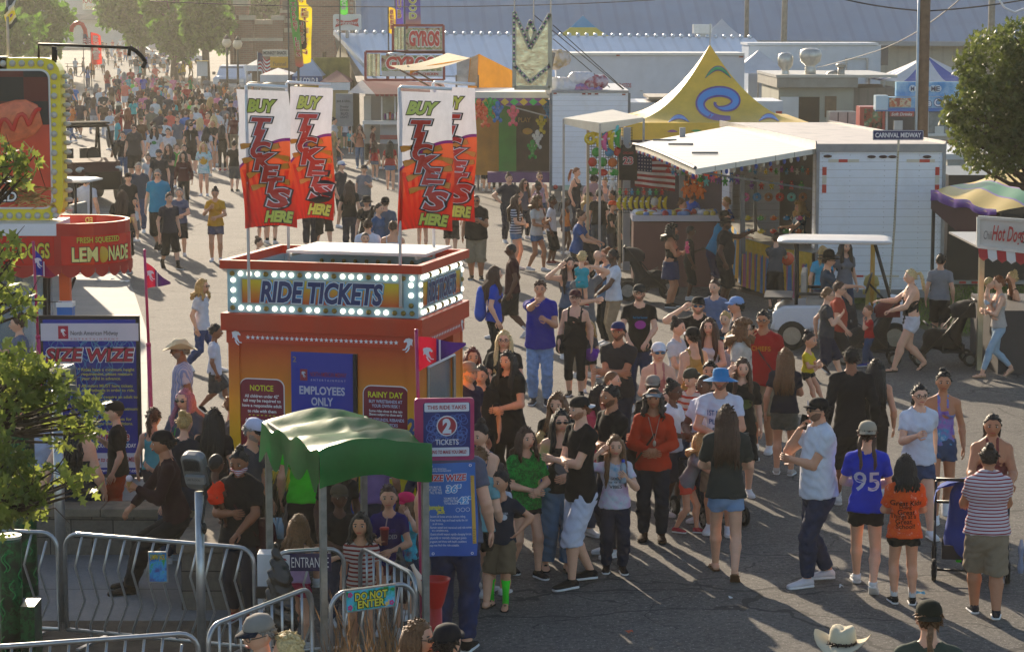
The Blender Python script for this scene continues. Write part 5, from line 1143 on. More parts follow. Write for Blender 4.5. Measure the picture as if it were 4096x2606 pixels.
g=G();aL(g,-Wd+.09,Wd-.05,.13,H_-.12,-.006,40,5,0,.045);g.bN([(u+.02,H_-.075+v)for u,v in aF(2*Wd-.13,.075,.01)],-.012,-.0065,1);g.bN([(u+.02,.075+v)for u,v in aF(2*Wd-.13,.075,.01)],-.012,-.0065,1)
bt(g,(.02,-.008,H_*.56),.088,mi=1,off=.003);bt(g,(.02,-.011,H_*.56),.078,mi=2,off=.003);ab(g,'2',(.02,-.015,H_*.56),.115,.075,ad=((.06,1),));ab(g,'THIS RIDE TAKES',(.02,-.0125,H_-.075),.035,.33,ad=((.02,2),));ab(g,'TICKETS',(.02,-.01,.16),.048,.2,ad=((.02,1),));ab(g,'GOING TO MAKE YOU SMILE!',(.02,-.0125,.075),.03,.33,ad=((.03,2),),shear=.1);g.bH('lettering',[aa('#3a6ab8'),aa('#d4d4de'),aa('#a01630')],t)
Yt=19.7;a,b=D(1706,1850,Yt),D(1908,2222,Yt);t=af('size_banner','hanging blue vinyl banner of height rules with a ruler printed on its edge','banner',((a[0]+b[0])/2,Yt,b[2]),R(6));Wd=(b[0]-a[0])/2;H_=a[2]-b[2]
bf=lambda u,v,off=0:np.array([-Wd+2*Wd*u+.012*math.sin(v*5),.012*math.sin(u*6+v*3)-off,H_*v])
g=G();g.bJ(lambda u,v:bf(u,v),10,16);g.bH('banner_cloth',a7([(0,'#1550a8'),(1,'#1c66b8')],0,H_,.4),t,True)
g=G()
def wb(cx,cz):return lambda x_,y_,P,st_:np.array([bf((cx+q+Wd)/(2*Wd),(cz+r)/H_,.003+st_)for q,r in zip(x_,y_)])
for s_,cx,cz,sz,wd,ly in(('North American',-.09,.945,.018,.13,((0,1),)),('Midway Entertainment',-.07,.92,.018,.17,((0,1),)),('SIZE WIZE',-.02,.845,.055,.33,((.09,1),(.04,2))),('YOU MUST BE',-.125,.745,.02,.10,((.01,1),)),('AT LEAST THIS',-.125,.715,.02,.105,((.01,1),)),('TALL TO RIDE',-.12,.685,.02,.10,((.01,1),)),('36"',.03,.725,.06,.13,((.09,1),(.03,3))),('YOU MUST BE AT',.0,.625,.018,.12,((.01,1),)),('LEAST THIS TALL',.0,.598,.018,.12,((.01,1),)),('TO RIDE ALONE',.0,.57,.018,.115,((.01,1),)),('42"',.12,.60,.055,.12,((.09,1),(.03,3))),('Jumping',-.13,.52,.04,.13,((.04,4),)),('Jack',-.09,.475,.035,.07,((.04,4),)),('- Secure all loose articles before riding.',-.04,.425,.021,.31,((0,1),)),('- Keep hands, legs and head inside the car',-.03,.385,.021,.33,((0,1),)),('at all times.',-.12,.35,.019,.09,((0,1),)),('- Remain seated and restrained until ride comes',-.015,.31,.021,.36,((0,1),)),('to a complete stop.',-.1,.275,.019,.14,((0,1),)),('- Guests should expect rapidly changing forces;',-.015,.235,.021,.36,((0,1),)),('physically or mentally challenged guests,',-.03,.195,.021,.31,((0,1),)),('pregnant, and those with health conditions',-.03,.155,.021,.31,((0,1),)),('may not find this ride suitable.',-.06,.115,.02,.25,((0,1),))):
 ab(g,s_,(0,0,0),sz,wd,ad=ly,shear=.12 if sz>.05 else 0,step=.0015,aN=wb(cx-.01,cz*H_/1.0 if cz<1 else cz))
for i in range(3):c=bf(.60+.1*i,.50,.003);ring(g,c,.018,.003,mi=1);
g.add([bf(u,v,.003)for u,v in((.9,.13),(.975,.13),(.975,.86),(.9,.86))],np.array([(0,1,2,3)]),5)
for i in range(40):v=.14+i*.0178;g.add([bf(u,w_,.005)for u,w_ in((.9,v),(.93 if i%4 else .95,v),(.93 if i%4 else .95,v+.004),(.9,v+.004))],np.array([(0,1,2,3)]),0)
for u,v in((.12,.97),(.9,.97),(.12,.03),(.9,.03)):ring(g,bf(u,v,.003),.012,.005,mi=1)
g.bH('lettering',[aa('#2a2010'),aa('#dfe2ea'),aa('#b0183c'),aa('#2f8ad0'),aa('#c8c030'),aa('#c79a3a')],t)
cl=np.array([-1.53,18.85,0]);CA=R(20);t=af('entrance_canopy','small green vinyl canopy with a torn scalloped edge on steel posts over the ride entrance','canopy',cl,CA)
Wc,Lc=.87,1.78;GRN=M('#07803a',.36,0,.3,2.5,.3,.4,trans=.5,name='green_vinyl')
def bk(u,v):return 2.12+.012*math.sin(v*11+3*u)*math.sin(u*3.1)+.004*math.sin(v*37+6*math.sin(u*5))+.02*math.sin(u*6+v*5)-.05*math.sin(math.pi*v*3)**2-.06*(2*u-1)**2+.05*(1-v)
g=G();g.bJ(lambda u,v:(-.04+(Wc+.08)*u,-.05+(Lc+.1)*v,bk(u,v)),34,52);g.bJ(lambda u,v:(-.04+(Wc+.08)*u,-.05-.02*math.sin(v*3),bk(u,0)-.31*v-.012*math.sin(u*9)*v),16,6)
def side(xs):
 def f(u,v):sc=.30-(.13*abs(math.sin(u*math.pi*4.5))if xs<0 else .05*abs(math.sin(u*12)));return(xs+.03*math.sin(u*11)*v,-.05+(Lc+.1)*u,bk(0 if xs<0 else 1,u)-(.45-sc)*v*1.25)
 return f
g.bJ(side(-.045),44,6);g.bJ(side(Wc+.045),44,6);g.bH('canopy_cloth',GRN,t,True)
g=G();ps=[(0,0),(Wc,0),(0,Lc),(Wc,Lc)]
for x_,y_ in ps:g=G();g.box(x_-.026,x_+.026,y_-.026,y_+.026,0,2.02);g.bH('post',M('#8d8f8c',.4,.6,.35,9,dirt=.5,name='galvanised'),t)
g=G();
for a_,b_ in((0,1),(0,2),(1,3),(2,3)):g.bar((*ps[a_],2.03),(*ps[b_],2.03),.03)
for k_ in(.33,.66):g.bM([(0,Lc*k_,2.02),(Wc*.5,Lc*k_,2.1),(Wc,Lc*k_,2.02)],.015,6)
g.bH('roof_frame',ai('#8a8a88'),t)
ST=M('#a9abad',.3,.75,.2,12,.05,.5,name='galvanised_rail')
def aG(A,B,label,z0=.12,z1=1.0,n=None,zig=True,wave=.045,r=.02):
 A=np.array([A[0],A[1],0.]);B=np.array([B[0],B[1],0.]);Ld=np.linalg.norm(B-A);an=math.atan2(B[1]-A[1],B[0]-A[0])
 t=af('steel_barrier',label,'barrier',A,an,'galvanised crowd barriers');g=G();rc=.14
 pts=[(0,0,z0)]+[(0,0,z1-rc)]+[(rc-rc*math.cos(a_),0,z1-rc+rc*math.sin(a_))for a_ in np.linspace(.3,1.57,5)]+[(Ld-rc+rc*math.sin(a_),0,z1-rc+rc*math.cos(a_))for a_ in np.linspace(0,1.3,5)]+[(Ld,0,z1-rc),(Ld,0,z0),(0,0,z0)]
 g.bM(pts,r,8);g.bH('rail_frame',ST,t,True);n=n or int(Ld/.135);g=G()
 for i in range(1,n):
  x_=Ld*i/n;zt_=z1 if rc<x_<Ld-rc else z1-rc*.5;hh_=zt_-z0;w_=wave if zig else 0
  g.bM([(x_-w_,0,z0),(x_-w_,0,z0+.06),(x_+w_,0,z0+hh_*.32),(x_-w_,0,z0+hh_*.66),(x_+w_*.8,0,zt_-.01)]if zig else[(x_,0,z0),(x_,0,zt_)],.011,6)
 g.bH('zigzag_bars',ST,t,True);g=G()
 for x_ in(.25,Ld-.25):g.bar((x_,-.25,.015),(x_,.25,.015),.04,.02);g.bO((x_,0,0),(x_,0,z0),.016)
 g.bH('foot',ST,t);return t
w1=lambda px,py,z=1.0:W(px,py,z)
aG(w1(258,2130),w1(1015,2192),'long zigzag barrier between the silver pole and the canopy, sign clipped to it')
aG(w1(-520,2100),w1(228,2130),'zigzag barrier behind the green columns at the left edge')
aG(w1(-350,2610),w1(792,2528),'nearest barrier, low at the bottom edge, ending by the flood light pole',wave=.02)
aG(w1(832,2505),w1(1246,2345),'short barrier running up to the front canopy post',wave=.0)
aG(w1(1440,2185),w1(1664,2300),'barrier inside the queue on the right of the canopy',wave=0)
ge=aG(w1(1090,2208),w1(1375,2190),'barrier with the ENTRANCE sign under the canopy')
gd_=aG(w1(1322,2372),w1(1655,2328),'gate with the DO NOT ENTER sign between the front canopy posts',wave=.03)
def bh(name,label,p0,p1,Y,cols,bH,rz=0):
 a,b=D(p0[0],p0[1],Y),D(p1[0],p1[1],Y);t=af(name,label,'sign',((a[0]+b[0])/2,Y,b[2]),rz);bH(t,(b[0]-a[0])/2,a[2]-b[2]);return t
def s1(t,Wd,H_):
 g=G();g.box(-Wd,Wd,0,.012,0,H_);g.bH('panel',aa('#1a1448',.3),t);g=G();g.box(-Wd+.01,-Wd+.105,-.003,0,.01,H_-.01,1);aR(g,(-Wd+.055,-.004,H_*.55),.05,mi=2);ab(g,'ENTRANCE',(.05,-.003,H_/2),.095,2*Wd-.14,ad=((-.005,0),));g.bH('lettering',[aa('#e2e2e6'),aa('#d8d6d8'),aa('#a01c24')],t)
bh('entrance_sign','dark purple ENTRANCE sign with a red horse on the barrier',(1110,2212),(1325,2282),w1(1200,2200)[1]-.05,None,s1)
def s2(t,Wd,H_):
 g=G();g.box(-Wd-.012,Wd+.012,.002,.014,-.012,H_+.012);g.bH('frame',ST,t)
 g=G();g.box(-Wd,Wd,-.004,.001,0,H_);g.bH('panel',ae('jungle_print',lambda n,l,tc:aj(n,l,ag(n,l,tc.outputs['Object'],11,3),[(.38,'#1a8c3a'),(.48,'#3ab8c0'),(.6,'#58b8e0'),(.68,'#e0c070')]),.3),t)
 g=G();ab(g,'DO NOT',(0,-.006,H_*.69),.062,.29,ad=((.10,0),(.03,1)));ab(g,'ENTER',(0,-.006,H_*.29),.062,.24,ad=((.10,0),(.03,1)))
 for cx,cz in((-Wd+.03,.03),(-Wd+.03,H_-.03),(Wd-.03,.03)):
  for k_ in range(5):bt(g,(cx+.014*math.cos(k_*1.256),-.005,cz+.014*math.sin(k_*1.256)),.01,mi=2,n=8)
 g.bH('lettering',[aa('#241a10'),aa('#d8d040'),aa('#c83a8a')],t)
bh('do_not_enter_sign','colourful jungle DO NOT ENTER sign with flowers on the gate',(1375,2352),(1590,2432),w1(1490,2350)[1]-.06,None,s2,math.atan2(w1(1655,2328)[1]-w1(1322,2372)[1],w1(1655,2328)[0]-w1(1322,2372)[0]))
def s3(t,Wd,H_):
 g=G();g.box(-Wd,Wd,0,.02,0,H_);g.bH('frame',ST,t);g=G();g.box(-Wd+.01,Wd-.01,-.004,.001,.01,H_-.01);g.bH('panel',ae('beanstalk_print',lambda n,l,tc:aj(n,l,ag(n,l,tc.outputs['Object'],13,3),[(.35,'#3a1a6a'),(.45,'#2a7ac0'),(.55,'#3aa0d8'),(.65,'#3aa02a')]),.3),t)
 g=G();ab(g,"JUMPIN' JACK",(0,-.006,H_-.05),.045,2*Wd-.04,ad=((.06,0),(.02,1)));g.bH('lettering',[aa('#101010'),aa('#d8c430')],t)
bh('ride_picture_sign','small framed ride picture with leafy print clipped on the long barrier',(592,2205),(672,2328),w1(630,2160)[1]-.06,None,s3)
Yq=19.4;q=D(797,2000,Yq);t=af('flood_light','grey flood lamp head seen from behind on a tall steel pole','lamp',(q[0],Yq,0));g=G();zt_=D(797,1965,Yq)[2];g.bM([(0,0,0),(0,0,zt_)],.038,12);g.bH('pole',ST,t,True)
c0=D(778,1885,Yq);rx_=a5(R(-18))@np.array(Matrix.Rotation(R(22),3,'X'))
g=G();P_=aF(.20,.34,.06);T_=lambda x_,y_,z_:rx_@np.array([x_,y_,z_])+np.array([c0[0]-q[0],0,c0[2]])
rg=[[T_(u*s_,yy,v*s_)for u,v in P_]for yy,s_ in((-.03,.85),(-.01,1.),(.05,1.),(.07,.95))];g.bL(rg);g.bH('lamp_head',M('#77797a',.45,.5,.2,8,dirt=.3),t)
g=G()
for i in range(9):g.bL([[T_(-.06+.016*i+d,y_,z_)for d,y_,z_ in((0,-.03,.03),(.006,-.03,.03),(.006,-.05,.03),(0,-.05,.03))],[T_(-.06+.016*i+d,y_,z_)for d,y_,z_ in((0,-.03,.13),(.006,-.03,.13),(.006,-.05,.13),(0,-.05,.13))]])
g.bH('cooling_fins',M('#5c5e60',.4,.6),t)
g=G();g.bL([[T_(u,-.035,-.04+v)for u,v in((-.06,-.035),(.11,-.035),(.11,.035),(-.06,.035))],[T_(u,-.075,-.04+v)for u,v in((-.06,-.035),(.11,-.035),(.11,.035),(-.06,.035))]]);g.bH('driver_box',M('#9fa0a0',.4,.4),t);g=G();ab(g,'LED FLOOD',T_(.02,-.077,-.03),.02,.12,rx_@np.array([1,0,0]),rx_@np.array([0,0,1]),ad=((0,0),));g.bH('lettering',aa('#202020'),t)
g=G();g.bM([T_(.08,-.03,-.1),T_(.10,-.06,-.2),(.05,-.06,zt_-.1),(.03,-.05,zt_-.25),(.05,-.05,zt_-.32)],.011,6);g.ell((.045,-.05,zt_-.3),(.022,.022,.05),8,6);g.bM([T_(.13,0,.06),T_(.14,-.02,-.1),(.03,0,zt_-.02)],.012,6);g.bH('cable',M('#121212',.5),t,True)
Yq=21.5;q=D(243,2200,Yq);t=af('steel_pole','plain silver pole standing between two barriers, lamp head on top','pole',(q[0],Yq,0));g=G();zt_=D(243,1560,Yq)[2];g.bM([(0,0,0),(0,0,zt_)],.048,14);g.bH('shaft',ST,t,True)
g=G();g.bI((.08,0,zt_+.1),(.2,.1,.3),0,rx=.3);g.bH('lamp_head',M('#777c80',.45,.4),t,bevel=.03)
Yq=19.9;a,b=D(1028,2215,Yq),D(1088,2480,Yq);t=af('control_box','white metal control box at the end of the entrance rail','box',(a[0],Yq,0));g=G();g.box(0,b[0]-a[0],0,.2,.1,a[2]);g.bH('case',aa('#c9ccd2',.25,.2),t,bevel=.006);g=G();g.box(-.01,b[0]-a[0]+.01,-.03,0,a[2]-.38,a[2]-.28);g.bH('latch_panel',M('#1a1c1e',.4),t);g=G();g.bar((.02,.1,0),(.02,.1,.1),.03);g.bar((.1,.1,0),(.1,.1,.1),.03);g.bH('foot',ST,t)
q=D(1120,2400,19.7)
V,Q_=am([((0,0,.12),(0,0,.5),.15,.10,.8,0),((0,0,.5),(-.03,0,.78),.10,.02,.8,0)],.014,.03,None,.012,3);g=G();g.add(V,Q_);o=g.bH('trash_bag',M('#0b0b0d',.25,0,.2,20,.6,.6),None,True);o.location=(q[0],19.7,.35);tag(o,'black plastic trash bag hanging from the control box','trash bag')
V,Q_=am([((0,0,.0),(0,0,.25),.08,.06,.8,0),((0,0,.25),(0,0,.4),.05,.02,.8,0)],.014,.03,None,.01,8);g=G();g.add(V,Q_);o=g.bH('handbag',M('#15131a',.3,0,.2,20,.6,.6),None,True);q=D(1600,2330,19.9);o.location=(q[0],19.9,q[2]-.1);tag(o,'dark plastic bag tied to the inner queue barrier','bag')
q=D(1742,2400,19.6);t=af('red_bin','red plastic funnel bin on a stand beside the canopy post','bin',(q[0],19.6,0));zt_=D(0,2312,19.6)[2];g=G();g.bK([(.05,zt_-.26),(.075,zt_-.2),(.12,zt_-.02),(.13,zt_),(.12,zt_),(.06,zt_-.2)],(0,0,0),20,caps=False);g.bH('funnel',aa('#c01010',.3),t,True);g=G();g.bK([(.06,0),(.055,zt_-.24)],(0,0,0),14);g.bH('stand',aa('#b00e0e',.35),t,True)
o=G().bK([(.0,0),(.045,.01),(.05,.12),(.03,.2),(.016,.26),(.016,.3)],(0,0,0),12).bH('plastic_jug',aa('#e4c9b4',.3),None,True);o.location=(q[0]-.07,19.6,zt_-.15);o.rotation_euler=(0,R(-25),0);tag(o,'pale plastic jug lying in the red funnel bin','jug')
JUN=ae('jungle_paint',lambda n,l,tc:aj(n,l,ag(n,l,tc.outputs['Object'],4.5,4,.65),[(.36,'#04110a'),(.46,'#07301a'),(.53,'#0b5a2c'),(.57,'#06240f'),(.66,'#0e7a3c')]),.3,.5)
def bs(px,ptop,wpx,Y,label,z0=0.):
 q=D(px,ptop,Y);r=wpx/2/(F/Y);t=af('jungle_column',label,'column',(q[0],Y,z0));g=G();g.bK([(r*1.04,0),(r,.3),(r,q[2]-z0-.03),(r*.98,q[2]-z0)],(0,0,0),20,caps=True);g.bH('shaft',JUN,t,True);g=G();g.bK([(r*1.03,q[2]-z0),(r*1.03,q[2]-z0+.025)],(0,0,.001),20);g.bH('cap',aa('#b9b7a4',.3,.5),t)
 g=G();rr_=np.random.RandomState(int(px))
 for i in range(7):
  a_=rr_.uniform(3.4,6.0);z_=rr_.uniform(.1,q[2]-z0-.15);pts=[((r+.004)*math.cos(a_+.25*math.sin(s_*5)),(r+.004)*math.sin(a_+.25*math.sin(s_*5)),z_+.12*s_)for s_ in np.linspace(0,1.4,10)];g.bM(pts,.006,4)
 g.bH('vine_pattern',aa('#17843c'),t)
bs(38,2150,94,19.8,'dark green jungle-painted column with a pale top, nearest the left edge');bs(88,1690,96,22.5,'jungle-painted column with a worn white cap behind the oak leaves')
q=D(108,2425,19.4);t=af('jungle_box','low jungle-painted box with curly vines beside the nearest column','box',(q[0],19.4,0));g=G();g.box(-.06,.06,0,.3,0,q[2]);g.bH('case',JUN,t)
def litter(px,py,label,col,s_=.08,name='litter_paper'):
 p=W(px,py,.012);g=G();r_=np.random.RandomState(int(px+py));P_=[(math.cos(a_)*s_*r_.uniform(.6,1),math.sin(a_)*s_*r_.uniform(.4,.9),r_.uniform(0,.035))for a_ in np.arange(8)*.785];g.add(P_+[(0,0,.03)],[[i,(i+1)%8,8]for i in range(8)]);o=g.bH(name,aa(col,.5),None);o.location=tuple(p);tag(o,label,'litter')
litter(500,1127,'crumpled white food tray on the concrete apron','#dcdcd8',.14);litter(398,1122,'white paper scrap left of the crumpled tray','#dcdcd8',.07);litter(450,1118,'thin paper strip between the tray and the scrap','#d0d0cc',.06);litter(2514,2532,'small orange wrapper alone on the dark asphalt','#b0502a',.05);litter(3683,2378,'pale blue wrapper by the tie-dye shirt child','#4a9ab8',.07);litter(3365,2348,'tiny white scrap behind the man on the phone','#dadada',.03);litter(2922,2395,'tiny pale scrap under the long haired woman','#cfcfcf',.025)
a8('ornamental_grass',170,lambda:W(rg_.uniform(1330,1640),2600+rg_.uniform(0,260),0.35),.3,.62,M('#8a6a4a',.8,0,.3,5,trans=.3,name='dry_grass'),'dry reddish fountain grass plumes at the bottom edge')
def _pg():return W(rg_.uniform(1040,1150),2050+rg_.uniform(-60,60),.35)
a8('dry_plants',500,lambda:W(rg_.uniform(1030,1110),2080+rg_.uniform(-20,60),.5),.3,.6,M('#4a3a2a',.9,0,.3,5,name='dry_stem'),'dark dry bush behind the seated mother')
def blk(t,name,p0,p1,Y,dep,mat,y0=0.,bevel=0):
 a,b=D(p0[0],p0[1],Y),D(p1[0],p1[1],Y);g=LG(t);g.box(a[0],b[0],Y+y0,Y+y0+dep,b[2],a[2]);return g.bH(name,mat,t,bevel=bevel)
def TT(name,label,cat,px,Y,group=None,z=0):return af(name,label,cat,(D(px,500,Y)[0],Y,z),0,group)
def lt(t,s,px,py,hpx,wpx,Y,c,outline=None,shear=0.,U=(0,0,1),Rv=(1,0,0),bold=.03,off=-.02):
 g=LG(t);ly=((bold+.06,1),(bold,0))if outline else((bold,0),);q=D(px,py,Y+off)
 ab(g,s,q,hpx/(F/Y),wpx/(F/Y),Rv,U,ad=ly,shear=shear,step=.006);return g.bH('lettering',[aa(c),aa(outline or '#111111')],t)
TRW=aa('#d2d6dc',.35,.12)
def siding(n,l,tc):
 z=aP(n,l,tc.outputs['Object'])[2];f=ac(n,l,'FRACT',ac(n,l,'MULTIPLY',z,6.6));k=ac(n,l,'LESS_THAN',f,.05)
 st=ag(n,l,tc.outputs['Object'],1.2,8,.75);c=aq(n,l,aj(n,l,st,[(.5,(0,0,0)),(.8,(.35,.35,.35))]),'#e4e8f0','#a89e8c')
 return aq(n,l,ac(n,l,'MULTIPLY',k,.55),c,'#7c7466'),aQ(n,l,f,.2,.01)
SID=ae('trailer_siding',siding,.35,.5)
PLUSHC=['#c8281c','#d86a18','#d8c02a','#2a9a3a','#2a8ac0','#7a3aa8','#d85a9a','#5ac0c0','#b0703a','#e4e0d8']
def teddy(g,s,mi=0,mi2=1):
 g.ell((0,0,0),(.5*s,.38*s,.6*s),10,7,mi);g.ell((0,-.05*s,.85*s),(.38*s,.34*s,.36*s),10,7,mi);g.ell((0,-.36*s,.78*s),(.16*s,.12*s,.12*s),6,5,mi2)
 for sg in(1,-1):g.ell((sg*.3*s,0,1.17*s),(.13*s,)*3,6,5,mi);g.bM([(sg*.35*s,-.05*s,.35*s),(sg*.75*s,-.1*s,-.05*s)],[.19*s,.15*s],7,mi);g.bM([(sg*.25*s,-.1*s,-.4*s),(sg*.38*s,-.2*s,-1.0*s)],[.22*s,.19*s],7,mi)
TED={}
def a2(kind,col,loc,s,label,group,rz=0.,rx=0.):
 k=(kind,col)
 if k not in TED:
  g=G()
  if kind=='bear':teddy(g,1)
  elif kind=='ring':
   a=np.linspace(0,2*math.pi,19);g.bM([(.7*math.cos(t),0,.7*math.sin(t))for t in a],.38,8,0,False)
   r_=np.random.RandomState(3)
   for i in range(14):t_=r_.uniform(0,6.28);g.bI((.7*math.cos(t_),-.38,.7*math.sin(t_)),(.14,.05,.05),r_.uniform(0,3),1)
  elif kind=='fish':g.ell((0,0,0),(.9,.4,.6),12,8,0);g.add([(.7,0,0),(1.4,0,.6),(1.25,0,0),(1.4,0,-.6)],[[0,1,2,3]],1);g.ell((-.5,-.3,.2),(.2,.15,.2),8,6,2);g.add([(-.2,0,.5),(.1,0,1.),(.4,0,.5)],[[0,1,2]],1)
  elif kind=='ball':g.ell((0,0,0),1,18,12,0);g.bM([(1.005*math.cos(t),0,1.005*math.sin(t))for t in np.linspace(0,6.28,21)],.03,4,2)
  elif kind=='banana':g.bM([(.3,0,1),(.05,0,.6),(-.1,0,0),(0,0,-.6),(.3,0,-1)],[.1,.26,.32,.26,.08],9,0);g.ell((-.25,-.25,.3),(.2,.1,.12),6,5,2)
  elif kind=='dog':
   for c,r in(((0,0,.9),.33),((0,0,.45),.25),((-.3,0,.2),.22),((.3,0,.2),.22),((0,0,-.1),.3),((0,0,-.6),.26),((-.5,0,.55),.22),((.5,0,.55),.22),((-.35,0,-.9),.22),((.35,0,-.9),.22)):g.ell(c,(r,r,r*1.2),9,7,0)
  me=g.mesh('plush_'+kind,[M(col,.75 if kind not in('ball','dog')else .25,0,.25,5,.2),M('#e6d2a4' if kind!='ring' else '#f0e8f0',.8),M('#e8e6e0',.5)],True);TED[k]=me
 o=bpy.data.objects.new({'bear':'plush_bear','ring':'plush_doughnut','fish':'plush_fish','ball':'prize_ball','banana':'plush_banana','dog':'balloon_dog'}[kind],TED[k]);COL.objects.link(o);o.location=tuple(loc);o.scale=(s,s,s);o.rotation_euler=(rx,0,rz);tag(o,label,'prize',group);return o
CN={'#c8281c':'red','#d86a18':'orange','#d8c02a':'yellow','#2a9a3a':'green','#2a8ac0':'blue','#7a3aa8':'purple','#d85a9a':'pink','#5ac0c0':'turquoise','#b0703a':'brown','#e4e0d8':'white','#e4572a':'orange-red','#e05a6a':'coral pink','#1f6fb0':'deep blue','#58308a':'dark purple'}
ORD=['first','second','third','fourth','fifth','sixth','seventh','eighth','ninth','tenth','eleventh','twelfth','13th','14th','15th','16th','17th','18th','19th','20th','21st','22nd','23rd','24th']
def row(kind,cols,pts,Y,s,desc,where,group,jit=0.,rx=0.):
 r_=np.random.RandomState(len(pts)+int(pts[0][0]))
 for i,(px,py)in enumerate(pts):
  c=cols[i%len(cols)];q=D(px,py,Y);a2(kind,c,q+r_.uniform(-1,1,3)*jit,s,f'{CN[c]} {desc}, {ORD[i]} from left, {where}',group,r_.uniform(-.3,.3),rx)
Y0=46.;t=TT('game_trailer','big white game trailer seen from its back end, its awning raised to the left','trailer',3268,Y0);a=D(3268,575,Y0);b=D(3768,1160,Y0);zT=a[2];xL,xR=a[0],b[0];zB=D(3300,1165,Y0)[2]
Lt=9.0;sk_=-.12
def tp(u,v,z):return(xL+(xR-xL)*u+sk_*v,Y0+.03*0+v+.6*0,z)
g=LG(t)
def aI(g,u0,u1,v0,v1,z0,z1,mi=None):
 P=[tp(u,v,z)for z in(z0,z1)for v in(v0,v1)for u in(u0,u1)];g.add(P,np.array([(0,1,3,2),(4,6,7,5),(0,4,5,1),(2,3,7,6),(0,2,6,4),(1,5,7,3)])[:,::-1],mi)
aI(g,.02,.98,0,.06,zB,zT-.08);aI(g,.97,1,.06,Lt,zB,zT-.08);aI(g,.02,.97,Lt-.06,Lt,zB,zT-.08);aI(g,.02,.05,Lt-.8,Lt-.06,zB,zT-.08);aI(g,.02,.05,.06,.5,zB,zT-.08);g.bH('wall',SID,t)
g=LG(t);aI(g,0,1,-.02,Lt,zT-.08+.002,zT);g.bH('roof',aa('#b9aca0',.5,.5),t)
g=LG(t);aI(g,-.004,.02,-.03,.05,zB,zT-.01);aI(g,.98,1.004,-.03,.05,zB,zT-.01);aI(g,.02,.98,-.03,.0,zT-.16,zT-.01);aI(g,.02,.98,-.03,.0,zB-.12,zB+.04);aI(g,-.01,0,0,Lt,zT-.1,zT+.05);aI(g,1,1.01,0,Lt,zT-.1,zT+.05);g.bH('corner_trim',M('#8b8d92',.4,.5),t)
g=LG(t)
for u,z in((.07,zT-.24),(.45,zT-.25),(.55,zT-.25),(.63,zT-.25),(.93,zT-.25)):g.ell(tp(u*.9+.02,-.02,z),(.085,.02,.03),12,6)
for u in(.26,.53,.80):
 for i in range(26):g.ell(tp(u,-.002,zB+.15+i*.1),(.007,.005,.007),5,4)
for u in(.045,.955):
 for i in range(34):g.ell(tp(u,-.002,zB+.1+i*.078),(.006,.005,.006),5,4)
g.bH('marker_lamp',M('#3a1512',.3),t,True)
g=LG(t)
for u in(.045,.925):
 for i,z in enumerate((.45,.62,.79)):
  aI(g,u,u+.033,-.008,-.001,zT-z-.16,zT-z,0 if i!=1 else 1)
for u0,u1,mi in((.09,.17,1),(.17,.24,0),(.24,.33,1),(.70,.80,1),(.80,.88,0),(.88,.92,1)):aI(g,u0,u1,-.008,-.001,zT-.36,zT-.30,mi)
aI(g,.28,.38,-.008,-.001,D(0,1108,Y0)[2],D(0,1100,Y0)[2],0);aI(g,.38,.66,-.008,-.001,D(0,1108,Y0)[2],D(0,1100,Y0)[2],1);g.bH('reflective_tape',[aa('#c0261a'),aa('#cfc6b4')],t)
g=LG(t);aI(g,.03,.97,.1,Lt-.1,zB-.02,zB+.06);aI(g,.55,.6,.1,Lt-.1,zB,zT-.1);g.bH('inner_wall',aa('#16141c',.8),t)
g=LG(t)
for v in(1.,6.5):
 for u in(.1,.9):g.box(tp(u,v,0)[0]-.05,tp(u,v,0)[0]+.05,Y0+v,Y0+v+.1,0,zB)
g.bH('stabiliser_leg',ai(),t)
for v in(5.4,6.3):g=LG(t);g.bK([(.2,0),(.36,.02),(.38,.12),(.36,.22),(.2,.24)],tp(.9,v,.38),18,ax=(1,0,0));g.bH('wheel',M('#121212',.8),t,True)
g=LG(t);A=D(2781,676,42.3);Bq=D(3272,622,44.9);Cc=np.array(tp(0,8.2,zT-.05));Dd_=D(2520,578,51.5)
def aw(u,v,off=0):
 near=A*(1-u)+np.array(tp(0,.1,zT-.1))*u;far=Dd_*(1-u)+Cc*u;p=near*(1-v)+far*v;bulge=.22*math.sin(math.pi*v)*(1-u)**1.5;return p+np.array([-bulge*.8,-bulge*.3,.12*math.sin(math.pi*v)*(1-u)-off])
g.bJ(aw,10,16);g.bJ(lambda u,v:aw(u,v,.10),10,16);g.bJ(lambda u,v:aw(0,u,.10*v),16,1);g.bJ(lambda u,v:aw(u,0,.10*v),10,1)
def ribm(n,l,tc):x=aP(n,l,tc.outputs['Object'])[1];f=ac(n,l,'FRACT',ac(n,l,'MULTIPLY',x,1.6));return aq(n,l,ac(n,l,'LESS_THAN',f,.04),'#dcd6c8','#8e8470')
g.bH('awning',ae('awning_panel',ribm,.45,.4,key='rib'),t)
g=LG(t);g.bM([aw(0,v,-.02)for v in np.linspace(0,1,14)],.035,6);g.bar(D(3245,755,45.8),aw(.06,.02,.1),.035);g.bar(D(2968,700,45.6),D(2972,1015,45.6),.09);g.bar(D(3020,708,50),D(3022,1000,50),.07)
for px,py in((2610,582),(2665,600),(2725,615)):q=D(px,py-0,47);g.bI(aw(.25,.8-(px-2610)/200)+np.array([0,0,.03]),(.5,.03,.04))
g.bH('awning_frame',M('#5d5f63',.4,.5),t)
g=LG(t);r_=np.random.RandomState(2)
for i in range(34):p=aw(0,i/33*.97,.13);g.ell(p+[.02,0,0],(.03,.03,.035),7,5,i%3)
for i in range(14):p=aw(.15+.06*i,.03,.17);g.ell(p,(.035,.035,.055),7,5,2 if i%2 else 1)
g.bH('string_lights',[aa('#c02a2a'),aa('#2a55c0'),aa('#e4e0d4')],t,True)
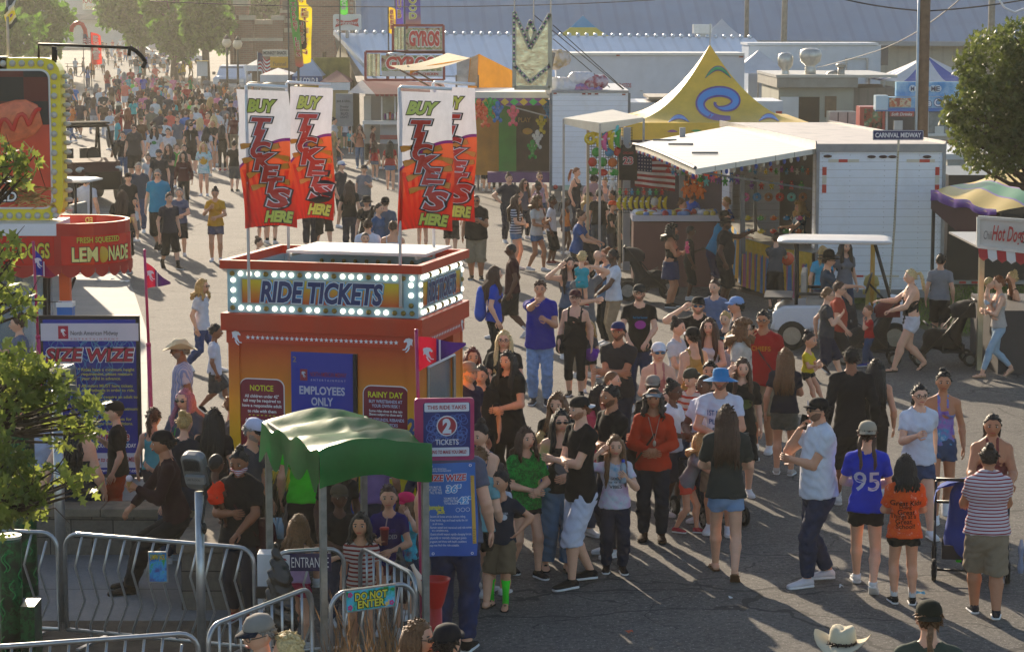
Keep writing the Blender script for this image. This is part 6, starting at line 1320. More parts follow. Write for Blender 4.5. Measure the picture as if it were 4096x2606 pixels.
t2=TT('game_counter','long game counter with yellow, pink and blue vinyl skirt in front of the trailer','counter',2963,47.5);g=LG(t2);P0=W(2966,1150);P1=W(3085,1190);P2=W(3245,1222)
zc=1.02
def skm(n,l,tc):
 o=aP(n,l,tc.outputs['UV']);f=ac(n,l,'FRACT',ac(n,l,'MULTIPLY',o[0],6));c=aj(n,l,f,[(0,'#cfa02a'),(.33,'#b55a80'),(.66,'#3a7ab0')],True)
 e=ac(n,l,'ADD',.72,ac(n,l,'MULTIPLY',ac(n,l,'ABSOLUTE',ac(n,l,'SINE',ac(n,l,'MULTIPLY',o[0],55))),.05));c=aq(n,l,ac(n,l,'GREATER_THAN',o[1],e),c,'#d8b02c');w_=ag(n,l,tc.outputs['UV'],14,5);return aq(n,l,.4,c,aj(n,l,w_,[(.3,(.5,.5,.5)),(.7,(1.2,1.2,1.2))]),'MULTIPLY'),aQ(n,l,w_,.4,.03)
def skirt(g,a,b,h,n=30):
 d=(b-a);nr=np.array([d[1],-d[0],0])/np.linalg.norm(d);us=np.linspace(0,1,n+1)
 g.bJ(lambda u,v:a+d*u+nr*(.03*math.sin(u*40)*(1-v))+np.array([0,0,.03+(h-.03)*v]),n,4)
for pa,pb in((P0,P1),(P1+np.array([.08,.05,0]),P2)):
 g=LG(t2);skirt(g,pa,pb,zc);o=g.bH('skirt',ae('skirt_vinyl',skm,.35,.4,key='skirt'),t2,True);uv=o.data.uv_layers.new(name='UV');U_=np.array([(a_*np.linalg.norm(pb-pa)/1.9,b_)for a_ in np.linspace(0,1,31)for b_ in np.linspace(0,1,5)]);li=np.zeros(len(o.data.loops),np.int32);o.data.loops.foreach_get('vertex_index',li);uv.data.foreach_set('uv',U_[li].astype(np.float32).ravel())
g=LG(t2);
for a_,b_ in((P0,P1),(P1,P2)):g.add([a_+[0,0,zc],b_+[0,0,zc],b_+[.5,.75,zc],a_+[.5,.75,zc]],np.array([(0,1,2,3)]))
P3=P0+np.array([.1,4.5,0]);g.add([P0+[0,0,zc],P0+[.5,.75,zc],P3+[.6,0,zc],P3+[0,0,zc]],np.array([(0,1,2,3)]));g.bH('counter_top',aa('#86857e',.4,.2),t2)
g=LG(t2);skirt(g,P3,P0,zc);g.bH('side_skirt',aB('#c7a02c','#3a7ab0',.6,1,.5),t2,True)
WH='dark trailer game'
row('bear',['#7a3aa8','#c8281c','#d8c02a','#d85a9a','#c8281c','#2a9a3a'],[(3006+i*40,742)for i in range(6)],48.6,.075,'plush bear hanging','top row, '+WH,'plush prizes in the trailer')
row('ring',['#d85a9a','#2a8ac0','#b0703a','#c8281c','#5ac0c0','#b0703a'],[(2982+i*46,788)for i in range(6)],48.6,.085,'plush doughnut','doughnut row, '+WH,'plush prizes in the trailer')
row('fish',['#d8c02a','#2a9a3a','#d86a18','#2a8ac0','#d85a9a'],[(2990+i*52,872)for i in range(5)],48.6,.08,'plush fish','upper fish row, '+WH,'plush prizes in the trailer')
row('fish',['#2a8ac0','#d8c02a','#c8281c','#2a9a3a','#d86a18'],[(2994+i*50,925)for i in range(5)],48.6,.08,'plush fish','lower fish row, '+WH,'plush prizes in the trailer')
row('bear',['#7a3aa8','#2a9a3a','#5ac0c0','#d85a9a','#58308a','#2a9a3a','#1f6fb0','#7a3aa8'],[(2775+i*25,712+7*(i%3))for i in range(8)],47.5,.085,'plush bear hanging','cluster under the awning','plush prizes under the awning')
row('bear',['#5ac0c0','#2a8ac0','#e4e0d8','#d8c02a','#c8281c','#2a9a3a','#7a3aa8','#2a8ac0','#d85a9a','#e4e0d8','#5ac0c0','#d86a18'],[(3000+i*21,678+9*(i%2))for i in range(12)],47.6,.055,'small plush bear','top string, '+WH,'plush prizes in the trailer')
row('bear',['#d86a18']*3,[(2745,760),(2775,752),(2802,765)],46.8,.15,'spotted plush bear, arms wide','the trio beside the counter posts','orange bears on the counter')
row('bear',['#c8281c','#2a8ac0','#e4e0d8','#2a9a3a','#7a3aa8','#d8c02a','#1f6fb0'],[(2672+i*20,680+8*(i%2))for i in range(7)],49.5,.06,'plush toy','the string left of the big posts','plush prizes under the awning')
a2('ball','#e4572a',D(3150,1035,45.2),.13,'orange-red round toy resting on the trailer game counter','counter toys')
Yp=43.5;t=TT('street_sign','dark blue CARNIVAL MIDWAY street sign on a perforated steel post','sign',3580,Yp);a,b=D(3490,520,Yp),D(3692,560,Yp);x_=t.location[0]
g=G();z_=a[2];g.bM([(-.06,0,0),(.03,0,z_*.5),(.08,0,z_+.16)],.021,4);g.bH('post',M('#b8b3a6',.4,.6,.2,30),t)
g=G()
for i in range(58):zz_=.1+i*.052;u=zz_/z_;g.box(-.06+.14*u-.006,-.06+.14*u+.006,-.024,-.021,zz_,zz_+.02)
g.bH('post_holes',M('#1c1a18',.9),t)
g=G();P_=[((a[0]+b[0])/2-x_+u,(a[2]+b[2])/2+v)for u,v in aF(b[0]-a[0],a[2]-b[2],.02)];g.bN(P_,-.05,-.04);g.bH('sign_blade',aa('#16245e',.3),t,bevel=0)
g=G();c_=((a[0]+b[0])/2-x_,-.054,(a[2]+b[2])/2);ab(g,'CARNIVAL MIDWAY',c_,.085,.84,ad=((.03,0),));P2_=aF(b[0]-a[0]-.02,a[2]-b[2]-.02,.018)
g.bM([(c_[0]+u,-.053,c_[2]+v)for u,v in P2_+P2_[:1]],.004,4);g.bH('lettering',aa('#dfe0e6',.4),t)
g=G();c2=D(3592,502,Yp);g.box(c2[0]-x_-.08,c2[0]-x_+.08,-.035,-.02,c2[2]-.09,c2[2]+.09);g.bH('small_plate',M('#b9bcc0',.35,.6),t)
Yk=60.;t=TT('swirl_tent','tall peaked yellow tent painted with a blue and purple spiral','tent',2860,Yk+2.5);ex0,ex1=D(2505,0,Yk)[0]-t.location[0],D(3225,0,Yk+1)[0]-t.location[0];ze=D(0,490,Yk)[2];zv=D(0,560,Yk)[2];zp=D(0,178,Yk+2.5)[2]
TY=M('#ecc54a',.45,0,.2,1.5,.1,.4,trans=.25,name='yellow_vinyl');hw=(ex1-ex0)/2;cxx=(ex0+ex1)/2
def tent(g,hw,ze,zp,n=14,cx=0.,cy=0.,pw=2.1,dep=None):
 dep=dep or hw
 def side_(a,b):
  def f(u,v):p=np.array(a)*(1-u)+np.array(b)*u;s_=1-v;return(cx+p[0]*s_,cy+p[1]*s_,ze+(zp-ze)*v**pw+.0)
  return f
 c=[(-hw,-dep),(hw,-dep),(hw,dep),(-hw,dep)]
 for i in range(4):g.bJ(side_(c[i],c[(i+1)%4]),n,n)
def tz(u):return ze+(zp-ze)*u**2.1
g=G();tent(g,hw,ze,zp,18,cxx,0,2.1,2.6);g.bH('roof',TY,t,True)
g=G()
for a_,b_ in(((-hw,-2.6),(hw,-2.6)),((-hw,2.6),(-hw,-2.6)),((hw,-2.6),(hw,2.6))):
 g.bJ(lambda u,v:(cxx+a_[0]+(b_[0]-a_[0])*u,a_[1]+(b_[1]-a_[1])*u-.02,ze-(ze-zv)*v),10,2)
g.bH('valance',TY,t,True)
g=G()
for x_ in(-hw+.05,hw-.05):
 for y_ in(-2.5,2.5):g.bar((cxx+x_,y_,0),(cxx+x_,y_,ze),.07)
g.bM([(cxx,0,zp),(cxx,0,zp+.55)],.015,5);g.bH('pole',ai('#b0b0b0'),t)
def br(px,py,off=.02):
 r=ray(px,py);lo,hi=0.,1.
 for _ in range(40):
  m=(lo+hi)/2;Yw=t.location[1]-2.6*(1-m);q=D(px,py,Yw);
  if q[2]>tz(m):lo=m
  else:hi=m
 Yw=t.location[1]-2.6*(1-lo);q=D(px,py,Yw);return np.array([q[0]-t.location[0],Yw-t.location[1]-off,q[2]+off*.3])
g=G()
def aW(pts,wds,mi,off):
 pts=np.array(pts,float);d=np.gradient(pts,axis=0);nn=np.stack([-d[:,1],d[:,0]],1);nn/=np.linalg.norm(nn,axis=1)[:,None]+1e-9;Lp=[br(*(p+n_*w_),off)for p,n_,w_ in zip(pts,nn,wds)];Rp=[br(*(p-n_*w_),off)for p,n_,w_ in zip(pts,nn,wds)];m=len(pts)
 g.add(Lp+Rp,np.array([(i,i+1,m+i+1,m+i)for i in range(m-1)]),mi)
th_=np.linspace(0,1,40);sp_=[(2895-(108-82*u**.9)*math.cos(u*8.2-5.2+3.3)*1.0-8,410+(66-50*u**.9)*math.sin(-(u*8.2-5.2+3.3))*1.)for u in th_]
aW(sp_,[3+16*math.sin(math.pi*min(1,u*1.15+.02))**.7+3 for u in th_],1,.02);aW(sp_,[.5+14*math.sin(math.pi*min(1,u*1.15+.02))**.7 for u in th_],0,.03)
for cx_,cy_,w_,h_,c1 in((2872,300,52,40,2),(2715,482,42,22,0),(3075,478,40,22,0)):
 ar=[(cx_-w_+2*w_*u,cy_+h_*.35-h_*math.sin(math.pi*u))for u in np.linspace(0,1,14)]
 aW(ar,[1+9*math.sin(math.pi*u)for u in np.linspace(0,1,14)],1,.02);aW(ar,[.2+6*math.sin(math.pi*u)for u in np.linspace(0,1,14)],c1,.03)
for cx_,fl_,c1 in((2690,-1,3),(2785,1,2),(2880,-1,0),(2975,1,2),(3070,-1,3)):
 Pq=[D(cx_-22+44*u,524+fl_*(8*math.sin(math.pi*u)-3),Yk-.2)for u in np.linspace(0,1,9)]+[D(cx_+22-44*u,524+fl_*(-2*math.sin(math.pi*u)-3),Yk-.2)for u in np.linspace(0,1,9)]
 g.add([p-np.array(t.location)for p in Pq],[list(range(18))],c1)
g.bH('painted_motif',[aa('#2f86c8'),aa('#5a3a86'),aa('#2a9a58'),aa('#8a4a8a')],t)
Yr=52.;t=TT('prize_rack','wire grid wall of prizes on wooden uprights','rack',2310,Yr);g=LG(t)
for i in range(19):px=2357+i*9.5;g.bO(D(px,510,Yr),D(px,720,Yr),.006,n=4)
for i in range(20):py=510+i*11;g.bO(D(2355,py,Yr),D(2530,py,Yr),.006,n=4)
for i in range(22):px=2475+i*9.5;g.bO(D(px,755,50.5),D(px,850,50.5),.006,n=4)
for i in range(9):py=755+i*12;g.bO(D(2472,py,50.5),D(2680,py,50.5),.006,n=4)
g.bH('wire_grid',M('#2a2a2e',.4,.5),t)
for px,w_ in((2352,.06),(2480,.06),(2508,.16),(2730,.12)):g=LG(t);q=D(px,510,Yr-.2);g.box(q[0]-w_/2,q[0]+w_/2,Yr-.25,Yr-.15,0,q[2]);g.bH('post',aa('#b09a7c' if w_<.1 else '#8d8f92',.7),t)
R_='ball rack'
row('ball',['#2a9a3a','#2a8ac0','#c8281c'],[(2385,609),(2438,609),(2472,606)],Yr-.2,.105,'ball','upper row, '+R_,'prize balls');row('ball',['#c8281c','#2a9a3a','#d86a18'],[(2369,648),(2410,648),(2450,650)],Yr-.2,.105,'ball','lower row, '+R_,'prize balls')
row('banana',['#d8c02a','#d8c02a','#2a8ac0','#d8c02a','#5ac0c0'],[(2380,535),(2400,530),(2420,540),(2440,535),(2462,540)],Yr-.25,.21,'long plush','above the ball rack','long plush toys');row('banana',['#d8c02a','#d85a9a','#d8c02a','#2a9a3a'],[(2395,560),(2418,568),(2446,566),(2470,555)],Yr-.3,.2,'dangling plush','just above the ball rack','long plush toys')
a2('ring','#d8c02a',D(2362,555,Yr-.3),.13,'yellow ring plush left of the dangling plush bunch','long plush toys')
row('fish',['#2a9a3a','#c8281c','#2a9a3a'],[(2375,685),(2410,690),(2458,690)],Yr-.2,.13,'plush fish','the row below the balls','plush fish')
row('bear',['#2a9a3a','#c8281c','#2a8ac0','#2a9a3a','#c8281c','#5ac0c0','#2a9a3a','#c8281c'],[(2480+i*24,768)for i in range(8)],50.3,.06,'small plush','the upper row of the low wire shelf','small plush on the wire shelf');row('banana',['#d8c02a']*9,[(2476+i*23,812)for i in range(9)],50.3,.14,'plush banana','the low wire shelf','plush bananas on the wire shelf')
a2('bear','#e4e0d8',D(2450,735,50),.14,'white plush bear in a scarf left of the jersey','counter toys')
Yj=49.5;c0=D(2512,650,Yj);t=af('basketball_jersey','black sleeveless basketball jersey with red number 23 hanging on the grid','jersey',c0);k_=1/(F/Yj)
ol=[(-35,-70),(-36,0),(-38,30),(-30,42),(-28,70),(-16,72),(-10,60),(0,55),(10,60),(16,72),(28,70),(32,40),(38,28),(37,0),(37,-72)]
g=G();g.bN([(x_*k_,y_*k_)for x_,y_ in ol],-.02,.02);g.bH('cloth',fab('#17171a'),t);g=G();ab(g,'23',(0,-.024,.04),.15,.2,ad=((.07,1),(.02,0)));ab(g,'CHICAGO',(0,-.024,.2),.05,.22,ad=((.02,0),));g.bH('lettering',[aa('#b02a2a'),aa('#d8d0d0')],t)
Yf_=53.;a,b=D(2540,612,Yf_),D(2700,745,Yf_);t=af('flag','large United States flag draped on the back grid of the booth','flag',(a[0],Yf_,b[2]));W_,H_=b[0]-a[0],a[2]-b[2]
def fs(u,v,off=0):return np.array([u*W_,.05*math.sin(u*9+v*2)-off,v*H_-.12*u*(1-v)*1])
g=G()
for i in range(13):g.bJ(lambda u,v:fs(u,(i+v)/13),14,1,0 if i%2==0 else 1)
g.bJ(lambda u,v:fs(u*.42,6/13+v*7/13,.012),8,4,2)
for i in range(5):
 for j in range(6):bB(g,fs(.035+j*.07,.5+i*.1,.014),.02,mi=1)
g.bH('cloth',[fab('#a01c26'),fab('#d8d6d6'),fab('#1c2850')],t,True)
t=TT('white_awning','flat white awning over the ball rack','awning',2400,55);A,Bq,C,E=D(2255,472,53),D(2400,492,50.5),D(2575,470,54),D(2450,438,60);g=LG(t)
g.add([A,Bq,C,E],np.array([(0,1,2,3)]));dz_=np.array([0,0,-.22]);g.add([A,Bq,Bq+dz_,A+dz_*.6],np.array([(0,3,2,1)]));g.add([Bq,C,C+dz_*.4,Bq+dz_],np.array([(0,3,2,1)]));g.bH('cloth',M('#d6d2c6',.5,0,.15,2,trans=.3),t);g=LG(t)
for p in(A,Bq,C,E):g.bar(p+[0,0,-.02],(p[0],p[1],0),.05)
g.bH('post',ai(),t)
t=TT('booth_table','counter heaped with bagged toys under the yellow swirl tent','counter',2650,49);blk(t,'counter_top',(2530,862),(2880,885),48.5,1.,aa('#b8b4c0',.4));a,b=D(2535,890,48.5),D(2875,1000,48.5);g=LG(t);g.box(a[0],b[0],48.6,49.4,0,a[2]);g.bH('base',aa('#6a3a34',.5),t)
g=LG(t);r_=np.random.RandomState(6)
for i in range(60):q=D(r_.uniform(2545,2870),862,r_.uniform(48.55,49.3));g.ell((q[0],q[1],D(0,862,48.5)[2]+.03),(r_.uniform(.05,.14),.07,r_.uniform(.03,.08)),7,5,i%5)
tag(g.bH('bagged_toys',[M(c,.35,0,.3,9)for c in('#c8c4d4','#b03a3a','#6a8ac0','#c8b04a','#d8d8e0')],None if 0 else t,True),kind='stuff')
t=TT('swirl_tent_wall','dark back wall hung with plush under the swirl tent','wall',2800,58);blk(t,'panel',(2470,560),(2960,1000),56.5,.1,M('#3a3036',.8,0,.5,3))
row('bear',PLUSHC,[(2570+34*i,640)for i in range(11)],56.2,.11,'plush bear','the back wall top row','plush on the back wall');row('bear',PLUSHC[3:]+PLUSHC[:3],[(2590+34*i,700)for i in range(10)],56.2,.11,'plush bear','the back wall lower row','plush on the back wall')
Yw=70.;t=TT('white_trailer','plain white box trailer with a crown shaped light sign on its roof','trailer',2350,Yw);blk(t,'wall',(2209,372),(2512,742),Yw,7,SID);blk(t,'roof',(2205,362),(2516,371.5),Yw-.03,7.1,M('#8d9096',.4,.4));
g=LG(t)
for px,py in((2220,374),(2335,376),(2358,376),(2386,376),(2495,378)):q=D(px,py,Yw-.02);g.bI(q,(.1,.04,.04))
g.bH('marker_lamp',aa('#8a1a14'),t);blk(t,'bumper',(2205,742),(2516,764),Yw-.02,1,M('#6d6f73',.5,.4));blk(t,'number_plate',(2254,740),(2292,760),Yw-.1,.04,aa('#9ab8a8'));g=LG(t);g.ell(D(2222,748,Yw-.05),(.07,.03,.07),10,6);g.bH('tail_lamp',aa('#a81414',.2),t,True);blk(t,'corner_trim',(2200,372),(2209,742),Yw-.01,.1,M('#6f747c',.4,.4));blk(t,'corner_trim',(2512,372),(2520,742),Yw-.01,.1,M('#6f747c',.4,.4))
g=LG(t);
for px in(2230,2490):q=D(px,800,Yw+1);g.box(q[0]-.1,q[0]+.1,Yw+.6,Yw+.8,0,D(0,760,Yw)[2])
g.bH('stabiliser_leg',ai(),t)
Yc=70.2;t=TT('crown_sign','mirrored crown shaped sign outlined with green and purple bulbs','sign',2130,Yc,z=D(0,355,Yc)[2])
out=[(2057,50),(2122,190),(2145,200),(2152,78),(2124,82)];poly=[(2057,48),(2100,160),(2122,195),(2196,58),(2196,268),(2120,330),(2057,262)]
def k2(p,y=0.):q=D(p[0],p[1],Yc);return(q[0],y+Yc,q[2])
MIR=M('#c9ccb8',.16,.85,.35,5,.5,name='mirror_foil')
g=LG(t)
for a_,b_ in(((2057,48),(2057,352)),((2057,262),(2120,330)),((2120,330),(2200,262)),((2200,58),(2200,352)),((2057,352),(2200,352)),((2057,48),(2120,196)),((2120,196),(2200,56)),((2122,85),(2104,130)),((2122,85),(2142,130)),((2104,130),(2122,190)),((2142,130),(2122,190))):g.bar(k2(a_),k2(b_),.10,.12)
g.bH('frame',M('#8f938c',.35,.6),t)
g=LG(t);P_=[k2(p,.04)for p in[(2057,50),(2120,198),(2120,352),(2057,352)]];g.add(P_,[[0,1,2,3]]);P_=[k2(p,.04)for p in[(2120,198),(2200,58),(2200,352),(2120,352)]];g.add(P_,[[0,1,2,3]]);g.add([k2(p,.03)for p in[(2122,85),(2142,130),(2122,190),(2104,130)]],[[0,1,2,3]]);g.bH('mirror_panel',MIR,t)
g=LG(t);sg_=[((2060,52),(2120,192)),((2120,192),(2198,60)),((2122,82),(2104,130)),((2122,82),(2142,130)),((2058,262),(2120,328)),((2120,328),(2200,264)),((2056,50),(2056,262))];ii=0
for a_,b_ in sg_:
 n_=int(math.hypot(a_[0]-b_[0],a_[1]-b_[1])/8)
 for i in range(n_):u=i/n_;g.ell(k2((a_[0]+(b_[0]-a_[0])*u,a_[1]+(b_[1]-a_[1])*u),-.08),(.032,.03,.032),6,5,ii%3);ii+=1
g.bH('bulb',[M('#4a2a7a',.2),M('#1a7a5a',.2),M('#d8d8c8',.2)],t,True)
g=LG(t)
for px in(2058,2135,2203):g.bO(k2((px,120)),k2((px,-8)),.02)
g.bM([k2((2190,345)),k2((2215,210))],.05,5);g.bH('post',ai(),t)
for i,(px,c)in enumerate(((2062,'#2a2a80'),(2163,'#2a2a88'),(2225,'#2a2a90'))):
 g=LG(t);g.bJ(lambda u,v:D(px-22+50*u,2+8*v-14+3*math.sin(u*6),Yc),8,2);g.bH('pennant',M(c,.7,trans=.3),t)
for i,(x0,y0,x1,y1)in enumerate(((2212,100,2505,365),(2212,155,2440,350),(2135,60,2510,372))):o=bj('guy_wire',f'{["upper", "lower", "longest"][i]} dark guy wire running down from the crown sign to the trailer roof',[(x0,y0,Yc),(x1,y1,Yc+1)],.014)
for i,(px,py,sx,sz,c,lb)in enumerate(((2255,340,.55,.42,'#c8c4c4','clear bag of pale plush toys against the crown sign'),(2290,345,.35,.22,'#38d020','lime green bag of plush lying on the trailer roof'),(2350,345,.62,.34,'#b85a80','clear bag of pink and blue plush at the roof edge'),(2330,305,.5,.3,'#d0ccd0','white plastic bag of plush behind the lime one'),(2385,320,.45,.32,'#9a3a4a','clear bag of dark red plush right of the others'),(2238,225,.3,.38,'#c0a884','tan plush bear head peeking out above the bags'))):
 V,Q_=am([((-sx*.4,0,0),(sx*.4,0,.05),sz*.8,sz*.6,1,0),((0,0,.05),(0,0,sz*.5),sz*.7,sz*.3,1,0)],.05,.06,None,.03,i+2);g=G();g.add(V,Q_)
 def bm(n,l,tc,c=c):return aq(n,l,aj(n,l,ag(n,l,tc.outputs['Object'],5,4),[(.42,(0,0,0)),(.58,(.6,.6,.6))]),c,'#d8d4dc' if i!=2 else '#3a7ac0')
 o=g.bH('plush_bag',ae('bagged_plush',bm,.22,.6),None,True);q=D(px,py+14,Yw+.8);o.location=tuple(q);tag(o,lb,'bag')
Yd=71.;t=TT('balloon_game_stand','balloon game stand with a purple diamond fringe and a white roof','booth',2050,Yd);blk(t,'roof',(1890,368),(2200,392),Yd-.3,4,aa('#cfcac0',.4,.2));
a,b=D(1890,392,Yd-.32),D(2170,422,Yd-.32);g=LG(t);g.box(a[0],b[0],Yd-.34,Yd-.31,b[2],a[2]-.01);fr_=g.bH('fringe',aa('#6a2a80',.5),t);g=LG(t)
for i in range(8):q=D(1905+i*38,408,Yd-.36);s_=.11;g.add([q+[-s_*1.2,0,0],q+[0,0,-s_],q+[s_*1.2,0,0],q+[0,0,s_]],[[0,1,2,3]],i%2)
g.bH('diamond_pattern',[aa('#2fae4a'),aa('#c8a82a')],fr_)
blk(t,'back_panel',(1900,420),(1995,700),Yd+2,.1,M('#b87a14',.6,0,.3,2));blk(t,'back_panel',(1995,420),(2065,690),Yd+1.9,.1,M('#2a8a2a',.6,0,.2,2));blk(t,'back_wall',(2065,400),(2205,700),Yd+2,.1,M('#3a2c24',.8,0,.5,2));blk(t,'counter',(1950,690),(2205,730),Yd-.2,.6,aa('#5a2a6a'));blk(t,'post',(2198,392),(2204,800),Yd-.2,.08,ai());blk(t,'post',(1893,392),(1899,800),Yd-.2,.08,ai())
g=LG(t);g.bar(D(2020,420,Yd-.3),D(2190,465,Yd-.1),.04);g.bH('brace',ai(),t)
row('dog',['#e4572a','#1f6fb0','#e05a6a','#e4572a','#2a9a3a'],[(1942,470),(1990,450),(2052,465),(1915,440),(1960,435)],Yd-.5,.26,'balloon animal','dart booth front','balloon animals');row('dog',['#e4e0d8','#2a8ac0','#d8c02a','#2a9a3a'],[(2150,560),(2190,440),(2165,500),(2130,600)],Yd+.8,.24,'balloon or plush animal','dart booth right end','balloon animals')
lt(t,'PLAY',2098,480,18,50,Yd+1.95,'#a07a3a');g=LG(t);q=D(2110,525,Yd+1.9);g.ell(q,(.16,.02,.1),10,6);g.bH('emblem',aa('#c08a1a'),t,True)
t=TT('orange_tarp','orange and cream tarp canopy sagging between the gyros stand and the balloon game','canopy',1980,77);g=LG(t);Yo=77
P1_,P2_,P3_,P4_=D(1555,262,74),D(1790,212,76),D(1918,218,79),D(1870,250,73)
g.bJ(lambda u,v:(P1_*(1-u)+P2_*u)*(1-v)+(D(1612,282,72)*(1-u)+D(1880,232,74)*u)*v+np.array([0,0,-.12*math.sin(math.pi*u)]),12,4);g.bH('cream_cloth',M('#cdbb8c',.6,0,.2,2,trans=.4),t,True)
g=LG(t);g.bJ(lambda u,v:D(1640+250*u,282-48*u**.7+14*v*(1-u),73.9),10,2);g.add([D(1916,216,76),D(2055,285,78),D(2075,365,78),D(1905,365,76)],[[0,1,2,3]]);g.add([D(1916,216,76.05),D(1905,365,76.05),D(1870,360,74),D(1880,235,74)],[[0,1,2,3]]);g.bH('orange_cloth',M('#c9861a',.55,0,.2,2,.1,trans=.35),t,True);g=LG(t);g.add([D(1826,240,74.2),D(1912,222,74.2),D(1910,345,74.2),D(1828,342,74.2)],[[0,1,2,3]]);g.bH('clear_panel',M('#a5a496',.15,0,.4,4,.3,alpha=.75),t)
g=LG(t);g.bar(D(1630,265,73.8),D(1790,360,75),.04);g.bar(D(1600,280,73),D(1735,355,75),.04)
for px in(1826,1912,2060):q=D(px,300,75.5);g.bar((q[0],q[1],0),q,.06)
g.bH('post',ai('#6d6d70'),t)
Yg=86.;t=TT('gyros_stand','white food stand with red frames, dark red awning and two GYROS signs','food stand',1600,Yg)
AW1,AW2=(D(1448,320,Yg+1.2),D(1770,330,Yg+1.2)),(D(1392,372,Yg-.4),D(1800,378,Yg-.4))
g=LG(t);g.add([AW1[0],AW1[1],AW2[1],D(1500,377,Yg-.4)],[[0,3,2,1]],0);g.add([AW1[0],D(1500,377,Yg-.4),AW2[0]],[[0,2,1]],1);
for i in range(16):x_=1500+i*19;g.add([D(x_,377,Yg-.4),D(x_+19,377,Yg-.4),D(x_+15,386,Yg-.4),D(x_+4,386,Yg-.4)],[[0,3,2,1]],0)
g.bH('awning',[M('#7c1a22',.6,0,.2,2,trans=.2),M('#cfc8be',.5,0,.1,trans=.3)],t)
blk(t,'wall',(1455,385),(1485,640),Yg,.1,aa('#a8a294'));blk(t,'counter',(1520,500),(1760,575),Yg,.5,aa('#9aa0a6',.4));blk(t,'counter_trim',(1520,540),(1760,558),Yg-.03,.02,aa('#8a1a2a'));blk(t,'counter_top',(1450,484),(1640,498),Yg-.5,.5,aa('#c8c6c0'));blk(t,'window',(1530,390),(1700,484),Yg+.02,.04,M('#6a7468',.15,0,.4,4,spec=.8));blk(t,'base',(1460,575),(1770,640),Yg,2.5,aa('#5a5550',.6));blk(t,'back_wall',(1460,330),(1770,640),Yg+2.4,.1,aa('#7a756c'))
for px in(1527,1580,1640,1700):blk(t,'window_frame',(px-3,386),(px+3,486),Yg-.03,.04,aa('#c9c9c6'))
g=LG(t)
for i in range(16):q=D(1540+i*10,478,Yg-.1);g.bK([(.035,0),(.04,.16+.05*(i%3)),(.012,.22)],q,8,i%3)
tag(g.bH('bottles',[aa('#6a2a6a'),aa('#d8d4c8'),aa('#b03a2a')],t,True),kind='stuff')
def bx(px0,py0,px1,py1,Y,w_=.09):
 g=LG(t);c=[D(px0,py0,Y),D(px1,py0,Y),D(px1,py1,Y),D(px0,py1,Y)]
 for i in range(4):g.bar(c[i],c[(i+1)%4],w_)
 for px in(px0+(px1-px0)*.28,):g.bar(D(px,py0,Y),D(px,py1,Y),w_)
 g.bH('sign_frame',aa('#8e1f20',.4),t)
bx(1462,207,1776,320,Yg);bx(1572,102,1774,210,Yg)
pm_=lambda:ae('food_print',lambda n,l,tc:aj(n,l,ag(n,l,tc.outputs['Object'],2.6,4),[(.38,'#7a2a1a'),(.46,'#c8b08a'),(.55,'#5a7a2a'),(.66,'#e0d8c4')]),.4,key='foodp')
blk(t,'sign_face',(1525,222),(1770,285),Yg-.06,.03,pm_());blk(t,'sign_face',(1528,286),(1770,306),Yg-.07,.03,aa('#c9c2b8'));blk(t,'sign_face',(1622,112),(1768,200),Yg-.06,.03,pm_())
def bG(x0,x1,y0,y1):g=LG(t);g.bJ(lambda u,v:D(x0+(x1-x0)*u,y0+(y1-y0)*v,Yg-.05)+np.array([0,.07*math.sin(u*9),0]),12,2);g.bH('foil_panel',MIR,t,True)
bG(1468,1520,215,305);bG(1577,1616,110,200)
lt(t,'GYROS',1697,155,56,122,Yg,'#c8201c','#f0e8e0',.0,bold=.05,off=-.1);lt(t,'GYROS',1640,252,46,190,Yg,'#c8201c','#f0e8e0',.1,bold=.05,off=-.1);lt(t,'SHRIMP * CHICKEN',1690,296,10,125,Yg,'#b02a2a',off=-.09)
g=LG(t);g.bK([(.05,0),(.35,.03),(.35,.06),(.05,.1)],D(1582,220,Yg-.2),14);g.bH('lamp_shade',aa('#d0d0cc'),t,True)
t=TT('menu_board','grey beer and grill menu board beside the gyros stand','sign',1375,88);blk(t,'panel',(1342,375),(1412,505),88,.15,M('#8b9094',.5,0,.15));lt(t,'BAR & GRILL',1375,405,9,56,88,'#3a3c40');lt(t,'Frosty',1378,428,9,34,88,'#4a4a50');lt(t,'Drinks',1378,440,9,34,88,'#4a4a50');lt(t,'BUD',1378,455,10,30,88,'#3a3c50');lt(t,'LIGHT',1378,468,10,36,88,'#3a3c50');blk(t,'leg',(1345,505),(1350,600),88.05,.05,ai());blk(t,'leg',(1404,505),(1409,600),88.05,.05,ai())
t=TT('beer_sign','white rounded box sign with a red bowtie on a pole','sign',1388,105);a,b=D(1332,57,105),D(1444,122,105);c_=((a[0]+b[0])/2,(a[2]+b[2])/2);g=LG(t);g.bN([(c_[0]+u,c_[1]+v)for u,v in aF(b[0]-a[0],a[2]-b[2],.1)],105,105.3);g.bH('sign_box',aa('#d4d2d0',.3),t);g=LG(t);Z=lambda px,py:D(px,py,104.97);g.add([Z(1345,76),Z(1375,84),Z(1400,84),Z(1434,74),Z(1430,90),Z(1436,108),Z(1400,98),Z(1378,98),Z(1340,110),Z(1346,92)],[[0,9,8,7,6,5,4,3,2,1][::-1]]);g.bH('bowtie',aa('#b01c24'),t);lt(t,'Budweiser',1389,91,15,88,104.94,'#e4e0e0',None,.2,bold=.0);g=LG(t);q=D(1388,122,105.1);g.bO((q[0],105.15,0),(q[0],105.15,q[2]),.07);g.bH('post',ai(),t)
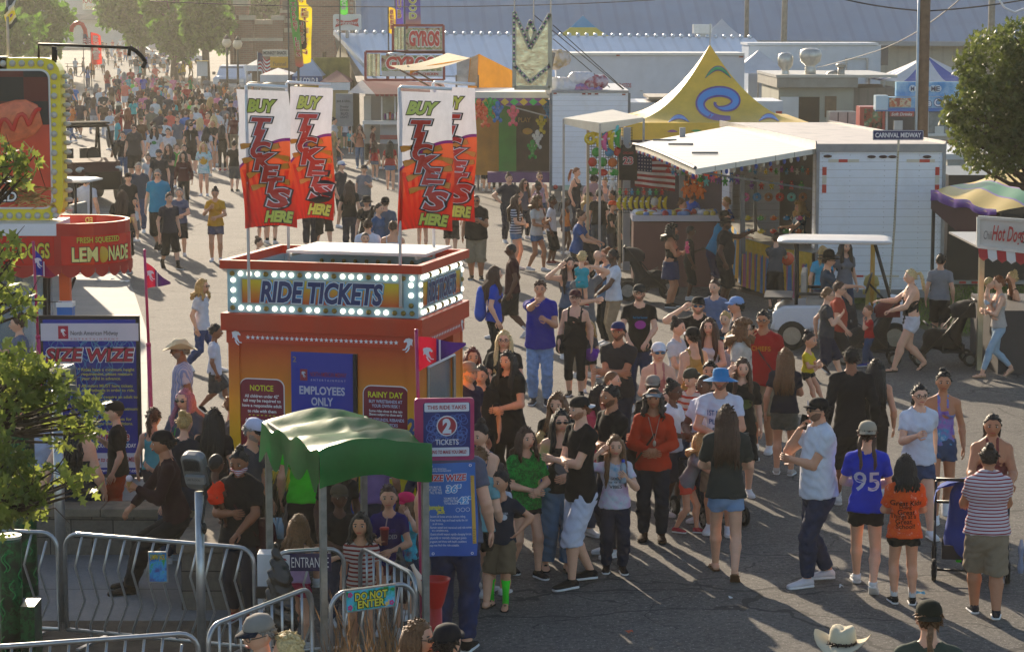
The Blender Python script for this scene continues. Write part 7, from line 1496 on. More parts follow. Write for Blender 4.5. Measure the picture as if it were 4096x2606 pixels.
def av(px0,px1,ytop,ybot,Y,c1,txt,tcol,label,lean=.1,fade=None):
 t=TT('feather_flag',label,'flag',px0,Y,'feather flags of the food stands');a,b=D(px0,ytop,Y),D(px1,ybot,Y);w_,h=b[0]-a[0],a[2]-b[2]
 def f(u,v,off=0):sh=min(1,(v*7)**.5+.12);return np.array([a[0]+w_*u*sh+lean*h*.12*v,Y+.06*math.sin(v*12+u*3)-off,a[2]-h*v-.08*math.sin(u*3)*(v>.9)])
 g=LG(t);g.bJ(lambda u,v:f(u,v),6,26);cm=M(c1,.6,0,.2,1.5,trans=.45)if not fade else a7([(0,fade),(.35,c1),(1,c1)],b[2],a[2],.6);g.bH('flag_cloth',cm,t,True)
 g=LG(t);n_=len(txt)
 for i,ch in enumerate(txt):
  if ch!=' ':ab(g,ch,(0,0,0),h*.62/n_,w_*.48,ad=((.08,1),(.03,0)),step=.01,aN=lambda x_,y_,P,st_:np.array([f(.5+xx/w_,.10+.78*(i+.5)/n_-yy/h,.01+st_)for xx,yy in zip(x_,y_)]))
 g.bH('lettering',[aa(tcol),aa('#e8e0c0')],t);g=LG(t);g.bM([(a[0],Y+.02,0),(a[0],Y+.02,a[2]*.6),tuple(f(0,0))],.03,5);g.bH('pole',M('#3a3a3c',.4),t,True)
av(1152,1188,-20,262,92,'#5aa83a','TURKEY LEGS','#b8303a','green TURKEY LEGS feather flag',.8,'#c85a4a');av(1192,1252,8,248,94,'#d8c01c','KETTLE CORN','#c8502a','yellow KETTLE CORN feather flag leaning over a dark beef jerky flag',-.3);av(1188,1225,-10,60,98,'#d8b81c','K','#c8502a','yellow flag tip behind the kettle corn flag');av(1190,1225,78,190,93.5,'#3a2a26','JERKEY','#b03a2a','short dark brown flag between the green and yellow flags');av(1358,1390,-60,54,104,'#4aa83a','JUICE','#d8d0c0','green flag tip hanging behind the beer sign');av(1553,1582,28,130,100,'#dcb41c','BEEF','#c8402a','yellow flag left of the purple flags');av(1580,1612,-60,95,101,'#4a3a8a','SUB','#c8a02a','narrow purple flag beside the yellow one');av(1618,1680,-60,98,99,'#5a48a8','FOOD','#c8c04a','wide purple flag above the upper GYROS sign',.2,'#c88a7a')
av(362,405,130,255,172,'#c8281c','BBQ RIBS','#e8b0a0','bright red feather flag beside the far street',.2)
t=TT('red_arch','red inflatable arch curling above the far street flags','inflatable',310,176);g=LG(t);g.bM([D(x_,y_,176)for x_,y_ in((285,128),(288,108),(300,96),(315,92),(330,98),(340,120),(345,150),(350,180))],.16,8);g.bH('tube',M('#c8382a',.4,trans=.2),t,True)
def bq(px0,py0,px1,py1,Y,label,pole=None):
 a,b=D(px0,py0,Y),D(px1,py1,Y);t=af('flag',label,'flag',(a[0],Y,0));g=LG(t);W_,H_=b[0]-a[0],a[2]-b[2];f=lambda u,v,o=0:np.array([a[0]+W_*u,Y+.1*math.sin(u*8)-o,b[2]+H_*v-.35*H_*u+.12*math.sin(u*7)])
 for i in range(9):g.bJ(lambda u,v:f(u,(i+v)/9),8,1,i%2)
 g.bJ(lambda u,v:f(u*.4,.5+v*.5,.03),4,2,2);g.bH('cloth',[fab('#b02a30'),fab('#dcd8d4'),fab('#2a3460')],t,True);g=LG(t);g.bO((a[0],Y,0),(a[0],Y,a[2]+.1),.03);g.bH('pole',ai(),t)
bq(1030,215,1082,280,120,'United States flag on the canopy left of the funnel cake stand');bq(332,140,372,175,174,'faded United States flag beside the red feather flag')
t=TT('tattered_flag','tattered white and purple flag at the top left corner','flag',24,33);g=LG(t);g.bJ(lambda u,v:D(24+40*u+6*math.sin(v*7),-30+145*v-20*u+8*math.sin(u*5),33)+np.array([0,.05*math.sin(v*9),0]),6,12);g.bH('cloth',ae('tattered_print',lambda n,l,tc:aj(n,l,ag(n,l,tc.outputs['Object'],3,2),[(.42,'#5a5a58'),(.5,'#c8c6c0'),(.58,'#d0c860'),(.64,'#8a6ab0')],True),.7),t,True);g=LG(t);g.bO((D(24,0,33)[0],33,0),D(26,-80,33),.02);g.bH('pole',ai(),t)
def stand(name,label,px0,px1,ytop,ymid,ybase,Y,cr,cb,sign=None,sc='#20304a',scb='#d0d4d8'):
 t=TT(name,label,'food stand',(px0+px1)/2,Y);a,b,c=D(px0,ymid,Y),D(px1,ymid,Y),D(px0,ytop,Y);cx=(a[0]+b[0])/2-t.location[0];hw=(b[0]-a[0])/2;g=G()
 ap=(cx,1.5,c[2]);P=[(cx-hw,0,a[2]),(cx+hw,0,a[2]),(cx+hw,3,a[2]),(cx-hw,3,a[2])]
 for i in range(4):g.add([P[i],P[(i+1)%4],ap],[[0,1,2]],0)
 g.bH('roof',[M(cr,.5,0,.2,1.5,trans=.25)],t);zb_=D(0,ybase,Y)[2];g=G();g.box(cx-hw*.94,cx+hw*.94,.1,2.6,0,max(.9,zb_));g.bH('counter',aa(cb),t);g=G();g.box(cx-hw,cx+hw,-.03,.03,a[2]-.32,a[2]-.01);g.bH('sign_band',aa(scb),t)
 if sign:g=G();ab(g,sign,(cx,-.04,a[2]-.17),.2,hw*1.5,ad=((.03,0),));g.bH('lettering',aa(sc),t)
 g=G();
 for x_ in(-hw*.93,hw*.93):g.bar((cx+x_,.05,0),(cx+x_,.05,a[2]),.07);g.bar((cx+x_,2.8,0),(cx+x_,2.8,a[2]),.07)
 g.bH('post',ai(),t);g=G();g.box(cx-hw*.9,cx+hw*.9,2.55,2.6,0,a[2]);g.bH('back_wall',M('#5a5046',.8,0,.4,2),t);return t
stand('cold_drinks_stand','pale blue drinks stand with an ICE COLD sign band',1168,1290,232,305,345,100,'#a8b8cc','#c8a01a','ICE COLD R','#dfe4ea','#2a4a80')
t=stand('funnel_cake_stand','yellow funnel cake stand with a white canopy',1040,1160,275,300,335,108,'#cfcfd4','#a8a8a4');blk(t,'sign_face',(1080,228),(1155,272),107.8,.3,aa('#d8a41a'));lt(t,'Funnel',1118,256,16,52,107.8,'#a87a2a');blk(t,'sign_face',(1050,200),(1150,226),107.9,.2,aa('#b8b4a8'));lt(t,'MONKEY SHACK',1100,212,13,92,107.9,'#4a4a44')
stand('striped_stand','cream stand with a dull red roof right of the blue drinks stand',1275,1400,285,330,360,99,'#8a3a30','#9a8a5a');stand('white_canopy_stand','small white canopy stand behind the pickup truck',985,1050,240,262,330,135,'#d8d6d0','#8a8478')
t=TT('sign_easel','white easel sign with a yellow frame beside the pickup','sign',805,150);blk(t,'panel',(787,246),(830,305),150,.08,aa('#c4c8c8'));blk(t,'frame',(785,243),(832,246),149.9,.2,aa('#c8a83a'));blk(t,'leg',(787,305),(791,345),150,.06,ai());blk(t,'leg',(826,305),(830,345),150,.06,ai())
def lamp(px,py,ybase,Y,label):
 q=D(px,py,Y);t=af('street_lamp',label,'lamp',(q[0],Y,0),0,'twin street lamps');g=G();g.bM([(0,0,0),(0,0,q[2]-.3)],[.09,.05],8);g.bH('post',M('#20241f',.5),t,True);g=G();g.bK([(.10,-.3),(.26,-.15),(.30,.05),(.2,.25)],(0,0,q[2]),12);g.bH('globe',M('#d8d2c0',.3,0,0,trans=.3),t,True);g=G();g.bK([(.22,.25),(.12,.36),(.03,.5)],(0,0,q[2]),10);g.bH('cap',M('#20241f',.5),t,True)
lamp(907,172,300,150,'street lamp globe nearer the trees, left of the pair');lamp(950,178,300,146,'street lamp globe touching the brick pillar, right of the pair')
def bb(t,c,r,w_,ax=(1,0,0),rim='#9a9a98'):
 ax=np.array(ax,float);ax/=np.linalg.norm(ax);g=G();c=np.array(c,float);g.bK([(r*.62,-w_/2),(r*.93,-w_/2),(r,-w_*.3),(r,w_*.3),(r*.93,w_/2),(r*.62,w_/2),(r*.62,-w_/2)],c,22,ax=ax,caps=False);o=g.bH('wheel',M('#101011',.85,0,.2,20,.3),t,True);g=G();g.bK([(r*.62,-w_*.35),(r*.62,w_*.35)],c,18,ax=ax);g.bK([(r*.2,-w_*.46),(r*.25,w_*.46)],c,10,ax=ax)
 u,v,_=a9(ax)
 for k_ in range(5):d=u*math.cos(k_*1.2566)+v*math.sin(k_*1.2566);g.bar(c+d*r*.15-ax*w_*.4,c+d*r*.6-ax*w_*.4,.05*r/.25,.02);g.bar(c+d*r*.15+ax*w_*.4,c+d*r*.6+ax*w_*.4,.05*r/.25,.02)
 g.bH('rim',M(rim,.35,.6),o,False);return o
Yv=165;t=TT('pickup_truck','silver pickup truck facing the camera at the edge of the crowd','pickup',918,Yv);s_=1.12;CARP=M('#c0c8d4',.3,0,.1)
g=G();g.bL([[(x_*s_,y_,z_)for x_,z_ in P]for y_,P in((0,[(-.95,.5),(.95,.5),(.98,1.05),(.85,1.15),(-.85,1.15),(-.98,1.05)]),(1.3,[(-1,.5),(1,.5),(1.02,1.15),(.9,1.25),(-.9,1.25),(-1.02,1.15)]),(5,[(-1,.5),(1,.5),(1.02,1.15),(.95,1.3),(-.95,1.3),(-1.02,1.15)]))]);g.bH('body',CARP,t,True)
g=G();g.bL([[(x_*s_,y_,z_)for x_,z_ in P]for y_,P in((1.2,[(-.9,1.2),(.9,1.2),(.88,1.25),(-.88,1.25)]),(2.,[(-.92,1.2),(.92,1.2),(.75,1.9),(-.75,1.9)]),(3.4,[(-.92,1.2),(.92,1.2),(.76,1.95),(-.76,1.95)]),(3.7,[(-.92,1.2),(.92,1.2),(.8,1.3),(-.8,1.3)]))]);cb_=g.bH('cab',CARP,t);g=G();g.add([(x_*s_,y_,z_)for x_,y_,z_ in((-.8,1.36,1.36),(.8,1.36,1.36),(.7,1.93,1.85),(-.7,1.93,1.85))],[[0,1,2,3]]);g.bH('windscreen',M('#5a6874',.08,0,0,spec=.9),cb_)
g=G();g.box(-.65,.65,-.03,0,.72,1.02);g.bH('grille',M('#2c3036',.4),t);g=G();g.box(-1.05,1.05,-.12,.02,.48,.66);g.bH('bumper',M('#a8aeb4',.25,.7),t)
for sg in(1,-1):g=G();g.box(min(sg*.7,sg*1.02),max(sg*.7,sg*1.02),-.035,.02,.8,1.02);g.bH('headlight',M('#d8dcd8',.15,0,0,spec=.9),t);g=G();g.box(min(sg*1.1,sg*1.32),max(sg*1.1,sg*1.32),1.5,1.6,1.3,1.5);g.bH('mirror',M('#4a5058',.4),t)
for sg in(1,-1):
 for y_ in(.9,4.2):bb(t,(sg*.92,y_,.4),.4,.28)
Yv=71;t=TT('utility_buggy','dark red and black open utility buggy with a roll cage, parked facing right','buggy',330,Yv);t.rotation_euler=(0,0,R(28));BK=M('#0c0b0a',.8,0,spec=.1)
g=G();g.bL([[(x_,-y_,z_)for x_,z_ in P]for y_,P in((1.5,[(-.5,.55),(.5,.55),(.45,.85),(-.45,.85)]),(1.1,[(-.7,.45),(.7,.45),(.62,1.08),(-.62,1.08)]),(.5,[(-.75,.45),(.75,.45),(.68,1.15),(-.68,1.15)]))]);g.bH('hood',M('#3a0a0e',.7,0,spec=.1),t)
g=G();g.box(-.7,.7,-.5,1.5,.4,.62);g.box(-.7,.7,.75,1.5,.62,.95);g.box(-.45,.45,-1.62,-1.5,.4,.85);g.bH('body',BK,t)
for x_ in(-.35,.35):g=G();g.box(x_-.25,x_+.25,.1,.55,.62,.8);g.box(x_-.25,x_+.25,.5,.62,.8,1.35);g.bH('seat',M('#1c1a1a',.7),t)
g=G()
for x_ in(-.68,.68):g.bM([(x_,-.6,1.1),(x_*.92,-.15,1.95),(x_*.92,.7,1.98),(x_,1.1,.95)],.035,7);g.bM([(x_,.65,.6),(x_*.92,.65,1.96)],.035,7)
for y_,z_ in((-.15,1.95),(.68,1.98)):g.bO((-.63,y_,z_),(.63,y_,z_),.035)
g.bO((-.68,-.6,1.1),(.68,-.6,1.1),.03);g.bH('roll_cage',BK,t,True);g=G();g.box(-.68,.68,-.2,.75,2.0,2.05);g.bH('roof',M('#17181a',.95,0,spec=.05),t,bevel=.02);t.scale=(1.15,)*3
g=G();g.bM([(.2+.18*math.cos(a_),-.25+.05*math.sin(a_),1.22+.18*math.sin(a_))for a_ in np.linspace(0,6.28,15)],.018,6);g.bH('steering_wheel',BK,t,True)
for sg in(1,-1):g=G();g.ell((sg*.5,-1.3,.9),(.13,.1,.08),8,6);g.bH('headlight',M('#b8b8b0',.15,0,0,spec=.9),t,True)
for sg in(1,-1):
 for y_ in(-1.05,1.1):bb(t,(sg*.68,y_,.34),.35,.26,rim='#2a2a2c')
def a6(loc,rz,label,white='#d4d8de'):
 t=af('golf_cart',label,'golf cart',loc,rz);WP=aa(white,.25);DK=M('#17181a',.5)
 def pr(poly,y0,y1,mat,nm,bv=.015):g=G();g.bN(poly,y0,y1);return g.bH(nm,mat,t,bevel=bv)
 pr([(-1.15,.32),(-1.18,.62),(-1.0,.74),(-.35,.76),(-.25,.36)][::-1],-.56,.56,WP,'rear_body',.04);pr([(.62,.32),(.66,.62),(.78,.86),(.98,.82),(1.18,.58),(1.2,.34)],-.52,.52,WP,'front_body',.05);pr([(-.3,.26),(-.3,.34),(.7,.34),(.7,.26)],-.55,.55,DK,'floor')
 g=G();g.box(-.62,-.12,-.5,.5,.74,.86);g.bH('seat',M('#a09a90',.6),t,bevel=.03);g=G();g.bI((-.66,0,1.08),(.1,1.0,.42),0);g.bH('seat_back',M('#a09a90',.6),t,bevel=.03);g=G();g.box(-.75,-.15,-.56,-.5,.92,.97);g.box(-.75,-.15,.5,.56,.92,.97);g.bH('armrest',DK,t)
 g=G()
 for y_ in(-.5,.5):g.bM([(.78,y_,.84),(.5,y_,1.78)],.022,7);g.bM([(-.78,y_,.76),(-.80,y_,1.78)],.03,7)
 g.bH('roof_post',DK,t,True);g=G();g.bL([[(x_*s_,y_*s_,z_)for x_,y_ in aF(1.9,1.22,.2)]for s_,z_ in((.97,1.79),(1,1.80),(1,1.825),(.9,1.85))]);o=g.bH('roof',aa('#cdc8c2',.35),t,True);o.location=(-.16,0,0)
 g=G();g.bM([(.42+.05*math.sin(a_),.22+.17*math.cos(a_),1.06+.17*math.sin(a_))for a_ in np.linspace(0,6.28,17)],.016,6);g.bM([(.42,.22,1.06),(.75,.22,.72)],.02,6);g.bH('steering_wheel',DK,t,True)
 g=G();g.box(-1.32,-.85,-.5,.5,.84,.88);
 for y_ in(-.45,0,.45):g.bar((-1.2,y_,.86),(-1.1,y_,.4),.02)
 g.bH('rear_rack',DK,t)
 for y_ in(-.52,.52):g=G();g.bM([(-.84+.33*math.cos(a_),y_,.3+.36*math.sin(a_))for a_ in np.linspace(.1,3.0,9)],.045,6);g.bH('fender',WP,t,True)
 for x_ in(-.84,.86):
  for y_ in(-.5,.5):bb(t,(x_,y_,.245),.245,.2,(0,1,0),'#b8b4a4')
 return t
cart=a6(W(3370,1385),R(-8),'white golf cart with two uniformed officers under its flat roof');q=W(300,1056);a6((q[0]-.75,q[1]+1.2,0),R(170),'white golf cart half hidden behind the hot dog sign')
q=W(3468,1225);t=af('bollard','yellow steel post against the back of the white trailer','bollard',(q[0],q[1]-.6,0));g=G();g.bM([(0,0,0),(0,0,1.3)],.045,10);g.bH('shaft',aa('#b8862a',.5,.3),t,True)
q=W(3462,1215);t=af('fire_hydrant','weathered yellow fire hydrant beyond the golf cart','hydrant',(q[0],q[1]-.7,0));g=G();g.bK([(.13,0),(.11,.05),(.10,.42),(.15,.45),(.15,.5),(.12,.6),(.04,.66)],(0,0,0),16);g.bO((-.16,0,.32),(.16,0,.32),.05);g.bH('barrel',aa('#b09a4a',.5,.3),t,True)
Ye=88.;t=TT('concession_shed','flat-roofed grey shed with a white door standing open and roof fans','building',3280,Ye);blk(t,'wall',(3115,352),(3410,640),Ye,6,M('#98988a',.8,0,.15,1,dirt=.3));blk(t,'fascia',(3108,312),(3432,351),Ye-.3,7,M('#8d8a80',.6,.2,.2,2,dirt=.3));blk(t,'wall',(3411,352),(3590,640),Ye+.6,5,corr((.22,.19,.16),0,3,.8,0));blk(t,'roof_trim',(3105,300),(3590,311),Ye-.35,7,aa('#b0aca0'))
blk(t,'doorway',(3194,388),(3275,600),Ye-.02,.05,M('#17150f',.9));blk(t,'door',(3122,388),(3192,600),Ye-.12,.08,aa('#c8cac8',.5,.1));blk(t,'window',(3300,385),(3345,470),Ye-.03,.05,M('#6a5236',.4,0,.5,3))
for px,py,s_ in((3142,250,.30),(3242,232,.42)):q=D(px,py,Ye+1);g=LG(t);g.bK([(s_*.5,-.75),(s_*.5,-.35),(s_*.4,-.3),(s_*.9,-.12),(s_,.1),(s_*.9,.28),(s_*.5,.36)],q,16);g.bH('roof_fan',M('#b8b6ae',.35,.6,.2,9),t,True)
g=LG(t);g.bM([D(3365,325,Ye+.5),D(3365,268,Ye+.5)],.13,10);g.bK([(.2,0),(.2,.08),(.05,.12)],D(3365,266,Ye+.5),10);g.bM([D(3310,325,Ye+1),D(3318,300,Ye+1),D(3340,292,Ye+1),D(3350,315,Ye+1)],.14,8);g.bH('vent_pipe',M('#9a968c',.4,.5),t,True)
t=TT('steel_cabinet','pair of dented grey steel cabinets outside the shed','cabinet',3370,84);blk(t,'case',(3318,447),(3422,600),84,.8,M('#a3a49c',.4,.4,.2,3));
for px in(3352,3390):blk(t,'door_seam',(px-1,450),(px+1,590),83.98,.02,M('#3a3a38',.6))
t=TT('drinks_cooler','red-sided drinks cooler with a glass door full of bottles','cooler',3485,80);blk(t,'case',(3440,427),(3536,640),80,.9,aa('#a8382e'));blk(t,'glass_door',(3458,435),(3528,560),79.95,.04,ae('bottle_rows',lambda n,l,tc:aj(n,l,ag(n,l,tc.outputs['Object'],4,4),[(.4,'#1a2a20'),(.5,'#8a2a20'),(.6,'#2a6a4a'),(.7,'#b0a080')]),.1,.7))
Yi=79.;t=TT('ice_cream_stand','sky blue ice cream stand with picture menus and a soda sign','food stand',3700,Yi);SKY=ae('cloud_print',lambda n,l,tc:aj(n,l,ag(n,l,tc.outputs['Object'],1.3,4),[(.42,'#2a8ac8'),(.6,'#9ac8e0')]),.4);blk(t,'sign_face',(3586,328),(3880,385),Yi,.3,SKY);blk(t,'sign_face',(3552,388),(3880,432),Yi-.1,.4,SKY);blk(t,'sign_panel',(3504,382),(3551,440),Yi-.3,.5,aa('#b8cdd8'));blk(t,'menu_board',(3558,392),(3644,428),Yi-.16,.05,ae('sundae_print',lambda n,l,tc:aj(n,l,ag(n,l,tc.outputs['Object'],3.4,3),[(.42,'#a03a2a'),(.52,'#d8c8a8'),(.6,'#c05a2a')]),.3));blk(t,'trim',(3504,433),(3880,446),Yi-.15,.3,aa('#1a6ab8'));blk(t,'counter',(3540,545),(3880,640),Yi,1.5,aa('#b8b4ac',.5));blk(t,'counter_top',(3540,535),(3880,545),Yi-.15,1,aa('#d0d0cc'));blk(t,'back_wall',(3540,446),(3880,640),Yi+2,.1,M('#2a3038',.7,0,.4,3));blk(t,'menu_board',(3560,446),(3656,466),Yi-.2,.05,aa('#a8281c'));blk(t,'picture_panel',(3760,560),(3830,605),Yi-.05,.04,M('#8a4a2a',.4,0,.5,6));blk(t,'window',(3710,450),(3790,535),Yi,.04,M('#7a8688',.1,0,.4,4,spec=.8))
for px in(3545,3708,3800,3876):blk(t,'post',(px,446),(px+5,545),Yi-.05,.08,aa('#b8bcbc'))
g=LG(t)
for px,ch in((3650,'M'),(3706,'O'),(3732,'M'),(3752,'E')):q=D(px,355,Yi-.02);bt(g,q,.12,mi=0,n=10);ab(g,ch,q+[0,-.02,0],.15,.12,ad=((.02,1),))
g.bH('lettering',[aa('#c8dae4'),aa('#2a3a6a')],t);lt(t,'Ice Cream',3762,410,30,160,Yi-.12,'#d8e4ee','#1a3a80');lt(t,'Soft Drinks',3607,457,12,84,Yi-.22,'#e0d0cc',None,.2);blk(t,'menu_card',(3740,505),(3775,540),Yi-.1,.02,aa('#c8c8c0'))
t=TT('striped_tent','blue and white striped peaked tent behind the ice cream stand','tent',3700,92);g=G();cx=0;hw=(D(3890,0,90)[0]-D(3470,0,90)[0])/2;ze_=D(0,325,90)[2];zp_=D(0,222,92)[2]
for k_ in range(4):
 ca,sa=math.cos(k_*math.pi/2),math.sin(k_*math.pi/2)
 for j in range(5):
  def f(u,v):x_=(-1+(j+u)/2.5)*hw*(1-v);y_=-hw*(1-v);return(x_*ca-y_*sa,x_*sa+y_*ca,ze_+(zp_-ze_)*v**1.25)
  g.bJ(f,2,6,j%2)
g.bH('roof',[M('#dcdcdc',.5,0,.1,2,trans=.3),M('#1f4fa8',.5,0,.1,2,trans=.2)],t);g=G()
for x_ in(-1,1):
 for y_ in(-1,1):g.bar((x_*hw*.97,y_*hw*.97,0),(x_*hw*.97,y_*hw*.97,ze_),.08)
g.bH('post',ai(),t)
t=TT('white_trailer','white trailer parked behind the shed with roof ladder frame','trailer',3270,100);blk(t,'body',(2995,182),(3518,500),100,3,aa('#b9c2cc',.4,.1));blk(t,'roof_trim',(2990,172),(3514,181.5),99.9,3.1,aa('#c8ccd0'));blk(t,'window',(3524,182),(3552,262),100,1.5,M('#3a4048',.2));blk(t,'door_frame',(3382,232),(3388,330),99.9,.1,ai());blk(t,'door_frame',(3466,232),(3472,330),99.9,.1,ai());blk(t,'door_frame',(3389,232),(3465,237),99.9,.1,ai())
t=TT('white_trailer','long white semi trailer behind the yellow swirl tent','trailer',2600,84);blk(t,'body',(2225,222),(2976,420),84,2.6,aa('#b4bac4',.4,.12));blk(t,'roof_trim',(2222,212),(2978,221.5),83.9,2.8,aa('#d0cdc6'));g=LG(t);g.bI(D(2472,222,83.85),(.12,.05,.05));g.bI(D(2965,228,83.85),(.15,.05,.05));g.bH('marker_lamp',aa('#8a3a1a'),t);lt(t,'OLD TIME PHOTOS',2470,342,17,110,83.9,'#9a3a4a');blk(t,'window',(2560,362),(2571,366),83.95,.1,ai())
for px in(2240,2960):blk(t,'leg',(px,420),(px+10,700),84.2,.15,ai())
t=TT('small_trailer','low white trailer box peeking out left of the swirl tent','trailer',2650,68);blk(t,'body',(2515,410),(2750,600),70,3,aa('#c2c4c8',.4,.1));blk(t,'roof_rack',(2595,388),(2760,398),69.9,3,M('#8a7f6c',.5,.4));blk(t,'body',(2980,405),(3130,600),74,3,aa('#c2c4c8',.4,.1));blk(t,'marker_lamp',(3104,445),(3128,456),73.95,.05,aa('#b02a1a'))
t=TT('peaked_tent','small yellow peaked tent with a blue tip beyond the low hall','tent',2330,125);g=G();zz_=D(2330,62,125)[2];hw_=1.6;tent(g,hw_,D(0,150,125)[2],zz_,10,0,0,1.5);o=g.bH('roof',ae('tent_tip',lambda n,l,tc:aq(n,l,ac(n,l,'GREATER_THAN',aP(n,l,tc.outputs['Object'])[2],zz_-.62),'#c8b03a','#2a8ab0'),.5,key='tip'),t,True);g=G();g.bar((0,0,0),(0,0,zz_),.06);g.bH('pole',ai(),t)
for px,py,lb in((2883,75,'white peaked tent top beyond the low hall'),(3030,200,'white peaked tent beside the right gable of the hall')):
 t=TT('peaked_tent',lb,'tent',px,124 if py<100 else 98);Yx=t.location[1];g=G();tent(g,1.5,D(0,py+90,Yx)[2],D(0,py,Yx)[2],10,0,0,1.5);g.bH('roof',M('#c9ccd2',.5,0,.1,2,trans=.2),t,True);g=G();g.bar((0,0,0),(0,0,D(0,py,Yx)[2]-.05),.06);g.bH('pole',ai(),t)
t=TT('roof_exhaust','boxy metal exhaust fan on the ridge of the low hall','fan',2812,110,z=3.9);blk(t,'housing',(2775,98),(2848,135),109,.9,M('#b8bcc0',.35,.5));blk(t,'duct',(2785,135),(2838,160),109.2,.7,M('#a8acb0',.35,.5))
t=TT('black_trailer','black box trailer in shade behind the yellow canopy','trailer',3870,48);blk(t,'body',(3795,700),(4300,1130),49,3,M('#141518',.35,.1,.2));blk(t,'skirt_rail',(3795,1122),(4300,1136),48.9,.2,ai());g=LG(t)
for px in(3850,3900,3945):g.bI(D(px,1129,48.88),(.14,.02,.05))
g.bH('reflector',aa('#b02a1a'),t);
t=TT('low_trailer_roof','flat white trailer roof behind the oak tree','trailer',3900,56);blk(t,'body',(3790,640),(4300,900),56,4,M('#a8a8a2',.5,.2,.2,2));blk(t,'roof',(3785,616),(4300,639),55.9,4.4,aa('#c8c8c4',.4,.2))
blk(t,'roof_rail',(3790,708),(4300,716),55.8,.1,ai())
t=TT('yellow_canopy','sagging yellow and green canopy with purple piping and a maroon side','canopy',3900,44);c1,c2,c3,c4=D(3722,770,44),D(3985,855,41.5),D(4300,640,45),D(3960,705,48)
g=LG(t);mid=(c1+c2+c3+c4)/4+np.array([0,0,.25]);cf=lambda u,v:(c1*(1-u)+c2*u)*(1-v)+(c4*(1-u)+D(4350,760,43)*u)*v+np.array([0,0,.30*math.sin(math.pi*u)*v+.03*math.sin(u*14+v*6)])
def cm_(n,l,tc):o=aP(n,l,tc.outputs['UV']);v=o[1];k_=ac(n,l,'LESS_THAN',ac(n,l,'ABSOLUTE',ac(n,l,'SUBTRACT',v,.42)),.09);k3=ac(n,l,'LESS_THAN',ac(n,l,'ABSOLUTE',ac(n,l,'SUBTRACT',v,.42)),.115);return aq(n,l,k_,aq(n,l,k3,'#c9a83a','#7a5a9a'),'#3a8a5a')
g.bJ(cf,14,14);o=g.bH('cloth',ae('canopy_vinyl',cm_,.45,.4,key='cv',trans=.2),t,True);uv=o.data.uv_layers.new(name='UV');U_=np.array([(a_,b_)for a_ in np.linspace(0,1,15)for b_ in np.linspace(0,1,15)]);li=np.zeros(len(o.data.loops),np.int32);o.data.loops.foreach_get('vertex_index',li);uv.data.foreach_set('uv',U_[li].astype(np.float32).ravel())
g=LG(t);g.bJ(lambda u,v:cf(u,0)+np.array([.03*math.sin(u*25),-.05*math.sin(v*3),.05-.2*v*(1-.5*u)]),24,4);g.bH('piping',M('#6a3a9a',.35,0,.3,6,.3,.6),t,True);g=LG(t);e1,e2=D(3735,850,44.3),D(3985,975,41.8);g.bJ(lambda u,v:(cf(u,.02))*(1-v)+(D(3725,835,44.2)*(1-u)+D(3975,1020,41.7)*u)*v+np.array([0,.05,-.06*math.sin(math.pi*u)]),10,4);g.bH('side_flap',M('#3c0d1e',.55,0,.2,3),t,True)
g=LG(t);
for p in(D(3735,800,44.6),D(4120,870,42)):g.bar((p[0],p[1],0),p,.06)
g.bM([cf(u,.05)-[0,0,.06]for u in np.linspace(0,1,8)],.025,6);g.bH('post',ai('#3a3a3c'),t)
Yo=37.;t=TT('hot_dog_stand','white hot dog stand with red script lettering and a striped scalloped awning','food stand',4000,Yo);a,b=D(3925,895,Yo),D(4400,1005,Yo);g=LG(t);P1_=[D(3912,868,Yo),D(4400,905,Yo-.6),D(4400,1040,Yo-.6),D(3912,985,Yo)];g.add(P1_,[[0,3,2,1]]);Ps=[D(3912,868,Yo),D(3940,862,Yo+.9),D(3940,960,Yo+.9),D(3912,985,Yo)];g.add(Ps,[[0,1,2,3]]);g.bH('sign_face',aa('#cfccc8',.35),t)
g=LG(t);
for p_,q_ in((P1_[0],P1_[1]),(P1_[0],P1_[3]),(P1_[3],P1_[2])):g.bar(p_+[0,-.02,0],q_+[0,-.02,0],.05)
g.bH('sign_frame',M('#d2d2d0',.3,.3),t)
g=LG(t)
for i in range(13):u0,u1=i/13,(i+.98)/13;p=P1_[3]*(1-u0)+P1_[2]*u0;q=P1_[3]*(1-u1)+P1_[2]*u1;m_=(p+q)/2;g.add([p,q,q+[0,-.1,-.16],m_+[0,-.1,-.21],p+[0,-.1,-.16]],[[0,4,3,2,1]],i%2)
g.bH('awning',[aa('#b01c26',.5),aa('#d8d4d0',.5)],t);rv=(P1_[1]-P1_[0]);rv=rv/np.linalg.norm(rv);g=LG(t);ab(g,'Hot Dogs',D(4032,945,Yo-.25),.24,.50,rv,(0,0,1),ad=((.02,0),),shear=.35);ab(g,'Chili',D(3952,940,Yo-.1),.14,.13,rv,(0,0,1),ad=((-.01,1),),shear=.25);ab(g,'Corn',D(4120,950,Yo-.3),.2,.3,rv,(0,0,1),ad=((.0,1),),shear=.2);g.bH('lettering',[aa('#b01c22'),aa('#1c1c20')],t)
g=LG(t);g.box(*sorted((P1_[3][0]+.3,P1_[2][0])),Yo-.3,Yo+2,0,1.0);g.bH('counter',M('#3a3638',.6),t);g=LG(t);q=D(3935,1000,Yo);g.box(q[0]-.04,q[0]+.04,Yo+.1,Yo+.2,0,q[2]);g.bH('post',ai('#b0a890'),t);g=LG(t);g.box(P1_[3][0],P1_[2][0],Yo,Yo+2.5,P1_[3][2]-.03,P1_[3][2]);g.bH('ceiling_panel',aa('#8a8680'),t)
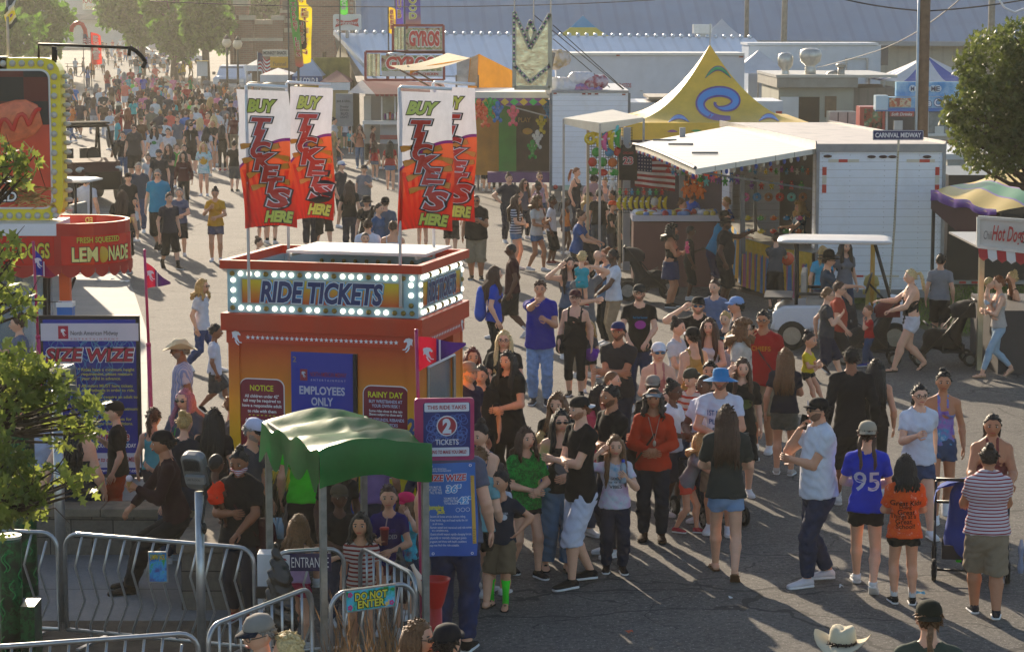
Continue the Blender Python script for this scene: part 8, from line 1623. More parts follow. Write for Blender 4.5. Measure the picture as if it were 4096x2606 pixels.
for i,(px,py,c,lb)in enumerate(((560,150,'#a8aab0','pale car parked behind the far crowd under the trees'),(690,215,'#5a5e66','dark car parked under the large green tree'),(745,200,'#b8b8bc','white car half hidden by the tall tree trunks'),(600,185,'#787c84','grey car by the kerb of the far street'))):
 Yc_=300-i*18;q=D(px,py,Yc_);t=af('parked_car',lb,'car',(q[0],Yc_,0),0,'cars parked under the far trees');g=G();g.bL([[(x_,y_,z_)for y_,z_ in((-.85,.3),(.85,.3),(.85,.9),(-.85,.9))]for x_ in(-2.1,2.1)]);g.bH('body',M(c,.3,.2),t);g=G();g.bL([[(x_,y_,z_)for y_,z_ in((-.8,.9),(.8,.9),(.65,w_),(-.65,w_))]for x_,w_ in((-1.5,.95),(-.9,1.45),(.6,1.45),(1.2,.95))]);g.bH('cabin',M('#2a3038',.15),t)
 for x_ in(-1.3,1.3):g=G();g.bK([(.3,0),(.3,.2)],(x_,-.9,.3),12,ax=(0,1,0));g.bH('wheel',M('#101010',.8),t)
for i,(px,py)in enumerate(((430,270),(300,285),(460,262))):
 p=W(px,py);t=af('picnic_table',['dark picnic table in the middle of the far street','picnic table beside the red flag','picnic table furthest up the far street'][i],'table',p,.2);g=G();g.box(-.9,.9,-.35,.35,.72,.76);g.bH('table_top',M('#3a3430',.7),t);g=G();g.box(-.9,.9,-.8,-.55,.42,.46);g.box(-.9,.9,.55,.8,.42,.46);g.bH('bench',M('#3a3430',.7),t);g=G();g.bar((-.7,-.6,0),(-.7,.3,.72),.07);g.bar((.7,-.6,0),(.7,.3,.72),.07);g.bH('leg',M('#3a3430',.7),t)
def P(x,y,H,yaw,label,**k):
 if k.get('sitz')is not None:
  hz=H*(.515-.035*max(0.,min(1.,(1.55-H)/.65)));pos=W(x,y,H-hz+k['sitz']+.09*H/1.75+k.get('z0',0))
 else:pos=hd(x,y,H)
 if 'Y' in k:Y=k.pop('Y');pos=np.array([pos[0]*Y/pos[1],Y,0])
 k.setdefault('lod',0 if y>1300 else 1);return aT(pos,H,yaw,label=label,**k)
def Q(x,y,hy,yaw,label,**k):
 pos,H=ft(x,y,hy);k.setdefault('lod',0 if y>1500 else 1);return aT(pos,H,yaw,label=label,**k)
def cup(p,sg,label,c='#d8d8d8',s=1.,lid=None,name='drink_cup',straw=None):
 w_,fd,nr=p['hands'][sg];t=af(name,label,'cup',w_+nr*.035*p['k']+np.array([0,0,-.05]));g=G();g.bK([(.032*s,0),(.044*s,.15*s),(.046*s,.155*s)],(0,0,0),14);g.bH('cup_body',M(c,.35,0,.05),t,True)
 if lid:g=G();g.bK([(.048*s,.156*s),(.045*s,.175*s),(.02*s,.18*s)],(0,0,0),14);g.bH('lid',M(lid,.35),t,True)
 if straw:g=G();g.bO((0,0,.1*s),(.03*s,0,.28*s),.005);g.bH('straw',M(straw,.35),t)
 return t
def phone(p,sg,label):w_,fd,nr=p['hands'][sg];g=G();g.box(-.037,.037,-.005,.005,-.07,.08);o=g.bH('phone',M('#101114',.15),None,bevel=.003);o.location=tuple(w_+nr*.02);o.rotation_euler=(0,R(10),R(p['yaw']+60));tag(o,label,'phone')
def bottle(p,sg,label,c='#9ab0c0',cap='#2a4ac0',s=1.):
 w_,fd,nr=p['hands'][sg];t=af('water_bottle',label,'bottle',w_+nr*.03+np.array([0,0,-.08]));g=G();g.bK([(.03*s,0),(.034*s,.02),(.03*s,.08*s),(.034*s,.1*s),(.032*s,.17*s),(.014*s,.21*s)],(0,0,0),12);g.bH('bottle_body',M(c,.12,0,.1,spec=.8,alpha=.75),t,True);g=G();g.bK([(.017*s,.21*s),(.017*s,.235*s)],(0,0,0),10);g.bH('cap',M(cap,.4),t,True)
def aK(p,H,yaw,label,dx=0.,dy=-.2,dz=-.45,**k):
 c=p['chest']+p['Rw']@np.array([dx,dy,0]);hz=H*.48;k.setdefault('arms','carry carry');k.setdefault('lod',0);return aT((c[0],c[1],0),H,yaw,legs='hang',z0=c[2]+dz,sitz=hz-.09*H/1.75,label=label,**k)
def strap(p,label,c='#18181c',side=1,name='shoulder_bag',big=1.):
 k=p['k'];t=af(name,label,'bag',p['chest']*np.array([1,1,0]),R(p['yaw']));cz=p['chest'][2];g=G();V,Q_=am([((side*.24*k,.02,cz-.62*k),(side*.24*k,.02,cz-.45*k),.10*big,.085*big,.6,0)],.016,.02);g.add(V,Q_);g.bH('bag_body',fab(c),t,True);g=G();g.bM([(side*.2*k,-.08,cz-.5*k),(0,-.145*k,cz-.2*k),(-side*.13*k,-.06*k,cz+.02*k),(-side*.06*k,.14*k,cz-.1*k),(side*.2*k,.1,cz-.5*k)],.011,5);g.bH('strap',fab(c),t,True)
def backpack(p,label,c='#1a50b8'):
 k=p['k'];t=af('backpack',label,'backpack',p['chest']*np.array([1,1,0]),R(p['yaw']));cz=p['chest'][2];V,Q_=am([((0,.22*k,cz-.42*k),(0,.2*k,cz-.1*k),.15*k,.12*k,.65,0)],.016,.02,None,.003,4);g=G();g.add(V,Q_);g.bH('bag_body',fab(c),t,True);g=G()
 for sg in(1,-1):g.bM([(sg*.09,.16*k,cz-.08),(sg*.1,.02,cz+.055*k),(sg*.11,-.13*k,cz-.15*k),(sg*.12,.1,cz-.4*k)],.016,5)
 g.bH('strap',fab('#20242c'),t,True)
def aA(loc,rz,label,c='#16181c',c2='#16181c',jog=False,s=1.,wide=1.):
 t=af('stroller',label,'stroller',loc,R(rz));fr=M('#1a1b1d',.4,.4);w_=.24*wide;r=.11 if not jog else .2
 g=G()
 for sg in(1,-1):g.bM([(sg*w_,-.42,r),(sg*w_,.0,.55),(sg*w_,.38,1.0),(sg*w_*.8,.46,1.04)],.013,6);g.bM([(sg*w_,.38,r),(sg*w_,.02,.5),(sg*w_,-.2,.62)],.013,6)
 g.bO((-w_,.46,1.04),(w_,.46,1.04),.017);g.bO((-w_,-.3,.66),(w_,-.3,.66),.016);g.bO((-w_,.38,r),(w_,.38,r),.012);g.bH('frame',fr,t,True)
 V,Q_=am([((0,-.18,.42),(0,.1,.38),.17*wide,.18*wide,1,0),((0,.12,.4),(0,.28,.82),.17*wide,.15*wide,.6,0),((0,-.2,.42),(0,-.34,.2),.1,.09,.5,0)],.022,.04,lambda X,Y,Z:.12*wide-np.sqrt(X**2+(Y+.06)**2+(Z-.64)**2)-.05);g=G();g.add(V,Q_);g.bH('seat',fab(c),t,True)
 g=G();g.bJ(lambda u,v:(w_*1.05*math.cos(math.pi*u),.22+.30*math.cos(R(20+100*v))*-1*.9+.1,.78+.26*math.sin(math.pi*u)**.6*math.sin(R(30+75*v))),10,8);g.bH('canopy',fab(c2),t,True);g=G();g.box(-w_*.8,w_*.8,-.05,.3,.2,.24);g.box(-w_*.8,w_*.8,.28,.3,.24,.34);g.box(-w_*.8,w_*.8,-.05,-.03,.24,.34);g.bH('basket',fab('#26262a'),t)
 for y_,xs in((-.42,(-w_,w_)if not jog else(0,)),(.38,(-w_,w_))):
  for x_ in xs:bb(t,(x_,y_,r),r,.045,rim='#8a8a86')
 return t
def bA(loc,kind,col,s,label,rz=0,rx=0.):return a2(kind,col,loc,s,label,None,rz,rx)
BLK_,NVY,WHT,GRY,DEN,KHA='#141416','#1a2238','#c9ccd4','#55575c','#32486a','#8a7860'
LD='#7f9cc0'
P(1050,2462,1.76,-55,'man in a grey and navy cap with glasses, head bowed at the bottom edge',hat='cap',ak=('#8a847c','#1a2230'),hair='short',hc='grey',glasses='clear',tc='#6a6a70',arms='belly belly',ao=-14)
P(1165,2535,1.66,-120,'blond haired person behind the grey-capped man, hair lit by the sun',hair='messy',hc='pale',tc='#8a8a90')
P(1662,2478,1.66,62,'woman with long streaked brown hair and sunglasses at the bottom edge',fem=1,hair='long',hc='lbrown',glasses='sun',tc='#303038')
P(1782,2505,1.66,150,'person in a plain navy cap beside the streaked-hair woman',hat='cap',ak='#10131c',tc='#181c2c',hair='short')
P(3368,2522,1.74,160,'person under a straw cowboy hat with a dark band at the bottom edge',hat='cowboy',ak=('#c8bca0','#3a3026'),hair='short',tc='#8a6a50')
P(3718,2412,1.72,175,'person in a dark green backwards cap with a long thin ponytail',hat='capback',ak='#161c12',hair='braid',hc='lbrown',tc='#3a463c')
a=Q(2900,2296,1608,178,'woman walking away with very long sunlit brown hair and dark green tee',fem=1,hair='long',hc='brown',top='big',tc='#2a3230',bot='micro',bc=LD,shoes='flip',sc='#6a4a30',legs='walk',skin=0,arms='belly belly',hem=-.12)
a=Q(3270,2322,1590,-72,'bearded man in a white tee and dark jeans talking on a phone',hat='cap',ak='#101014',glasses='sun',beard=1,hair='short',hc='black',tc='#cfd2dc',bot='jeans',bc='#22304a',arms='cross phone',skin=1,w=1.22,legs='step',sc='#d0ccd0',belly=.3)
phone(a,-1,'black phone held to the ear of the white tee man')
h=a['head'];g=G();ab(g,'R',(0,0,0),.06,None,ad=((.02,0),));o=g.bH('cap_badge',aa('#d0c8d0'),a['root']);o.location=(0,-.128,float(h[2])+.075)
Q(3458,2345,1677,172,'girl with two braids in a blue 95 jersey and beige cap',fem=1,hat='capback',ak='#a09684',hair='braids',hc='brown',top='jersey',tc='#1233b8',bot='micro',bc='#101218',sc='#d8d8d8',legs='walk',skin=0,arms='belly belly',ay=[('95',.0,-.25,.20,.26,'#c8c8d8')],hem=-.12)
Q(3612,2400,1820,180,'child with dark bobbed hair in an orange tie-dye school shirt',fem=1,hair='bob',hc='black',top='big',tc=aJ(['#d8481a','#e05a1c','#d8481a','#e8a890'],16.),bot='micro',bc='#101012',socks=('#cccccc','low'),sc='#18181a',skin=1,w=1.05,arms='belly belly',hem=-.22,ay=[('Great Kids',.0,-.17,0.065,0.36,'#2a1208'),('Doing',.01,-.225,0.044,0.14,'#2a1208'),('Great',.0,-.28,0.062,0.20,'#2a1208'),('Things at a',.03,-.335,0.053,0.29,'#2a1208'),('Great',.03,-.385,0.056,0.19,'#2a1208'),('School!',.01,-.44,.05,.22,'#2a1208')])
Q(3665,2120,1525,6,'young woman in glasses, plain white tee and denim shorts',fem=1,hair='pony',hc='black',glasses='clear',tc='#ccd0dc',bot='short',bc=DEN,sc='#d8d8d8',legs='walk',w=1.12,skin=0,arms='back cup')
Q(3760,2060,1473,-5,'woman in a purple and blue tie-dye crop top and ripped denim shorts',fem=1,hair='bun',hc='black',top='cami',tc=aJ(['#6a4a9a','#8a6ab0','#3a8ab8','#a8c0d8'],7.),bot='micro',bc=DEN,sc='#d8d8d8',legs='walk2',skin=2,arms='down fwd')
P(3971,1650,1.66,-8,'woman in a mauve tank top with slicked braids pushing a stroller',fem=1,hair='braids',hc='black',top='cami',tc='#7a3a38',bot='jeans',bc=NVY,skin=2,w=1.25,arms='push push',legs='step')
a=Q(3940,2452,1781,176,'woman in a red and white striped tee, seen from behind with curly bun',fem=1,hair='bun',hc='dark',tc=aB('#8a1424','#c8b8bc',32,2,.34),bot='shorts',bc='#8a7a66',sc='#2a2a30',skin=2,w=1.32,legs='step',arms='push push')
aA(W(3880,2290),170,'double stroller with a blue floral seat pushed by the striped tee woman','#1c3a8a','#22489a',wide=1.5)
g=G();g.bK([(.03,0),(.038,.05),(.02,.13),(.036,.22),(.03,.28),(.012,.31)],(0,0,0),12);o=g.bH('water_bottle',M('#3ae01a',.2,0,.1,trans=.5),None,True);q=D(3835,2245,23.2);o.location=tuple(q);tag(o,'glowing lime green twisted drink bottle on the double stroller','bottle')
g=G();g.bK([(.03,0),(.036,.06),(.02,.15),(.034,.25),(.012,.34)],(0,0,0),12);o=g.bH('water_bottle',M('#8a9ab8',.12,0,.1,alpha=.6,spec=.8),None,True);q=D(4082,2290,23);o.location=tuple(q);tag(o,'clear twisted drink bottle with blue cap at the right edge','bottle')
Q(3395,2030,1379,180,'tall young man in a black sweater and dark shorts walking away',hair='short',hc='black',top='long',tc='#0e1016',bot='shorts',bc='#17181c',socks=('#d8d8d8','mid'),sc='#d0d0d0',skin=3,legs='walk',hem=-.14)
P(3505,1437,1.6,175,'person with long dark hair half hidden behind the black sweater man',fem=1,hair='long',hc='black',top='tank',tc=BLK_,bot='leggings',bc=BLK_,skin=1)
a=Q(3300,1512,1144,84,'boy with glasses in a dark grey tee and navy shorts walking right',hair='short',hc='lbrown',glasses='clear',tc='#3c3c40',bot='long_shorts',bc='#141c34',sc='#2a2a2e',legs='walk',arms='back hold2',belly=.3,w=1.1)
Q(3345,1486,1120,78,'boy in sunglasses, coral red tee and black shorts walking right',hair='short',hc='brown',glasses='sun',tc='#a8402c',bot='long_shorts',bc='#1c1c20',sc='#2a1c1c',legs='walk2',arms='down fwd',w=1.22,belly=.5)
Q(3475,1455,1217,-80,'small boy in a bright red tee holding a hand to his mouth',hair='buzz',hc='lbrown',tc='#b01418',bot='jeans',bc=DEN,sc='#2a3a8a',arms='mouth down',legs='step')
Q(3640,1475,1070,-84,'blonde woman in a black camisole and white shorts pushing a stroller',fem=1,hair='pony',hc='pale',top='cami',tc='#101012',bot='micro',bc='#cfcdd4',shoes='flip',sc='#141414',legs='walk',arms='push reach',w=1.28,hem=-.1)
aA(W(3478,1452),-95,'black and red stroller between the golf cart and the blonde woman','#1a1a1e','#5a1418')
for i,x in enumerate((3478,3498,3515)):g=G();g.bK([(.028,0),(.032,.1),(.02,.15),(.012,.19)],(0,0,0),10);o=g.bH('water_bottle',M('#9ab4c8',.1,0,.1,alpha=.7),None,True);o.location=tuple(D(x,1255,38.3));tag(o,['left of three clear water bottles on the black and red stroller','middle of three clear water bottles on the black and red stroller','right of three clear water bottles on the black and red stroller'][i],'bottle')
Q(3755,1362,1011,168,'man in a plain grey tee and black shorts walking off by the trailer',hair='short',hc='black',tc='#85888f',bot='long_shorts',bc='#101014',socks=('#c8d8e0','mid'),sc='#2a3a5a',legs='walk',w=1.1)
a=Q(3990,1498,1096,-82,'woman with a long sunlit ponytail, cream tank and pale ripped jeans',fem=1,hair='pony',hc='ginger',top='tank',tc='#b8aea6',bot='leggings',bc='#9ab0c0',shoes='flip',sc='#a08060',legs='walk',arms='carry carry')
aK(a,.68,80,'bare baby held against the cream tank woman',dx=.0,dy=-.2,dz=-.38,top=None,bot='micro',bc='#b8c0c8',hair='buzz',hc='blonde',shoes='bare')
Q(4045,1435,1080,-80,'woman in black with a blond top bun behind the ponytailed woman',fem=1,hair='bun',hc='pale',top='tank',tc=BLK_,bot='capri',bc='#101012',shoes='flip',legs='walk2')
aA(W(3775,1455),-92,'empty black stroller with twin front wheels pushed leftwards','#14161a','#14161a')
for i,(u,v,hcx)in enumerate(((-.28,.22,0),(-.28,-.25,1))):
 c=np.array(cart.location)+a5(R(-8))@np.array([u,v,0]);a=aT((c[0],c[1],0),1.78,82,'lap reach' if i else 'lap lap','sit','tee','#2c4458','pants','#1c2430',hat='trooper',ak=('#1c1712','#3a2c1a'),glasses='sun',hair='short',hc='brown',z0=.17,sitz=.47,lod=1,label=['uniformed officer in the far seat of the golf cart, campaign hat and moustache','uniformed officer in the near seat of the golf cart, campaign hat'][i])
P(3030+350,960,1.6,20,'woman in a grey tee with long dark hair behind the officers',fem=1,hair='long',hc='black',tc='#6a6e78',lod=1);P(3290,985,1.5,160,'blonde girl in a turquoise top behind the officers',fem=1,hair='pony',hc='blonde',tc='#2a9ac0',lod=1)
Q(2006,2412,1881,-12,'boy in a navy club tee, khaki shorts and neon green socks, hand on hip',hair='short',hc='black',tc='#1a2636',bot='shorts',bc='#6a5a44',shoes='flip',sc='#0c0c0e',socks=('#2fe02a','high'),arms='hip down',legs='shift',skin=1,bd=-28,print_=[('EUDORA',.06,-.13,.028,.09,'#c8ccd4'),('blob',.06,-.18,.055,.055,'#c8ccd4')])
Q(1915,2412,1792,165,'woman in an aqua tee and black shorts behind the hanging blue banner',fem=1,hair='short',hc='lbrown',tc='#6a9aa0',bot='short',bc=BLK_,shoes='flip',sc='#141414',w=1.12,hem=-.1)
Q(2100,2290,1703,28,'girl in a blocky green tee and black shorts with shoulder length hair',fem=1,hair='bob',hc='brown',top='big',tc=aJ(['#0c5a24','#1a9a3a','#0a4a1c','#2ab04a'],20.),bot='micro',bc=BLK_,sc='#101014',arms='belly belly',legs='step',hem=-.15)
a=P(1926,1690,1.68,-35,'young woman with a tight hair bun looking down, holding a girl',fem=1,hair='bun',hc='dark',top='tank',tc='#3a4a6a',bot='short',bc=BLK_,arms='carry carry',ao=-10)
P(1990,1752,1.28,150,'little dark-haired girl in a white tee seen from behind, held up',fem=1,hair='long',hc='dark',tc='#c8cad4',bot='micro',bc=NVY,z0=.0,Y=22.6)
Q(2240,2265,1637,8,'woman with long black hair, sunglasses, black tank and ripped jeans',fem=1,hair='long',hc='black',glasses='sun',top='tank',tc=BLK_,bot='bag',bc='#52708c',shoes='flip',sc='#0c0c0c',arms='belly down',legs='shift',print_=[('blob',0,-.27,.15,.15,'#6a6a70'),('NEW YORK',0,-.17,.02,.14,'#8a8a90'),('MOON',0,-.36,.03,.13,'#8a8a90')],hem=-.06)
Q(2325,2325,1584,-62,'ginger bearded man in a backwards cap, black tee and white shorts, arms folded',hat='capback',ak=('#141416','#c8c8cc'),hair='short',hc='ginger',beard=1,tc='#0c0c0f',bot='long_shorts',bc='#c4c6d4',sc='#101012',arms='cross cross',legs='step',hem=-.16)
a=Q(2458,2275,1740,2,'girl in a good vibes tie-dye tee and dark jeans holding a bottle',fem=1,hair='long',hc='lbrown',tc=aJ(['#b87aa8','#c8b0c8','#c8ccd4','#6aa8cc'],5.),bot='jeans',bc='#1c2438',sc='#1c1416',arms='hold2 brow',legs='stand',w=1.1,print_=[('GOOD',0,-.15,.035,.13,'#2a2420'),('o o o',0,-.2,.03,.16,'#2a2420'),('VIBES',0,-.255,.04,.16,'#2a2420')]);bottle(a,1,'clear bottle with a blue cap held by the good vibes girl')
a=Q(2610,2150,1549,-6,'woman with curly hair, grey visor and rust orange blouse over dark jeans',fem=1,hair='curly',hc='dark',hat='visor',ak='#7a8288',top='long',tc='#b8320e',bot='jeans',bc='#17202e',shoes='boot',sc='#3a2418',skin=2,arms='belly belly',w=1.12,hem=-.12)
g=G();c=a['chest'];g.bM([c+np.array([-.06,-.11,.02]),c+np.array([0,-.19,-.22]),c+np.array([.06,-.11,.02])],.005,4);g.ell(c+np.array([0,-.2,-.25]),(.018,.01,.035),8,6);o=g.bH('necklace',M('#c8c0b0',.3,.6),None,True);tag(o,'long silver pendant necklace on the orange blouse','necklace');strap(a,'dark brown shoulder bag on the orange blouse woman','#2a1c16',-1)
a=Q(2745,2120,1712,70,'small blonde girl in a grey tee and coral shorts leaning on a stroller',fem=1,hair='bob',hc='blonde',tc='#77757a',bot='micro',bc='#d8503c',sc='#a8283a',lean=22,arms='reach reach',legs='step',skin=1)
aA(W(2840,2080),-160,'stroller with a blue hood in the middle of the queue','#17181c','#1a78b0')
Q(2165,2185,1728,165,'blond boy in a blue sleeveless top behind the black tank woman',hair='short',hc='blonde',top='tank',tc='#1a3a9a',bot='shorts',bc=BLK_,sc=BLK_)
a=P(2232,1568,1.66,-15,'woman with wavy light brown hair, black tee and lanyard, looking down at a phone',fem=1,hair='wavy',hc='lbrown',tc='#0e0e10',bot='jeans',bc=NVY,arms='belly cup',ao=-12,print_=[('blob',0,-.26,.12,.18,'#8a8a8c')]);phone(a,-1,'phone held up by the woman with a lanyard')
P(2393,1538,1.64,45,'woman in sunglasses with dark wavy hair and a salmon pink tee',fem=1,hair='wavy',hc='dark',glasses='sun',tc='#c04458',skin=1,arms='cross cross',w=1.15)
P(2452,1543,1.78,-60,'dark haired man in a black polo with folded arms',hair='short',hc='black',beard=.6,top='polo',tc='#0c0c10',skin=2,arms='cross cross',bot='jeans',bc=NVY,w=1.15)
P(2440,1484,1.45,75,'boy with a faded haircut, head only, between the folded arm men',hair='buzz',hc='lbrown',tc='#7a3a3a')
P(2611,1506,1.45,170,'child in a backwards grey mesh cap behind the visor woman',hat='capback',ak='#8a8278',hair='short',tc=BLK_,skin=1)
a=P(2687,1524,1.52,55,'girl with glasses and a hair puff in a white tee holding a foam cup',fem=1,hair='bun',hc='black',glasses='clear',tc='#c8ccd8',skin=4,arms='cup belly',bot='shorts',bc=NVY);cup(a,1,'white foam cup with dark lettering held by the girl in glasses','#d8d6d4',1.1,'#e4e4e4')
P(2769,1476,1.48,-40,'boy in a backwards olive cap and red striped shirt looking down',hat='capback',ak='#3a3a30',tc=aB('#b03a2a','#c8b8b0',14,2,.4),ao=-10,hair='short')
P(2840,1445,1.52,-10,'boy with spiky black hair half hidden behind the bucket hat man',hair='messy',hc='black',tc='#2a2a30',skin=1)
P(2825,1498,1.66,-50,'man in a white sports tee standing left of the bucket hat man',hair='buzz',hc='black',tc='#c8ccdc',skin=4,w=1.12,arms='belly belly',bot='jeans',bc=NVY)
a=P(2884,1475,1.8,-10,'bearded man in a blue bucket hat, sunglasses and white printed tee',hat='sunhat',ak='#2a7ab0',glasses='sun',beard=1,hair='short',tc='#ccd0e0',skin=1,arms='belly belly',bot='shorts',bc=KHA,print_=[('1ST NIGHT',0,-.14,.06,.26,'#2a5a9a'),('PLAY',-.03,-.23,.055,.16,'#2a5a9a'),('FREE',.0,-.31,.04,.14,'#33363c')])
P(2968,1433,1.62,4,'girl with a grey headband and long brown hair, hand to her forehead',fem=1,hair='long',hc='brown',top='big',tc='#0e0f10',arms='down brow',bot='shorts',bc=BLK_,print_=[('blob',.02,-.22,.12,.2,'#4a5a2a')])
g=G();
a=Q(3135,1887,1393,168,'woman with long ombre waves, navy tee and grey shorts, seen from behind',fem=1,hair='long',hc='lbrown',tc='#10162a',bot='short',bc='#55564f',sc='#b8b0a8',legs='stand',arms='down carry',skin=1,w=1.08)
b=aK(a,.92,55,'toddler with a tiny ponytail and yellow shirt held on a hip',dx=-.26,dy=-.12,dz=-.42,fem=1,hair='bun',hc='dark',tc='#c8b020',bot='micro',bc=BLK_,sc='#1a1a1c',skin=1)
Q(2160,1608,1123,-4,'grey-haired man in a royal blue tee and pale jeans pointing with a foam cup',hair='messy',hc='brown',tc='#141a8a',bot='jeans',bc='#7a98c4',sc='#2a2c34',arms='cup point',legs='stand',w=1.15,belly=.5,hem=-.14,skin=1,name='person')
b=Q(2300,1575,1161,-8,'woman in a maroon cap and glasses, black tank top and black leggings',fem=1,hair='pony',hc='brown',hat='cap',ak='#4a1c24',glasses='clear',top='tank',tc='#0c0c0e',bot='capri',bc='#0c0c10',sc='#17171a',w=1.22,hem=-.1);strap(b,'black crossbody bag worn by the woman in the maroon cap','#101012',-1,big=.8)
a=Q(2355,1560,1282,10,'small blonde girl in a slate tee holding a purple toy',fem=1,hair='bob',hc='blonde',tc='#3a3a48',bot='micro',bc=BLK_,arms='belly belly',hem=-.2);g=G();g.ell((0,0,0),(.1,.09,.1),14,10);g.ell((.08,0,.05),(.04,.04,.04),8,6);g.ell((-.08,0,.05),(.04,.04,.04),8,6);o=g.bH('plush_toy',M('#6a1a9a',.8,0,.3,20,.3),None,True);o.location=tuple((a['hands'][1][0]+a['hands'][-1][0])/2+[0,-.09,.03]);tag(o,'round purple plush toy in the hands of the slate tee girl','toy')
P(2475,1290,1.78,-20,'man in a blue and white trucker cap and charcoal tee with folded arms',hat='cap',ak=('#1c2a5a','#8a1c24'),hair='short',hc='black',beard=.8,tc='#242428',skin=2,arms='cross cross',w=1.12,bot='jeans',bc=NVY)
P(2017,1322,1.64,-6,'woman with long pale blonde hair and glasses in a black tee',fem=1,hair='long',hc='pale',glasses='clear',tc='#17171a',w=1.25,arms='belly belly',bot='jeans',bc=BLK_)
P(1888,1389,1.6,10,'woman with dyed dark red hair at the booth window',fem=1,hair='bob',hc='red',tc='#1a1416',skin=1);P(1925,1462,1.52,-10,'boy with thick black hair in a black tee by the booth',hair='short',hc='black',tc='#0f0f12',skin=1,w=1.1,bot='jeans',bc=BLK_)
a=P(2035,1404,1.68,-32,'woman with long straight black hair, black dress and necklace',fem=1,hair='long',hc='black',top='dress',tc='#0a0a0c',bot='leggings',bc='#0a0a0c',skin=1,arms='belly belly',w=1.2);phone(a,1,'phone in the hands of the woman in the black dress')
P(1868,1450,1.76,50,'bearded man in a tan cap and dark purple polo at the ticket window',hat='cap',ak='#8a7a68',hair='short',hc='grey',beard=1,top='polo',tc='#2a1c34',skin=1,w=1.12)
P(2634,1372,1.64,6,'woman in a white LIONS NOT SHEEP cap, mirrored glasses and pink camisole',fem=1,hair='pony',hc='red',hat='cap',ak='#d0d0d8',glasses='blue',top='cami',tc='#b87068',w=1.25,arms='belly belly')
P(2705,1275,1.64,60,'woman with a dark messy updo in a white printed tee',fem=1,hair='bun',hc='dark',tc='#c4c4c8',print_=[('blob',0,-.2,.12,.12,'#a87a6a')],arms='belly belly',bot='jeans',bc=NVY)
P(2775,1313,1.64,-150,'woman from behind in a black and white cap with a braid, mustard top',fem=1,hat='cap',ak=('#141416','#b8b8c0'),hair='braid',hc='dark',top='tank',tc='#b08a4a',w=1.15,bot='jeans',bc=BLK_)
P(2793,1190,1.78,-5,'bearded man in a black cap and mirrored sunglasses, black shirt',hat='cap',ak='#0e0e10',glasses='blue',beard=1.4,hair='short',hc='brown',tc='#101010',w=1.2,arms='belly brow')
P(2838,1272,1.62,-15,'woman with long auburn hair and a white racer tank over black',fem=1,hair='long',hc='brown',top='tank',tc='#c8c8d0',arms='belly belly',bot='jeans',bc=NVY)
P(2904,1210,1.32,-25,'boy in a navy THREE TWO RUN shirt',hair='short',hc='blonde',tc='#141c2c',print_=[('THREE',0,-.10,.045,.18,'#2a9ab8'),('TWO',0,-.16,.05,.15,'#c03a2a'),('RUN',0,-.22,.045,.14,'#2a9ab8')],Y=34)
P(2952,1190,1.74,-80,'young man in a pale blue cap and dark patterned shirt',hat='cap',ak='#7a9ac8',hair='short',hc='black',top='polo',tc=aJ(['#1c2434','#2a3448','#1a2030'],14.),skin=1)
P(2926,1328,1.3,-30,'little girl in glasses peeking between the queue',fem=1,hair='pony',hc='blonde',glasses='clear',tc='#b8a8b0');P(2860,1300,1.62,-30,'person in a light blue hooded top behind the auburn woman',hair='short',hc='brown',tc='#5a6a8a',Y=35.5)
P(2966,1278,1.8,75,'young man with curly hair, clear glasses and a cream tee',hair='curly',hc='lbrown',glasses='clear',tc='#bfb8ae',w=1.15,arms='down down',bot='shorts',bc=KHA,print_=[('RECKLESS',0,-.14,.025,.13,'#2a2a2a')])
a=P(3055,1244,1.82,-20,'man in glasses and a red football tee talking on a phone',hair='short',hc='black',glasses='clear',tc='#a01018',skin=2,w=1.15,arms='down phone',bot='shorts',bc=KHA,print_=[('CHIEFS',0,-.14,.06,.24,'#c8902a')]);phone(a,-1,'phone at the ear of the red tee man');strap(a,'grey crossbody strap bag on the red football tee','#3a3c40',1,big=.7)
a=P(2558,1140,1.8,-6,'bearded man in a camouflage cap and black neon-print tee',hat='cap',ak='#2c2c28',glasses='clear',beard=1.2,hair='short',hc='brown',tc='#0a0a0c',bot='jeans',bc='#1c2c50',arms='lap lap',print_=[('Rad Dad Summer',.02,-.12,.03,.2,'#2a8ac0'),('blob',.02,-.22,.12,.16,'#a83a9a')])
Q(2050,1345,967,-95,'man in a maroon tee and black shorts striding left',hair='buzz',hc='black',tc='#3a0e14',bot='shorts',bc='#0e0e12',socks=('#c8c8d0','low'),sc='#c8c8cc',legs='walk',skin=4,w=1.1)
a=Q(1975,1480,1063,92,'young woman with long brown hair, cobalt tee and ripped black jeans',fem=1,hair='long',hc='brown',tc='#1440b0',bot='jeans',bc='#101216',legs='step',w=1.05);backpack(a,'cobalt blue drawstring backpack on the young woman')
P(2276,1028,1.66,15,'woman holding both hands on her head above the carried toddler',fem=1,hair='long',hc='dark',top='tank',tc='#4a5a70',arms='head brow',bot='jeans',bc=NVY)
a=P(2335,1046,1.8,35,'bearded man in a grey tee and khaki trousers, hand on his head, holding a toddler',hair='short',hc='ginger',beard=1,tc='#6a6a6c',bot='pants',bc='#8a7c6a',arms='head carry',w=1.1)
b=aK(a,.88,170,'blond toddler in a turquoise outfit with red shoes held in an arm',dx=-.2,dy=-.22,dz=-.38,hair='messy',hc='pale',tc='#1a98a8',bot='micro',bc='#1a98a8',sc='#a81c2a')
a=Q(2425,1372,996,-60,'woman in glasses and a denim jacket cradling a baby',fem=1,hair='bun',hc='ginger',glasses='clear',top='long',tc='#5a7a9a',bot='jeans',bc='#0e0e12',arms='carry carry',w=1.1);aK(a,.55,60,'tiny baby in white cradled by the denim jacket woman',dz=-.25,top='tee',tc='#d0d0d4',bot='micro',bc='#d0d0d4',hair='bald',shoes='bare')
